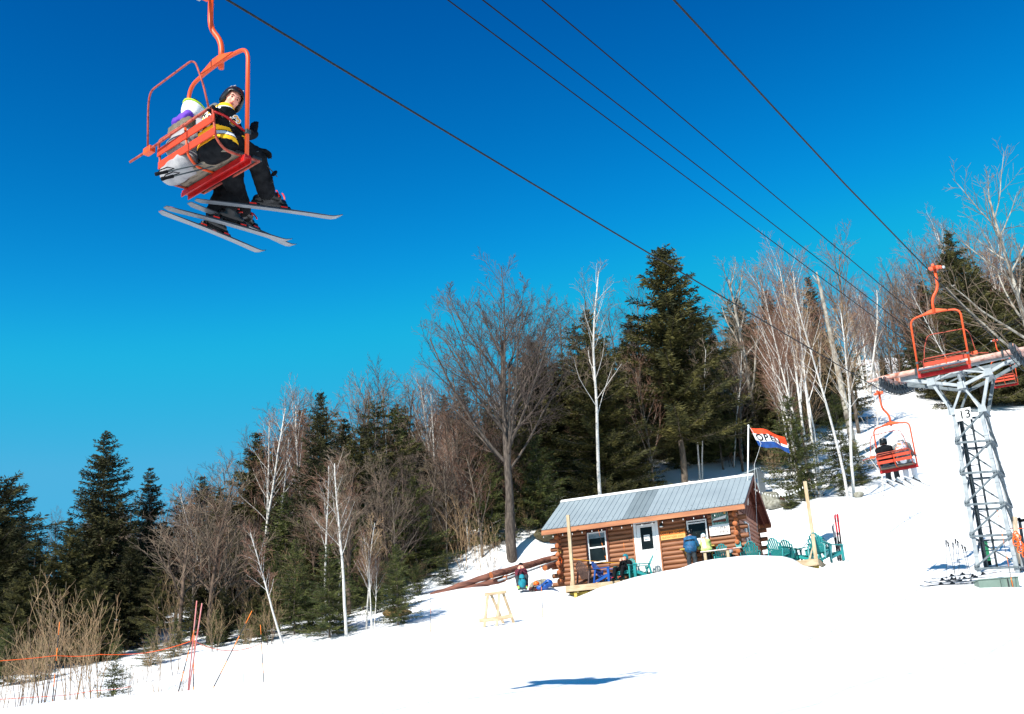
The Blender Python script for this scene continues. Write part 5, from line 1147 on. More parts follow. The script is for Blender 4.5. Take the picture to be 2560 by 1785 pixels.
# dark band across the back of the jacket
jo = [c for c in pb1.children if c.name.startswith('jacket')][0]; me = jo.data
for p in me.polygons:
    c = p.center
    if 1.27 * kb1 < c.z < 1.325 * kb1 and abs(c.x) < 0.2 and c.y < 0.05: p.material_index = 1
pg, Jg, kg = standing('person in pale green and white jacket with white helmet, leaning in at the window', 1770, 1408, -0.70, 22, [m_greenj, m_white], m_black, dict(helmet=m_white, helmet_res=0.018, goggles=m_teal, face_detail=False), H=1.62, lean=0.24)
jo = [c for c in pg.children if c.name.startswith('jacket')][0]
for p in jo.data.polygons:
    c = p.center
    if (-0.13 < c.x < -0.02 and c.y < 0.2 and c.z > 0.95) or (c.x < -0.2 and c.z > 1.2): p.material_index = 1
# white paper bag held by the blue-clad person
def seated(label, loc, rotz, jacket, trousers, head, k=1.0, hat=None, boots=None, res=0.022, hands_up=True, seat=0.30, lean=-0.1):
    r = empty('person', loc, (0, 0, rotz), label, 'person'); S_ = seat
    J = dict(pelvis=(0, -0.08, S_ + 0.12), chest=(0, -0.10 + lean, S_ + 0.40), neck=(0, -0.08 + lean, S_ + 0.58), head=(0, -0.03 + lean, S_ + 0.71), face=(0.15, 1, -0.2), shL=(-0.17, -0.07 + lean, S_ + 0.50), shR=(0.17, -0.07 + lean, S_ + 0.50),
             elL=(-0.22, 0.12 + lean, S_ + 0.28), elR=(0.22, 0.12 + lean, S_ + 0.28), wrL=(-0.05, 0.22 + lean, S_ + (0.55 if hands_up else 0.35)), wrR=(0.07, 0.24 + lean, S_ + (0.53 if hands_up else 0.33)),
             hpL=(-0.10, 0, S_ + 0.1), hpR=(0.10, 0, S_ + 0.1), anL=(-0.16, 0.55, 0.12), anR=(0.16, 0.60, 0.12))
    J['knL'] = two_bone(J['hpL'], J['anL'], 0.44, 0.44, (-0.2, 0.3, 1)); J['knR'] = two_bone(J['hpR'], J['anR'], 0.44, 0.44, (0.2, 0.3, 1))
    figure(r, J, jacket, trousers, res=res, noise=0.006, s=k, head=head)
    for an, kn in ((J['anL'], J['knL']), (J['anR'], J['knR'])): boot(r, an, (0, 1, 0), unit(A(*kn) - A(*an)), boots or m_blackgloss, m_redp, s=1.0, res=0.018)
    for w, sd in ((J['wrL'], 1), (J['wrR'], -1)): hand(r, w, (0.0, 0.1, 1) if hands_up else (0, 1, 0), (0, -1, 0) if hands_up else (0, 0, -1), sd, m_skin, 0.9, 1.0, 0.010, name='hand')
    return r
c = hit_cab(1563, 1437, -0.75)
seated('person in black with a teal helmet sitting in a teal chair, hands at the face', cw(c[0], -0.80, fz), CAB['yaw'] + math.radians(165), m_black, m_black, dict(helmet=m_teal, helmet_res=0.016, face_detail=True), seat=0.28, lean=-0.14)
# dark grey helmeted shape seated behind the rail
c = hit_cab(1832, 1398, -0.30)
seated('person in black with a grey helmet, seated low behind the board rail', cw(c[0], -0.3, fz), CAB['yaw'] + math.radians(100), m_black, m_black, dict(helmet=m_silver, helmet_res=0.018, face_detail=False), seat=0.05, lean=0.12)
# teal paddle-shaped shovel leaning by the corner
c = hit_cab(1858, 1397, -0.35); sv = empty('snow_shovel', cw(c[0], -0.35, fz), (math.radians(-6), math.radians(-8), CAB['yaw']), 'small teal shovel standing upright by the right cabin corner', 'shovel')
b = MB(); b.tube([(0, 0, 0), (0, 0, 0.9)], 0.016, 8); b.build('handle', m_cteal, sv); b = MB(); b.prism([(-0.10, 0.88), (0.10, 0.88), (0.12, 1.12), (0.06, 1.2), (-0.06, 1.2), (-0.12, 1.12)], 0.02, y0=-0.01); b.build('blade', m_cteal, sv, bevel=0.006)
# person sitting in the snow at the left with teal pack
gp = at(1306, 1484, 46.5); gzz = gz(gp[0], gp[1])
m_plaid = mat('plaid_shirt', srgb(110, 30, 46), srgb(36, 22, 36), scale=18, rough=0.85, contrast=(0.45, 0.55), c3=srgb(90, 30, 50))
ps = seated('person in red plaid shirt and black hat sitting on snow left of the cabin', (gp[0], gp[1] + 0.2, gzz + 0.0), math.radians(182), m_plaid, m_char, dict(hat=m_black, face_detail=True), seat=0.30, lean=0.16, boots=m_limep, res=0.02)
bp = empty('backpack', (gp[0] + 0.02, gp[1] - 0.42, gzz + 0.02), label='teal backpack standing between the legs of the plaid-shirted person', cat='backpack')
blob_obj('bag', [((-0.0, 0, 0.12), (0, 0, 0.48), 0.16, 0.12), ('e', (0, -0.08, 0.25), (0.14, 0.1, 0.15))], m_teal, bp, res=0.02, k=0.05, noise=0.008); b = MB(); b.bar((-0.14, -0.12, 0.40), (0.14, -0.12, 0.40), 0.02, 0.03); b.tube([(-0.06, -0.15, 0.1), (-0.06, -0.16, 0.4)], 0.008, 5); b.build('pack_straps', m_black, bp); b = MB(); b.box((-0.15, -0.14, -0.02), (0.15, 0.12, 0.06)); b.build('pack_base', m_char, bp, bevel=0.02)
bk = at(1365, 1474, 46.0); zk = gz(bk[0], bk[1])
b2 = empty('backpack', (bk[0], bk[1], zk), label='bright blue backpack lying on the snow beside the boulder', cat='backpack'); blob_obj('bag', [((-0.05, 0, 0.12), (0.12, 0, 0.26), 0.15, 0.16), ('e', (-0.22, 0, 0.1), (0.16, 0.1, 0.1))], m_cblue, b2, res=0.02, k=0.05, noise=0.015); b = MB(); b.tube([(-0.2, -0.1, 0.05), (-0.1, -0.18, 0.2), (0.1, -0.16, 0.3)], 0.012, 6); b.build('shoulder_strap', m_black, b2)
b3p = at(1342, 1475, 46.2); b3 = empty('ski_helmet', (b3p[0], b3p[1], gz(b3p[0], b3p[1]) + 0.10), label='orange helmet resting on dark gear between plaid-shirted person and blue backpack', cat='helmet'); blob_obj('shell', [('e', (0, 0, 0.17), (0.13, 0.15, 0.12))], m_oranp, b3, res=0.015, k=0.02, cuts=[((0, 0, 0.12), (0, 0, -1))]); b = MB(); b.tube([(-.1, 0, .13), (0, -.05, .02), (.1, 0, .13)], 0.008, 6); b.build('chin_strap', m_black, b3)
b4 = empty('gear_bag', (b3p[0] - 0.05, b3p[1] - 0.12, gz(b3p[0], b3p[1])), label='black and dark red gear bag under the orange helmet', cat='bag'); blob_obj('bag', [((-0.2, 0, 0.06), (0.2, 0, 0.08), 0.08, 0.09)], mat('dark_red_gear', srgb(30, 16, 16), srgb(110, 34, 22), scale=8, rough=0.8, contrast=(.5, .6)), b4, res=0.02, k=0.04, noise=0.02, nscale=30); b = MB(); b.tube([(-.12, -.08, .1), (0, -.1, .2), (.12, -.08, .1)], 0.01, 6); b.build('bag_handle', m_black, b4)
# ---------------------------------------------------------------- boulders
m_rock = mat('granite', srgb(150, 148, 138), srgb(92, 88, 78), scale=4, rough=0.9, bump=0.8, detail=10, c3=srgb(126, 124, 112), distort=1.5)
m_rockd = mat('mossy_ledge', srgb(96, 92, 76), srgb(46, 42, 32), scale=3, rough=0.95, bump=0.8, detail=10, c3=srgb(84, 76, 50))
def rock(name, u, v, depth, size, label, m=m_rock, seed=0, rz=0.0, sink=0.3, group=None):
    P = at(u, v, depth); z = gz(P[0], P[1]); rr = np.random.default_rng(seed); pr = []
    for i in range(4):
        c = rr.uniform(-0.35, 0.35, 3) * A(*size); pr.append(('e', c, tuple(A(*size) * rr.uniform(0.55, 0.8))))
    cuts = []
    for i in range(7):
        nn = unit(rr.normal(size=3)); cuts.append((nn * A(*size) * rr.uniform(0.62, 0.85), nn))
    V, Q = blob(pr, max(size) / 14, max(size) * 0.25, noise=max(size) * 0.02, nscale=5 / max(size), cuts=cuts)
    o = npmesh(name, V, Q, m, smooth=True); o.location = (P[0], P[1], z + size[2] * (1 - sink) * 0.6); o.rotation_euler = (0, 0, rz); return tag(o, label, 'rock', group)
rock('boulder', 1925, 1238, 56.5, (0.62, 0.5, 0.60), 'large grey boulder in the snow right of the cabin gable', seed=1)
rock('boulder', 1944, 1250, 55.8, (0.62, 0.5, 0.30), 'long low grey boulder in front of the large one', seed=2)
rock('boulder', 1948, 1230, 57, (0.26, 0.26, 0.30), 'small rusty brown stone between the two grey boulders', m=mat('rusty_stone', srgb(110, 70, 52), srgb(60, 44, 38), scale=5, rough=0.9, bump=0.6), seed=3)
rock('boulder', 1352, 1445, 48.2, (0.72, 0.4, 0.38), 'flat lichen-grey boulder by the logs left of the cabin', seed=4)
rock('rock_ledge', 1368, 1362, 55, (0.7, 0.8, 0.45), 'dark mossy ledge poking from the snow behind the cabin left corner', m=m_rockd, seed=5)
rock('rock_ledge', 1312, 1440, 50, (0.35, 0.3, 0.25), 'small rock beside the base of the large bare tree', m=m_rockd, seed=8)
rock('rock_ledge', 1000, 1548, 42.5, (0.62, 0.35, 0.20), 'brown leafy hump bare of snow at the forest edge', m=mat('leaf_litter', srgb(120, 86, 46), srgb(60, 44, 26), scale=9, rough=0.95, bump=1.0, detail=10, c3=srgb(96, 80, 44)), seed=6)
rock('rock_ledge', 1975, 1258, 55, (0.6, 0.3, 0.15), 'low mossy stone under the bushy fir right of the cabin', m=m_rockd, seed=9)
rock('boulder', 2146, 1236, 55, (0.28, 0.22, 0.2), 'small boulder beside the two leaning birches', seed=10)
# ---------------------------------------------------------------- brown logs laid along the slope
m_logpile = mat('peeled_brown_log', srgb(128, 82, 66), srgb(74, 44, 38), scale=4, rough=0.8, stretch=(0.4, 3, 3), bump=0.4, detail=8)
def ground_px(u, v, d0=30, d1=70):
    """point where the ray of a photograph pixel meets the snow"""
    r = at(u, v, 1.0); d = d0; pz = None
    while d < d1:
        P = r * d
        if P[2] < gz(P[0], P[1]): return P
        d += 0.15
    return r * d1
for (a, b_, ra_, up_, lab) in (((1078, 1490), (1232, 1436), 0.13, 0.12, 'peeled brown log on the snow, upper left one of the row'), ((1228, 1438), (1396, 1392), 0.14, 0.18, 'long peeled brown log leading up to the left cabin corner'),
                               ((1100, 1492), (1262, 1446), 0.13, -0.05, 'lower brown log lying against the upper one at the forest edge'), ((1262, 1446), (1312, 1430), 0.10, -0.02, 'short brown log end behind the plaid-shirted person'), ((1362, 1420), (1393, 1408), 0.12, 0.0, 'short reddish log between boulder and cabin corner')):
    P0 = at(a[0], a[1], 47.2); P1 = at(b_[0], b_[1], 49.2 if b_[0] > 1300 else 47.6)
    for P in (P0, P1): P[2] = P[2]
    n = 9; V = [P0 + (P1 - P0) * i / n + A(0, 0, 0.015 * math.sin(i * 2.1)) for i in range(n + 1)]; o_l = (P0 + P1) / 2
    r = empty('felled_log', o_l, label=lab, cat='log', group='brown logs laid in a row left of the cabin'); b = MB(); b.tube([p - o_l for p in V], [ra_ * (1 + 0.05 * math.sin(i * 1.7)) for i in range(n + 1)], 12); b.build('log_bark', m_logpile, r, smooth=True)
    b = MB(); b.disc(V[0] - o_l - unit(V[1] - V[0]) * 0.005, V[1] - V[0], ra_ * 0.95, 0.012, 12); b.disc(V[-1] - o_l + unit(V[-1] - V[-2]) * 0.005, V[1] - V[0], ra_ * 0.95, 0.012, 12); b.build('cut_end', m_logend, r)
# snow-grey pipe under the log
P0, P1 = at(1245, 1452, 47.0), at(1392, 1402, 48.6); b = MB(); b.tube([A(0, 0, 0), (P1 - P0) / 2 + A(0, 0, -0.02), P1 - P0], 0.045, 10); o = b.build('water_pipe', m_galv, smooth=True); o.location = P0; tag(o, 'pale grey pipe running just below the long brown log', 'pipe')
# ---------------------------------------------------------------- A-frame sawhorse
sa = at(1240, 1573, 37.3); zs = gz(sa[0], sa[1]); saw = empty('sawhorse', (sa[0], sa[1], zs), (0, 0, math.radians(-12)), 'raw timber A-frame sawhorse standing alone on the snow', 'sawhorse')
dep = sa @ CF; H_ = 84 / FPX * dep; w_ = 0.40
for nm, a, c in (('leg', (-w_, -0.02, -0.1), (-w_ + 0.14, 0.22, H_)), ('leg', (0.02, 0.0, -0.06), (0.13, 0.22, H_)), ('leg', (0.16, 0.62, 0.0), (-w_ + 0.22, 0.26, H_)), ('leg', (w_ + 0.1, 0.62, 0.0), (0.24, 0.26, H_))):
    b = MB(); b.bar(a, c, 0.085, 0.04, up=(0, 1, 0)); b.build(nm, m_lumberz, saw, bevel=0.003)
b = MB(); b.bar((-w_ + 0.02, 0.24, H_ - 0.03), (0.36, 0.24, H_ + 0.0), 0.10, 0.09); b.build('top_beam', m_lumber, saw, bevel=0.003)
b = MB(); b.bar((-w_ - 0.16, 0.04, 0.22), (0.12, 0.045, 0.24), 0.04, 0.13); b.bar((0.10, 0.0, 0.22), (w_ + 0.18, 0.05, 0.30), 0.04, 0.13); b.build('cross_board', m_lumber, saw, bevel=0.003)
# ---------------------------------------------------------------- bamboo marker poles with orange and black bands
m_bo = mat('orange_band', srgb(240, 130, 40), srgb(226, 110, 30), rough=0.6); m_bk = mat('black_band', (0.015, 0.015, 0.018), (0.03, 0.03, 0.03), rough=0.6); m_pink = mat('faded_pink_pole', srgb(196, 96, 90), srgb(186, 130, 128), scale=6, rough=0.6)
POLES = {}
def pole(key, base, top, depth, label, mats=None, r=0.0145, depth_top=None, bands=7, group='banded marker poles along the snow edge'):
    B = at(base[0], base[1], depth); g_ = gz(B[0], B[1]); T = at(top[0], top[1], depth_top or depth); B2 = A(B[0], B[1], min(B[2], g_ - 0.02) if abs(B[2] - g_) < 1.0 else B[2])
    rt = empty('marker_pole', B2, label=label, cat='marker pole', group=group); d = T - B2
    if mats == 'pink':
        b = MB(); b.tube([d * 0, d], [r * 1.25, r], 8); b.build('shaft', m_pink, rt, smooth=True)
    else:
        f = list(np.linspace(0, 1, bands + 1)); b = MB()
        for i in range(bands): b.tube([d * f[i], d * f[i + 1]], [r * (1 - 0.4 * f[i]), r * (1 - 0.4 * f[i + 1])], 8, mi=i % 2)
        b.build('shaft', [m_bo, m_bk], rt, smooth=True)
    POLES[key] = (B2, d); return rt
pole('a', (129, 1776), (149, 1555), 25, 'orange and black marker pole on the far left carrying two orange ropes')
pole('b', (440, 1751), (492, 1550), 26, 'black and orange marker pole leaning right, left one of the crossed bundle', bands=8)
pole('c', (468, 1742), (492, 1502), 26.2, 'faded pink pole leaning right in the crossed bundle, left pink one', 'pink', r=0.014)
pole('d', (469, 1735), (505, 1508), 25.8, 'faded pink pole in the crossed bundle, right pink one', 'pink', r=0.014)
pole('e', (483, 1749), (486, 1588), 26, 'short upright orange and black pole in the crossed bundle', bands=5)
pole('f', (520, 1746), (630, 1527), 26.5, 'strongly leaning orange and black pole right of the crossed bundle', bands=7)
pole('g', (610, 1732), (609, 1654), 29.5, 'short thin marker pole left of the rope end', r=0.010, bands=3)
pole('h', (661, 1730), (651, 1562), 31, 'marker pole carrying the right end of the orange rope')
pole('i', (1076, 1574), (1077, 1486), 37.5, 'thin marker pole alone on the snow left of the sawhorse', r=0.010, bands=4)
pole('j', (1357, 1545), (1351, 1414), 38, 'thin marker pole in front of the boulder left of the cabin', r=0.011, bands=5)
pole('k', (2136, 1370), (2121, 1285), 43, 'thin dark marker pole on open snow right of the standing skis', r=0.008, bands=1)
pole('l', (1517, 1405), (1496, 1325), 47.5, 'orange and black pole standing in front of the cabin window', r=0.012, bands=5)
pole('m', (1568, 1450), (1559, 1357), 47.0, 'orange and black pole before the seated person with teal helmet', r=0.012, bands=5)
pole('n', (2530, 1455), (2493, 1276), 30.2, 'orange and black marker pole in front of the tower and the green box', r=0.010, bands=7)
m_orope = mat('orange_rope', srgb(240, 96, 24), srgb(222, 76, 16), rough=0.7); m_yrope = mat('yellow_rope', srgb(244, 176, 40), srgb(230, 160, 30), rough=0.7)
def swag(pts, sag, r, m, label, name='safety_rope', cat='rope'):
    P = []
    for i in range(len(pts) - 1):
        a, c = A(*pts[i]), A(*pts[i + 1]); s = sag[i] if isinstance(sag, (list, tuple)) else sag
        for k in range(13): t = k / 12; P.append(a + (c - a) * t - A(0, 0, s * 4 * t * (1 - t)))
    o0 = P[0]; b = MB(); b.tube([p - o0 for p in P], r, 6); o = b.build(name, m, smooth=True); o.location = o0; return tag(o, label, cat)
on = lambda k, f: POLES[k][0] + POLES[k][1] * f
swag([at(-60, 1655, 24), on('a', 0.63), at(250, 1636, 25.5), at(365, 1632, 26), on('c', 0.60), on('h', 0.73)], [0.02, 0.03, 0.02, 0.03, 0.22], 0.008, m_orope, 'upper orange rope strung between marker poles at the lower left')
swag([at(-60, 1752, 24), on('a', 0.18), at(230, 1727, 25.5), at(328, 1716, 26.5)], [0.0, 0.02, 0.02], 0.007, m_orope, 'lower orange rope from the far left marker pole into the small spruce')
swag([hit_cab_w for hit_cab_w in (POST_L + A(0, 0, 1.12), on('m', 0.62))], [0.03], 0.010, m_yrope, 'yellow rope from the left deck post to the banded pole')
swag([on('m', 0.12) + A(0, 0, 0.1), cw(hit_cab(1490, 1454, -D)[0], -D - 0.02, fz + 0.03)], [0.02], 0.009, m_yrope, 'yellow rope slanting down over the deck edge by the blue chair')
# right post string lights and guy line
pr0 = POST_R[0] + A(0, 0, POST_R[1] - 0.12); g0 = cw(XR + 0.45, HD - 0.2, EV + 1.05)
pts = [g0 * (1 - t) + pr0 * t - A(0, 0, 0.35 * 4 * t * (1 - t)) for t in np.linspace(0, 1, 25)]
bulbs('string_lights', pts, 'string of clear bulbs from the cabin gable to the right deck post', step=0.24, drop=0.08)
swag([POST_R[0] + A(0.05, 0, 0.95), cw(hit_cab(2088, 1354, 0.3)[0], 0.3, fz + 0.62)], [0.05], 0.008, m_white, 'thin white cord from the right deck post to the standing skis', name='cord', cat='cord')
# ---------------------------------------------------------------- skis standing at the deck right end
c = hit_cab(2098, 1400, 0.1); sb = cw(c[0], 0.1, 0); sd0 = at(2100, 1400, 45.5); sd0[2] = gz(sd0[0], sd0[1])
rr = random.Random(5)
m_redtop = mat('red_black_ski_top', srgb(206, 20, 40), srgb(20, 20, 24), scale=3, rough=0.3, contrast=(0.48, 0.52)); m_gtop = mat('grey_ski_top', srgb(110, 118, 128), srgb(30, 34, 40), scale=4, rough=0.3, contrast=(.45, .55))
for i, (du, tu, vt, lab, tp) in enumerate(((0, 2086, 1284, 'ski with red and black top standing upright, tip highest of the rack', m_redtop), (6, 2093, 1283, 'second ski of the tall red and black pair', m_redtop), (-6, 2080, 1312, 'grey ski leaning in the rack, left of the red pair', m_gtop), (-2, 2083, 1308, 'pale ski leaning beside the grey one in the rack', m_white))):
    dd_ = 45.5 + 0.1 * i; P0 = at(2102 + du, 1403, dd_); P1 = at(tu, vt, dd_)
    make_ski(lab, P0, P1, unit(-CF + A(0.3 * (-1) ** i, 0, 0.1)), top=tp, base_m=tp if i < 2 else m_skibase, group='skis stood up at the right end of the deck')
for i, (a, c_) in enumerate((((2096, 1352), (2112, 1402)), ((2088, 1345), (2098, 1400)), ((2104, 1362), (2106, 1402)))):
    ski_pole('ski pole stuck in the snow among the standing skis, %s' % ('right one', 'left one', 'middle one')[i], at(a[0], a[1], 45.3), at(c_[0], c_[1], 45.3), group='ski poles among the standing skis')
# ---------------------------------------------------------------- gear around the tower base
gb = at(2502, 1462, 30.4); zg_ = gz(gb[0], gb[1]); box = empty('utility_box', (gb[0], gb[1], zg_), (0, 0, math.radians(-6)), 'long pale green metal box half buried in the snow below the tower', 'box')
m_gbox = mat('pale_green_metal', srgb(112, 130, 120), srgb(100, 118, 108), scale=2, rough=0.5)
b = MB(); b.box((-0.55, 0, -0.2), (0.48, 0.5, 0.22)); b.box((-0.57, -0.02, 0.222), (0.50, 0.52, 0.25)); b.build('box_body', m_gbox, box, bevel=0.01); b = MB(); b.box((0.18, -0.02, -0.15), (0.21, -0.002, 0.20)); b.box((0.0, -0.012, -0.15), (0.008, -0.001, 0.20)); b.box((0.27, -0.02, 0.0), (0.31, -0.002, 0.16)); b.build('box_latch', m_bk, box)
for i, (a, c_) in enumerate((((2365, 1350), (2366, 1450)), ((2369, 1354), (2390, 1450)), ((2382, 1356), (2388, 1452)), ((2388, 1347), (2399, 1450)), ((2394, 1352), (2402, 1455)), ((2404, 1361), (2428, 1455)), ((2412, 1366), (2432, 1462)))):
    ski_pole('black-gripped ski pole stuck in the snow left of the tower, number %d from the left' % (i + 1) if False else ['leftmost ski pole of the cluster left of the tower', 'leaning ski pole next to the leftmost of the cluster', 'ski pole with dangling strap, middle of the cluster', 'tallest ski pole of the cluster left of the tower', 'ski pole just right of the tallest one', 'leaning ski pole toward the tower leg', 'ski pole nearest to the tower leg'][i], at(a[0], a[1], 31.5), at(c_[0], c_[1], 31.5), group='ski poles stuck in the snow left of the tower')
lab_s = ['ski lying on the snow, longest tip pointing left below the poles', 'ski lying second in the heap below the poles', 'black ski lying third in the heap below the poles', 'ski lying across the heap toward the green box', 'ski lying beside the green box, far end of the heap', 'ski lying behind the heap of skis']
for i, (a, c_, d_) in enumerate((((2305, 1463), (2425, 1462), 31.0), ((2330, 1457), (2440, 1464), 31.2), ((2336, 1452), (2400, 1462), 31.4), ((2380, 1458), (2470, 1452), 31.3), ((2410, 1452), (2480, 1438), 31.6), ((2340, 1460), (2450, 1457), 31.6))):
    P0, P1 = at(a[0], a[1], d_), at(c_[0], c_[1], d_ + 0.3); P0[2] = gz(P0[0], P0[1]) + 0.03 + 0.02 * i; P1[2] = gz(P1[0], P1[1]) + 0.03 + 0.03 * i
    d__ = unit(P0 - P1); mid = (P0 + P1) / 2; make_ski(lab_s[i], mid - d__ * 0.82, mid + d__ * 0.82, (0, 0, 1), top=m_gtop if i % 2 else m_skitop, group='skis lying on the snow below the tower')
# green ski / snowboard standing inside the tower foot
gs = at(2473, 1412, 34.6); gs[2] = gz(gs[0], gs[1]) + 0.02; gt = at(2461, 1352, 34.6)
r = empty('green_board', gs, label='bright green board standing inside the tower foot', cat='board'); b = MB(); b.bar((0, 0, 0), gt - gs, 0.16, 0.03, up=CF); b.build('board', mat('bright_green', srgb(90, 226, 150), srgb(40, 190, 110), rough=0.4), r, bevel=0.012); b = MB(); b.bar((gt - gs) * 0.02 + -CF * 0.03, (gt - gs) * 0.2 - CF * 0.03, 0.10, 0.04, up=CF); b.build('board_foot', m_black, r)
# wooden post with orange rope coil, right edge
wp = at(2543, 1415, 33.0); wz = gz(wp[0], wp[1]); wt = at(2523, 1286, 33.0)
r = empty('wooden_stake', (wp[0], wp[1], wz - 0.1), label='pale weathered wooden stake leaning by the right tower leg', cat='stake'); b = MB(); b.bar((0, 0, 0), (wt[0] - wp[0] + 0.35, 0, wt[2] - wz + 0.1), 0.11, 0.09); b.build('stake', mat('weathered_lumber', srgb(206, 186, 160), srgb(160, 140, 118), scale=4, rough=0.8, stretch=(4, 4, .6)), r, bevel=0.005); b = MB(); b.box((-0.08, -0.06, 0.1), (0.08, 0.06, 0.3)); b.build('base_wrap', m_bk, r)
oc = at(2537, 1362, 32.6); b = MB(); rr = random.Random(2)
for k in range(9):
    cx, cz = rr.uniform(-.05, .10) + 0.02 * k, 0.28 - 0.07 * k; b.tube([(cx + 0.085 * math.cos(a) + rr.uniform(-.01, .01), 0.03 * math.sin(2 * a) - 0.01 * k, cz + 0.11 * math.sin(a)) for a in np.linspace(0, 2 * math.pi, 15)[:-1]], 0.015, 6, closed=True)
o = b.build('rope_coil', m_oranp, smooth=True); o.location = oc; tag(o, 'tangled orange rope coil hanging by the right tower leg', 'rope')
for i, (a, c_) in enumerate((((2532, 1300), (2540, 1372)), ((2549, 1302), (2556, 1366)))):
    P0, P1 = at(c_[0], c_[1], 34.5), at(a[0], a[1], 34.5); r = empty('rack_post', P0, label=('left' if i == 0 else 'right') + ' grey post with black cap of the rack at the right edge', cat='post', group='posts of the rack at the right edge')
    b = MB(); b.bar(A(0, 0, -0.5), P1 - P0, 0.07, 0.07); b.build('post_tube', m_galvd, r); b = MB(); b.bar(P1 - P0 - NN * 0.03, P1 - P0 + NN * 0.16 + A(0, 0, -.0), 0.10, 0.08); b.ball(P1 - P0 + A(0, 0, 0.05), (0.05, 0.05, 0.06), 8); b.build('post_cap', m_black, r)
swag([at(2522, 1321, 33.5), at(2545, 1321, 33.8), at(2590, 1322, 34)], 0.0, 0.012, m_orope, 'orange cord across the rack posts at the right edge', name='cord', cat='cord')
# ---------------------------------------------------------------- trees
def tubes_np(polys, sides):
    """polys: list of (pts, radii); groups by length, vectorised rings -> V, F(quads)"""
    Vs, Fs, off = [], [], 0; by = {}
    for P, R in polys: by.setdefault(len(P), []).append((P, R))
    a = np.arange(sides) * 2 * math.pi / sides
    for N, lst in by.items():
        P = np.array([p for p, _ in lst], float); R = np.array([r for _, r in lst], float); B = len(P)
        T = np.gradient(P, axis=1); T /= np.linalg.norm(T, axis=2, keepdims=True) + 1e-12
        ref = np.where(np.abs(T[:, :1, 2:3]) < 0.8, np.array([0, 0, 1.0]), np.array([1.0, 0, 0])); ref = np.repeat(ref, N, 1)
        u = np.cross(T, ref); u /= np.linalg.norm(u, axis=2, keepdims=True) + 1e-12; w = np.cross(T, u)
        V = P[:, :, None, :] + R[:, :, None, None] * (np.cos(a)[None, None, :, None] * u[:, :, None, :] + np.sin(a)[None, None, :, None] * w[:, :, None, :])
        idx = off + np.arange(B * N * sides).reshape(B, N, sides); n = np.roll(idx, -1, 2)
        F = np.stack([idx[:, :-1], n[:, :-1], n[:, 1:], idx[:, 1:]], -1).reshape(-1, 4)
        Vs.append(V.reshape(-1, 3)); Fs.append(F); off += B * N * sides
    return np.concatenate(Vs), np.concatenate(Fs)
def grow(rng, start, d, L, r, lev, spec, out):
    """recursive limb; spec[lev] = (children, angle, length ratio, start fraction, wobble, uplift, segments)"""
    nch, ang, lr, sf, wob, upl, ns = spec[lev][:7]; cr = spec[lev][7] if len(spec[lev]) > 7 else 0.62
    P = [start]; dd = unit(d)
    for i in range(ns):
        dd = unit(dd + rng.normal(0, wob, 3) + A(0, 0, upl)); P.append(P[-1] + dd * L / ns)
    P = np.array(P); R = r * (1 - 0.72 * np.linspace(0, 1, ns + 1) ** 1.1); out.setdefault(lev, []).append((P, R))
    if lev + 1 >= len(spec): return
    n = max(1, int(round(nch * rng.uniform(0.8, 1.2)))); ga = rng.uniform(0, 6.28)
    for k in range(n):
        t = sf + (0.98 - sf) * (k + rng.uniform(0.2, 0.9)) / n; i = min(int(t * ns), ns - 1); f = t * ns - i; p = P[i] * (1 - f) + P[i + 1] * f; ax = unit(P[i + 1] - P[i])
        ga += 2.4 + rng.normal(0, 0.5); s = unit(np.cross(ax, (0.31, 0.2, 0.93) if abs(ax[2]) < 0.95 else (1, 0, 0))); q = np.cross(ax, s); an = math.radians(ang * rng.uniform(0.7, 1.3))
        nd_ = ax * math.cos(an) + (s * math.cos(ga) + q * math.sin(ga)) * math.sin(an)
        grow(rng, p, nd_, L * lr * rng.uniform(0.65, 1.2) * (1.15 - 0.6 * (t - sf) / (1 - sf)), max(r * (1 - 0.72 * t) * cr, 0.0035), lev + 1, spec, out)
def bare_tree(name, seed, H, stems, spec, r0, bark, twig, split=2, tw_min=0.0045, sides=(8, 6, 4, 3, 3), label=None, cat='tree', group=None, bare_frac=0.0):
    rng = np.random.default_rng(seed); out = {}
    for (dx, dy, lx, ly, h, r) in stems:
        grow(rng, A(dx, dy, -0.25), A(lx, ly, 1.0), H * h, r0 * r, 0, spec, out)
    root = empty(name, label=label, cat=cat, group=group)
    tp = [np.zeros((0, 3))]; V0, F0, off = [], [], 0
    for l in range(split):
        if l in out:
            V, F = tubes_np(out[l], sides[l]); V0.append(V); F0.append(F + off); off += len(V)
    npmesh('trunk', np.concatenate(V0), np.concatenate(F0), bark, root, smooth=True)
    V0, F0, off = [], [], 0
    for l in range(split, len(spec)):
        if l in out:
            o2 = [(P, np.maximum(R, tw_min)) for P, R in out[l]]; V, F = tubes_np(o2, sides[l]); V0.append(V); F0.append(F + off); off += len(V)
    npmesh('crown', np.concatenate(V0), np.concatenate(F0), twig, root, smooth=False)
    return root
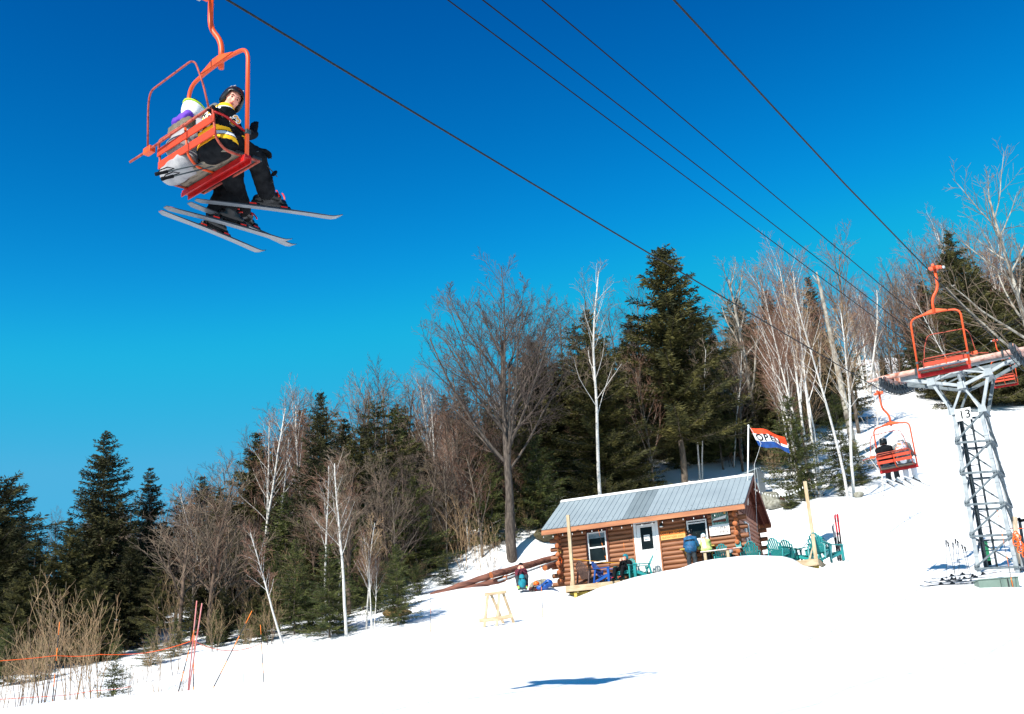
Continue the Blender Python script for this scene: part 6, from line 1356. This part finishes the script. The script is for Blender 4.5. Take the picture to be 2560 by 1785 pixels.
def conifer(name, seed, H, Rm, dens=1.0, needle=None, bark=None, z0f=0.06, power=0.85, droop=0.28, blade=0.15, label=None, group=None, irregular=0.25, cat='tree', lift=0.38, bw=0.022, gapp=0.0):
    rng = np.random.default_rng(seed); root = empty(name, label=label, cat=cat, group=group)
    tr = []; n = 12; P = np.array([(0.03 * math.sin(i * 1.3) * H / 10, 0.03 * math.cos(i * 1.7) * H / 10, -0.3 + (H + 0.3) * i / n) for i in range(n + 1)]); tr.append((P, np.maximum(H * 0.0125 * (1 - np.linspace(0, 1, n + 1) ** 0.9), 0.006)))
    V, F = tubes_np(tr, 7); br = []; Q = []
    z = H * z0f
    while z < H * 0.985:
        f = z / H; env = Rm * (1 - f) ** power + 0.06; k = int(rng.integers(4, 7) * dens ** 0.5) + 1; a0 = rng.uniform(0, 6.28)
        if f < 0.25: env *= 0.75 + f
        for i in range(k):
            if rng.random() < gapp: continue
            a = a0 + i * 6.28 / k + rng.normal(0, 0.25); L = env * rng.uniform(1 - irregular * 1.6, 1 + irregular); o = A(math.cos(a), math.sin(a), 0); zz = z + rng.normal(0, 0.05)
            m = max(3, int(L / 0.10)); t = np.linspace(0.10, 1, m)[:, None]; dr = droop * rng.uniform(0.5, 1.4) * (1.25 - f); c = A(0, 0, zz) + o * (L * t) + A(0, 0, 1) * (L * (-dr * t + lift * dr * 2.0 * t ** 2.2 + (0.35 * f) * t))
            br.append((c[[0, m // 2, m - 1]], np.array([0.010, 0.007, 0.004]) * (0.6 + L)))
            side = A(-o[1], o[0], 0)
            Q.append((c, np.repeat(o[None], m, 0), np.repeat(side[None], m, 0), np.repeat(L, m), t[:, 0]))
        z += (0.26 if H > 6 else 0.17) * (H / 12 if H > 6 else 1) ** 0.5 / dens ** 0.5 * rng.uniform(0.7, 1.3)
    npmesh('trunk', V, F, bark or m_bark_g, root, smooth=True)
    C = np.concatenate([q[0] for q in Q]); O = np.concatenate([q[1] for q in Q]); S = np.concatenate([q[2] for q in Q]); LL = np.concatenate([q[3] for q in Q]); T = np.concatenate([q[4] for q in Q])
    VV, FF, off = [], [], 0
    reps = 11
    for rpt in range(reps):
        n = len(C); sg = rng.choice([-1, 1], n); ang = np.radians(rng.uniform(15, 80, n)); ln = blade * rng.uniform(0.7, 1.7, n) * (0.55 + 0.9 * np.minimum(LL, 1.6) / 1.6 * (1.1 - 0.6 * T))
        d = O * np.cos(ang)[:, None] + S * (sg * np.sin(ang))[:, None]; d[:, 2] += rng.normal(-0.05, 0.30, n); d /= np.linalg.norm(d, axis=1)[:, None]
        p0 = C + rng.normal(0, 0.025, (n, 3)); p0 += d * (rng.uniform(0, 0.35, n) * LL * 0.25)[:, None]
        up_ = rng.normal(0, 1, (n, 3)); w = np.cross(d, up_); w /= np.linalg.norm(w, axis=1)[:, None]; w *= (bw * rng.uniform(0.7, 1.4, n))[:, None]
        p2 = p0 + d * ln[:, None] + A(0, 0, 1) * (rng.uniform(-0.02, 0.05, n))[:, None]; pm = p0 * 0.55 + p2 * 0.45
        VV.append(np.stack([p0, pm + w, p2, pm - w], 1).reshape(-1, 3)); FF.append(off + np.arange(4 * n).reshape(n, 4)); off += 4 * n
    Vb, Fb = tubes_np(br, 3); VV.append(Vb); FF.append(Fb + off); nb = len(Fb); nq = sum(len(f) for f in FF[:-1])
    npmesh('crown', np.concatenate(VV), np.concatenate(FF), [needle or m_pine, bark or m_bark_g], root, mi=np.r_[np.zeros(nq, int), np.ones(nb, int)])
    return root
def height_at(u, vtop, depth):
    P = at(u, vtop, depth); z = gz(P[0], P[1]); return A(P[0], P[1], z), P[2] - z
NTREE = [0]; PLACED = []
def put_tree(proto, protoH, u, vtop, depth, label=None, group=None, rz=None, sx=1.0, first=False, xy=None):
    base, h = height_at(u, vtop, depth); s = h / protoH; rng = random.Random(int(u * 13 + vtop)); rz = rng.uniform(0, 6.28) if rz is None else rz
    r = proto if first else dup(proto); r.location = tuple(base - A(0, 0, 0.05)); r.rotation_euler = (rng.uniform(-.02, .02), rng.uniform(-.02, .02), rz); r.scale = (s * sx, s * sx, s)
    tag(r, label, 'tree', group); NTREE[0] += 1; PLACED.append((r, label, u, vtop, h, depth))
    return r
def retire(root):
    for c in list(root.children): bpy.data.objects.remove(c)
    bpy.data.objects.remove(root)
# prototypes
pine = [conifer('spruce_tree', 100 + i, 12, (3.3, 2.7, 3.9, 3.0, 3.2, 2.6)[i], dens=(1.25, 1.1, 1.4, 1.2, 0.8, 0.7)[i], needle=(m_pine, m_pine_d, m_pine, m_pine_d, m_pine, m_fir)[i], irregular=(0.34, 0.3, 0.42, 0.34, 0.55, 0.5)[i], gapp=(0.05, 0.05, 0.05, 0.05, 0.3, 0.25)[i], blade=0.18, bw=0.025, z0f=(0.06, 0.06, 0.06, 0.06, 0.25, 0.15)[i], power=(0.85, 0.85, 0.85, 0.85, 0.6, 0.7)[i]) for i in range(6)]
firs = [conifer('fir_tree', 200 + i, 5, (1.55, 1.9)[i], dens=1.1, needle=m_fir, irregular=0.42, power=0.75, blade=0.12, droop=0.2, bw=0.015, gapp=0.15) for i in range(2)]
TWS = 0.0060
sp_maple = [(13, 38, 0.66, 0.42, 0.03, 0.02, 10, 0.55), (9, 32, 0.42, 0.16, 0.045, 0.06, 8, 0.55), (8, 34, 0.46, 0.12, 0.08, 0.06, 5), (6, 34, 0.5, 0.1, 0.10, 0.05, 3), (2, 36, 0.55, 0.2, 0.12, 0.05, 2)]
sp_bare = [(16, 38, 0.34, 0.25, 0.03, 0.03, 8), (7, 36, 0.48, 0.15, 0.07, 0.05, 5), (6, 36, 0.5, 0.12, 0.09, 0.05, 4), (4, 38, 0.5, 0.1, 0.1, 0.05, 2)]
sp_birch = [(18, 24, 0.26, 0.40, 0.022, 0.03, 9, 0.42), (8, 30, 0.52, 0.12, 0.06, 0.06, 5), (6, 32, 0.52, 0.12, 0.08, 0.05, 3), (5, 32, 0.5, 0.1, 0.1, 0.03, 2)]
sp_thin = [(12, 34, 0.25, 0.35, 0.03, 0.02, 9), (4, 35, 0.5, 0.15, 0.08, 0.05, 4), (4, 36, 0.5, 0.12, 0.1, 0.04, 3)]
sp_bush = [(5, 26, 0.55, 0.2, 0.04, 0.03, 6), (5, 28, 0.5, 0.15, 0.07, 0.05, 4), (4, 30, 0.5, 0.12, 0.09, 0.04, 3)]
bares = [bare_tree('bare_tree', 300 + i, 10, [(0, 0, 0.02, 0.01, 1, 1)] if i != 1 else [(0, 0, 0.10, 0, 1, 1), (0.15, 0, -0.13, 0.05, .9, .8)], sp_bare, 0.10, (m_bark_g, m_bark_b, m_bark_g, m_bark_b, m_bark_g)[i], (m_twig, m_twigd, m_twigr, m_twig, m_twigd)[i], tw_min=TWS) for i in range(5)]
birs = [bare_tree('birch_tree', 400 + i, 11, ([(0, 0, 0.03, 0, 1, 1)], [(0, 0, 0.07, 0.02, 1, 1), (0.2, 0.1, -0.11, 0.0, .93, .9), (0.1, -0.2, 0.02, -0.08, .85, .8)])[i], sp_birch, 0.085, m_bark_w, m_twigr, tw_min=0.005, split=2) for i in range(2)]
bushs = [bare_tree('bare_sapling', 500 + i, 3.2, [(RNG.uniform(-.2, .2), RNG.uniform(-.2, .2), RNG.uniform(-.25, .25), RNG.uniform(-.2, .2), RNG.uniform(.6, 1), 1) for _ in range(5)], sp_bush, 0.016, (m_bark_b, m_twigt)[i], (m_twigt, m_twigt)[i], tw_min=0.0045, split=1, sides=(5, 4, 3)) for i in range(2)]
used_p = set()
def P_(kind, i, *a, **k):
    proto, h = {'pine': (pine, 12), 'fir': (firs, 5), 'bare': (bares, 10.6), 'birch': (birs, 11.6), 'bush': (bushs, 3.4)}[kind]
    key = (kind, i); f = key not in used_p; used_p.add(key)
    if not f or True: pass
    return put_tree(proto[i], h, *a, **k)
# ---- the trees one can tell apart
def own(r, H, u, vt, d, rz=0.0, sx=1.0): return put_tree(r, H, u, vt, d, rz=rz, sx=sx, first=True)
maple_d = 53.5
mb, mh = height_at(1262, 618, maple_d)
mp = bare_tree('bare_tree', 611, 14.2, [(0, 0, 0.0, 0, 0.80, 1), (0.15, 0, 0.03, 0.05, 0.72, .7)], sp_maple, 0.24, mat('dark_grey_bark', srgb(96, 86, 78), srgb(58, 50, 46), scale=9, rough=0.95, stretch=(1, 1, 0.3), bump=0.6), m_twigd, tw_min=0.0058, label='largest bare tree with a wide spreading crown against the sky, left of the cabin', group='bare broadleaf trees')
mp.location = tuple(A(*at(1283, 1425, maple_d))[:2]) + (gz(*at(1283, 1425, maple_d)[:2]) - 0.1,); mp.scale = (1.0,) * 3; mp.rotation_euler = (0, math.radians(-3), 2.2)
own(conifer('spruce_tree', 701, 14, 3.3, dens=1.5, needle=m_pine, irregular=0.42, power=0.7, gapp=0.10, blade=0.19, bw=0.028, z0f=0.2, label='tallest broad dark spruce behind the cabin roof', group='spruce trees of the forest'), 14, 1645, 612, 66, rz=0.5, sx=1.15)
own(conifer('spruce_tree', 702, 10, 2.9, dens=1.3, needle=m_pine_d, irregular=0.28, power=0.8, blade=0.15, label='pointed symmetrical dark spruce standing highest at the far left', group='spruce trees of the forest'), 10, 272, 1075, 50)
own(conifer('spruce_tree', 703, 9, 3.4, dens=1.2, needle=m_pine_d, irregular=0.45, power=0.55, blade=0.18, label='broad ragged dark spruce cut off by the left edge of the photo', group='spruce trees of the forest'), 9, 8, 1185, 46)
P_('pine', 1, 378, 1162, 52, label='narrow dark spruce right of the pointed one at the far left', group='spruce trees of the forest')
P_('pine', 3, 792, 972, 54, label='dark spruce with spiky open top left of the large bare tree', group='spruce trees of the forest', sx=0.8)
P_('pine', 0, 1470, 772, 63, label='brownish spruce directly behind the slender white birch above the cabin roof', group='spruce trees of the forest')
P_('pine', 2, 2372, 572, 90, label='big dark spruce at the upper right behind the empty chair', group='spruce trees of the forest', sx=0.85)
P_('pine', 3, 2012, 690, 84, label='dark spruce behind the broken white trunk right of the birch clump', group='spruce trees of the forest', sx=0.8)
P_('fir', 0, 1965, 985, 58.5, label='bushy green fir right of the OPEN flag', group='small firs', sx=1.0)
P_('fir', 1, 2080, 985, 61.5, label='bushy fir just behind the two leaning birches', group='small firs', sx=0.9)
P_('fir', 0, 985, 1362, 44.5, label='light green small fir at the forest edge left of the logs', group='small firs', sx=0.75)
P_('fir', 1, 735, 1345, 43, label='round green fir behind the slender forest-edge birch', group='small firs', sx=0.9)
own(conifer('spruce_tree', 704, 2.6, 0.75, dens=1.6, needle=m_fir, irregular=0.35, blade=0.085, bw=0.011, z0f=0.02, power=0.9, label='small young spruce in the snow near the orange ropes, lower left', group='small firs'), 2.6, 290, 1592, 30)
# birches
own(bare_tree('birch_tree', 801, 13, [(0, 0, -0.04, 0, 1, 1), (0.1, 0.1, -0.08, 0.04, .93, .85), (0.15, -.1, 0.01, 0, .97, .9), (0.25, 0, 0.05, 0.03, .9, .8), (-.1, .2, -0.12, 0.08, .8, .6)], sp_birch, 0.085, m_bark_w, m_twigr, tw_min=0.0055, label='white birch clump with many upright stems and reddish twigs, above the flag', group='white birches'), 14.6, 1945, 595, 62, rz=0.0)
sp_slim = [(18, 34, 0.20, 0.45, 0.03, 0.010, 14, 0.30), (6, 34, 0.5, 0.15, 0.08, 0.05, 5), (5, 36, 0.5, 0.12, 0.1, 0.04, 3), (4, 34, 0.5, 0.1, 0.1, 0.03, 2)]
def birch(u, vt, ub, d, seed, label, H=11, lean=0.0, r=0.085, bark=m_bark_w, tw=m_twig, stems=1, spec=sp_slim, grp='white birches', v_base=None):
    st = [(0.12 * k, 0.05 * k, lean + (0.05 * k), 0.02 * k, 1 - 0.07 * k, 1 - 0.12 * k) for k in range(stems)]
    base_, h = height_at(u, vt, d); b2 = at(ub, v_base or 1200, d)
    rt = bare_tree('birch_tree' if bark is m_bark_w else 'bare_tree', seed, h / 1.06, st, spec, r, bark, tw, tw_min=0.005, label=label, group=grp)
    z = gz(b2[0], b2[1]); rt.location = (b2[0], b2[1], z - 0.05); d_ = A(*at(u, vt, d)) - A(b2[0], b2[1], z)
    rt.rotation_euler = Vector((0, 0, 1)).rotation_difference(Vector(unit(d_))).to_euler(); return rt
birch(1500, 745, 1495, 57, 811, 'slender white birch with crooked trunk just left of the cabin roof, against the spruce', v_base=1230, r=0.10)
birch(650, 985, 662, 54, 812, 'forked white birch left of the spiky-topped spruce, its crown against the sky', v_base=1330, stems=3, tw=m_twigr)
birch(842, 1110, 866, 40, 813, 'slim white birch in front of the dark firs at the forest edge', v_base=1588, r=0.06)
birch(812, 1130, 818, 43, 814, 'thin tan birch close left behind the slim forest-edge birch', v_base=1560, r=0.05, tw=m_twigr)
birch(915, 1270, 915, 41, 815, 'very thin pale birch right of the slim forest-edge one', v_base=1550, r=0.035, tw=m_twigt)
birch(1742, 850, 1748, 63, 816, 'small white birch forked low, behind the middle of the cabin roof', v_base=1190, r=0.055, stems=2)
birch(1835, 880, 1832, 66, 822, 'thin birch between the spruce and the birch clump', v_base=1150, r=0.05)
birch(2025, 705, 2122, 55, 817, 'left of the two long leaning white birches right of the flag', v_base=1258, r=0.075, tw=m_twigt)
birch(2095, 760, 2136, 55.5, 818, 'right of the two long leaning white birches right of the flag', v_base=1252, r=0.085, tw=m_twigt)
birch(2172, 720, 2172, 96, 819, 'white birch on the skyline left of the empty chair hanger', v_base=960, r=0.12, tw=m_twigr)
birch(2190, 930, 2196, 47, 820, 'thin half-bare birch stem in front of the snow slope beside the riders', v_base=1245, r=0.045, tw=m_twigt, spec=sp_thin)
birch(2225, 690, 2420, 85, 821, 'white birch leaning far to the left behind the empty chair', v_base=840, r=0.055, tw=m_twigr)
birch(600, 1290, 708, 40, 823, 'thin leaning pale sapling trunk at the forest edge above the snow', v_base=1628, r=0.045, tw=m_twigr)
birch(480, 1190, 545, 48, 824, 'short white birch between the spruces on the left', v_base=1560, r=0.055, tw=m_twigr)
birch(430, 1310, 512, 46, 825, 'pale crooked sapling with spreading branches over the marker poles', v_base=1600, r=0.05, bark=m_bark_g, tw=m_twig, stems=2, grp='bare broadleaf trees')
# large bare trees at the right
big = bare_tree('bare_tree', 831, 15, [(0, 0, -0.05, 0, 1, 1)], sp_bare, 0.17, mat('lichen_bark', srgb(176, 170, 158), srgb(96, 88, 80), scale=4, rough=0.9, stretch=(1, 1, .6), bump=0.5, detail=8), m_twig, tw_min=0.007, label='tall lichen-pale bare tree with crooked limbs at the upper right edge', group='bare broadleaf trees')
own(big, 15.6, 2505, 480, 62); big.rotation_euler = (0, math.radians(-8), 1.0)
own(bare_tree('bare_tree', 832, 13, [(0, 0, 0.02, 0, 1, 1)], sp_bare, 0.20, MATS['lichen_bark'], m_twig, tw_min=0.007, label='thick grey bare tree with knotted limbs between the tall spruce and the birch clump', group='bare broadleaf trees'), 13.6, 1845, 668, 70)
dead = empty('dead_trunk', label='pale broken dead trunk with snapped top right of the birch clump', cat='tree'); _b, _h = height_at(2045, 680, 72)
b = MB(); b.tube([A(0.5, 0, -0.2), A(0.35, 0, _h * .3), A(0.15, 0, _h * .65), A(0.0, 0, _h * .9), A(-0.1, 0, _h)], [0.22, 0.19, 0.15, 0.11, 0.05], 9); b.build('trunk', MATS['lichen_bark'], dead, smooth=True)
b = MB(); b.tube([A(-0.02, 0, _h * .93), A(-.35, 0, _h * .985), A(-.2, 0, _h * .99)], [.05, .04, .01], 6); b.build('stub', MATS['lichen_bark'], dead, smooth=True); b = MB(); b.tube([A(0.15, 0, _h * .62), A(.5, 0.1, _h * .68), A(.8, .1, _h * .69)], [.04, .03, .01], 6); b.build('stub', MATS['lichen_bark'], dead, smooth=True); dead.location = tuple(_b)
for u, vt, d, i, lab in ((2070, 610, 80, 2, 'bare tree rising between birch clump and skyline gap'), (1900, 640, 78, 0, 'bare tree with fine crown just left of the birch clump'), (2210, 760, 98, 1, 'bare trees group on the skyline, twin stems, behind the signal cables'), (2290, 600, 92, 2, 'pinkish bare tree behind the big dark spruce at the right')):
    P_('bare', i, u, vt, d, label=lab, group='bare broadleaf trees')
# ---- the forest mass: conifers and bare trees told apart only by where they stand
ZN = [(0, 420, 'far left behind the marker poles'), (420, 900, 'in the wood left of the large bare tree'), (900, 1330, 'around the large bare tree'), (1330, 1800, 'behind the cabin roof'), (1800, 2130, 'right of the cabin'), (2130, 2700, 'at the right edge beyond the tower')]
def zone(u):
    for a, b_, z_ in ZN:
        if u < b_: return z_
    return ZN[-1][2]
def skyline(u):
    xs = [-100, 0, 130, 200, 275, 330, 375, 450, 560, 700, 800, 900, 1000, 1100, 1200, 1400, 1500, 1600, 1700, 1800, 1950, 2050, 2100, 2150, 2250, 2330, 2400, 2560, 2700]
    ys = [1150, 1215, 1290, 1260, 1150, 1260, 1240, 1210, 1130, 1020, 990, 940, 940, 950, 900, 860, 830, 760, 760, 720, 690, 760, 880, 900, 820, 700, 640, 640, 620]
    return float(np.interp(u, xs, ys))
rng = random.Random(21)
rows = [  # depth, v offset under the skyline, spacing px, kinds
    (84, 20, 50, 'mix'), (76, 70, 50, 'mix'), (68, 110, 50, 'mix'), (61, 160, 54, 'mix'), (54, 220, 58, 'low'), (49, 290, 64, 'low'), (45, 350, 80, 'low')]
for d0, off, stp, kd in rows:
    u = -60 + rng.uniform(0, 30)
    while u < 2640:
        d = d0 + rng.uniform(-4, 4); v = skyline(u) + off + rng.uniform(-15, 70); ok = True
        # open snow: right of the cabin and up the run
        if d0 < 50 and u > 1020: ok = False
        if d0 < 54 and u > 1260: ok = False
        if 1260 < u < 1340: d = max(d, 57)
        if 1340 <= u < 1660: d = max(d, 63)
        if d0 < 68 and u > 1990: ok = False
        if 1990 < u < 2140 and d0 < 80: ok = False
        if 2120 < u < 2330: ok = d0 > 80 and rng.random() < 0.7; d = 108 + rng.uniform(0, 8)
        if u >= 2330: d = 89 + rng.uniform(0, 16); ok = d0 >= 61
        if u > 2130 and ok: v = skyline(u) + rng.uniform(-10, 60) + off * 0.3
        if 1640 < u < 2000 and d0 < 66: d = 67 + rng.uniform(0, 3); ok = rng.random() < 0.5
        if u < 420: v = max(v, skyline(u) + 30)
        if ok:
            P = at(u, v, d); z = gz(P[0], P[1]); h = P[2] - z
            con = rng.random() < (0.85 if u < 430 else 0.66 if u < 900 else 0.52 if u < 1300 else 0.55)
            if h < 1.5: pass
            elif con:
                i = rng.randrange(6)
                if kd == 'low' and h < 6: P_('fir', rng.randrange(2), u, v, d, label='small green fir growing %s' % zone(u), group='small firs growing %s' % zone(u), sx=rng.uniform(0.8, 1.1))
                else: P_('pine', i, u, v, d, label='dark spruce in the forest mass %s' % zone(u), group='spruces in the forest mass %s' % zone(u), sx=rng.uniform(0.85, 1.2))
            else:
                if rng.random() < 0.24: P_('birch', rng.randrange(2), u, v - 25, d, label='pale-stemmed birch in the forest mass %s' % zone(u), group='birches in the forest mass %s' % zone(u))
                else: P_('bare', rng.randrange(5), u, v - 30, d, label='bare brown tree in the forest mass %s' % zone(u), group='bare trees in the forest mass %s' % zone(u))
        u += stp * rng.uniform(0.6, 1.3)
for u, v, d in ((640, 1075, 58), (700, 1230, 53), (590, 1330, 48), (520, 1345, 47), (880, 1130, 57), (940, 995, 58), (980, 1010, 59), (1060, 1120, 60), (1120, 1180, 58), (1180, 1080, 63), (1330, 850, 66), (1390, 900, 66), (1420, 980, 65), (1290, 1000, 66), (760, 1300, 49), (830, 1330, 48), (1000, 1240, 55), (920, 1330, 50), (1080, 1330, 55), (450, 1240, 52), (180, 1290, 45), (90, 1330, 45), (330, 1330, 46), (400, 1400, 44), (240, 1400, 43), (700, 1430, 43.5), (640, 1480, 43), (560, 1460, 43), (480, 1480, 43), (1150, 1300, 57), (1220, 1250, 60), (1260, 1150, 62), (60, 1420, 42), (560, 1210, 55), (1550, 850, 74), (1590, 940, 70), (1720, 760, 76), (1760, 860, 72), (1800, 950, 70), (1880, 800, 78), (1950, 830, 76), (2300, 700, 96), (2340, 780, 94), (2440, 660, 94), (2490, 720, 92), (2550, 640, 92), (2400, 800, 90), (2540, 800, 88), (2260, 800, 104), (1690, 960, 69), (1900, 930, 70), (1840, 740, 80), (1920, 720, 84), (1985, 760, 80), (2040, 800, 82), (1810, 860, 74), (1870, 1000, 68), (1760, 1000, 69), (2060, 900, 84)):
    P_('pine', rng.randrange(6), u, v, d, label='dark spruce in the forest mass %s' % zone(u), group='spruces in the forest mass %s' % zone(u), sx=rng.uniform(1.0, 1.3))
for u, v, d in ((1440, 800, 66), (1405, 870, 68), (1530, 900, 70), (1350, 930, 67), (2140, 860, 100), (2290, 830, 106), (2200, 880, 108)):
    P_('pine', rng.randrange(6), u, v, d, label='dark spruce in the forest mass %s' % zone(u), group='spruces in the forest mass %s' % zone(u), sx=rng.uniform(0.9, 1.1))
for u, v, d in ((1400, 770, 70), (1345, 800, 70), (1560, 720, 78), (1310, 860, 68), (1450, 730, 74), (2090, 680, 92), (2120, 720, 98), (2150, 700, 104), (2185, 680, 104), (2215, 720, 106), (2245, 690, 106), (2275, 660, 104), (2300, 640, 102), (2325, 620, 100), (2160, 760, 100), (2230, 640, 102), (2340, 590, 98), (2420, 560, 98), (2460, 580, 96), (2380, 540, 98), (1010, 950, 74), (960, 930, 76), (880, 960, 74), (820, 990, 74), (1080, 930, 74), (760, 960, 72), (1130, 900, 74), (710, 1010, 70)):
    b_ = rng.random() < 0.3; P_('birch' if b_ else 'bare', rng.randrange(2) if b_ else rng.randrange(5), u, v, d, label=('pale-stemmed birch in the forest mass %s' if b_ else 'bare brown tree in the forest mass %s') % zone(u), group=('birches in the forest mass %s' if b_ else 'bare trees in the forest mass %s') % zone(u))
for u, v, d in ((540, 1520, 41.5), (610, 1530, 41.5), (660, 1500, 41.5), (780, 1450, 43), (850, 1470, 42.5), (940, 1440, 44.5), (1040, 1400, 48), (1110, 1370, 52), (380, 1560, 38), (20, 1560, 38), (110, 1580, 38), (440, 1540, 40)):
    P_('fir', rng.randrange(2), u, v, d, label='small green fir growing %s' % zone(u), group='small firs growing %s' % zone(u), sx=rng.uniform(0.9, 1.15))
# undergrowth saplings at the lower left and around the forest foot
for u, vt, d, i, lab in ((128, 1425, 27, 0, 'tall pale bare sapling at the lower left with candelabra branches'), (190, 1455, 28, 1, 'orange-brown bare sapling second from the left pole'), (245, 1470, 28, 1, 'reddish bare sapling thicket left of the small young spruce'), (60, 1560, 28, 0, 'low bare sapling at the left edge'), (20, 1600, 29, 1, 'low reddish sapling cut by the left edge'), (330, 1640, 31, 0, 'thin low twigs right of the small young spruce'), (400, 1560, 33, 1, 'bare twigs left of the crossed marker poles'), (455, 1650, 31, 0, 'bare twigs at the foot of the crossed marker poles')):
    P_('bush', i, u, vt, d, label=lab, group='bare saplings at the lower left')
rng = random.Random(9)
for k in range(16):
    u = rng.uniform(-20, 700); d = float(np.interp(u, [0, 300, 700], [29, 31, 41.5])) + rng.uniform(0, 7); P = at(u, 1600, d); g_ = gz(P[0], P[1]); uu, vv = pix(A(P[0], P[1], g_ + rng.uniform(0.7, 2.4)))
    P_('bush', rng.randrange(2), float(uu), float(vv), d, label='bare brushwood %s' % zone(u), group='brushwood %s' % zone(u))
rng = random.Random(5)
for k in range(60):
    u = rng.uniform(300, 1330); d = float(np.interp(u, [300, 700, 1000, 1330], [43, 44, 47, 53])) + rng.uniform(0, 18); P = at(u, 1400, d); g_ = gz(P[0], P[1]); h = rng.uniform(1.2, 3.4); Q_ = A(P[0], P[1], g_ + h); uu, vv = pix(Q_)
    P_('bush', rng.randrange(2), float(uu), float(vv), d, label='bare brushwood %s' % zone(u), group='brushwood %s' % zone(u))
for k in range(70):
    u = rng.uniform(320, 1330); d = float(np.interp(u, [300, 700, 1000, 1330], [44, 44, 49, 56])) + rng.uniform(0, 20); P = at(u, 1400, d); g_ = gz(P[0], P[1]); h = rng.uniform(3.0, 7.5); Q_ = A(P[0], P[1], g_ + h); uu, vv = pix(Q_)
    P_('bare', rng.randrange(5), float(uu), float(vv), d, label='low bare broadleaf tree %s' % zone(u), group='low bare trees %s' % zone(u), sx=rng.uniform(1.0, 1.6))
for k in range(44):
    u = rng.uniform(1400, 2480); d = float(np.interp(u, [1400, 1700, 2000, 2100, 2480], [60, 67, 62, 100, 96])) + rng.uniform(0, 8)
    if 2100 < u: d = 104 + rng.uniform(0, 8)
    P = at(u, 1100, d); g_ = gz(P[0], P[1]); h = rng.uniform(1.8, 5.0); uu, vv = pix(A(P[0], P[1], g_ + h))
    P_('bush', rng.randrange(2), float(uu), float(vv), d, label='bare brushwood %s' % zone(u), group='brushwood %s' % zone(u))
for u, d in ((1975, 55), (2010, 56), (1880, 60), (2108, 57), (2160, 60), (1700, 66), (1590, 64)):
    P = at(u, 1250, d); g_ = gz(P[0], P[1]); uu, vv = pix(A(P[0], P[1], g_ + rng.uniform(0.6, 1.6))); P_('fir', rng.randrange(2), float(uu), float(vv), d, label='knee-high fir in the snow %s' % zone(u), group='low firs in the snow %s' % zone(u), sx=1.1)
for lst in (pine, firs, bares, birs, bushs):
    for r in lst: retire(r)
# each tree of the mass gets its own label from its size and the landmark it stands nearest to
LM = [(30, 1600, 'the left photo edge'), (149, 1560, 'the far left marker pole'), (272, 1200, 'the pointed spruce'), (378, 1250, 'the narrow spruce'), (495, 1560, 'the crossed marker poles'), (630, 1527, 'the leaning marker pole'), (650, 1150, 'the forked birch'), (792, 1050, 'the spiky-topped spruce'), (845, 1300, 'the slim forest-edge birch'), (915, 1450, 'the thin pale birch'), (1000, 1500, 'the brown hump'), (1130, 1450, 'the brown logs'), (1250, 800, 'the largest bare tree crown'), (1280, 1250, 'the largest bare tree trunk'), (1370, 1350, 'the mossy ledge'), (1495, 1000, 'the crooked slender birch'), (1400, 1230, 'the roof left end'), (1600, 1190, 'the roof middle'), (1645, 800, 'the tallest spruce'), (1745, 1000, 'the low-forked birch'), (1840, 800, 'the knotted grey tree'), (1870, 1150, 'the flagpole'), (1945, 800, 'the birch clump'), (1965, 1100, 'the bushy fir'), (2050, 750, 'the dead trunk'), (2120, 1100, 'the leaning birches'), (2172, 820, 'the skyline birch'), (2250, 850, 'the empty chair'), (2372, 700, 'the big right spruce'), (2505, 620, 'the lichen-pale tree'), (2520, 950, 'the far small chair')]
ORD = ['', 'second', 'third', 'fourth', 'fifth', 'sixth', 'seventh', 'eighth', 'ninth', 'tenth']
lab_groups = {}
for r, lab, u, v, h, d in PLACED:
    if lab is None or not lab.startswith(('dark spruce in the forest', 'small green fir growing', 'pale-stemmed birch in', 'bare brown tree in', 'bare brushwood', 'low bare broadleaf', 'knee-high fir')): continue
    kind = 'dark spruce' if lab.startswith('dark spruce') else 'green fir' if 'fir ' in lab else 'pale-stemmed birch' if lab.startswith('pale') else 'bare brush' if 'brushwood' in lab else 'bare brown tree'
    ph = h / d * FPX; size = 'tall' if ph > 420 else 'mid-height' if ph > 230 else 'short' if ph > 110 else 'small'
    row = 'back-row' if d > 70 else 'middle-row' if d > 54 else 'front-row'
    m = min(LM, key=lambda q: math.hypot(q[0] - u, 0.7 * (q[1] - v - ph * 0.25)))
    dx, dy = u - m[0], v + ph * 0.25 - m[1]; where = ('left of' if dx < 0 else 'right of') if abs(dx) > 0.7 * abs(dy) else ('above' if dy < 0 else 'below')
    lab_groups.setdefault('%s %s %s just %s %s' % (size, row, kind, where, m[2]), []).append((u, r))
for L_, lst in lab_groups.items():
    lst.sort(key=lambda q: q[0])
    for i, (u, r) in enumerate(lst):
        if len(lst) == 1: r['label'] = L_
        elif i == 0: r['label'] = L_ + ', leftmost'
        elif i == len(lst) - 1: r['label'] = L_ + ', rightmost'
        else: r['label'] = L_ + ', ' + ORD[min(i, 9)] + ' from left'
print('trees', NTREE[0], 'labels', len(lab_groups))
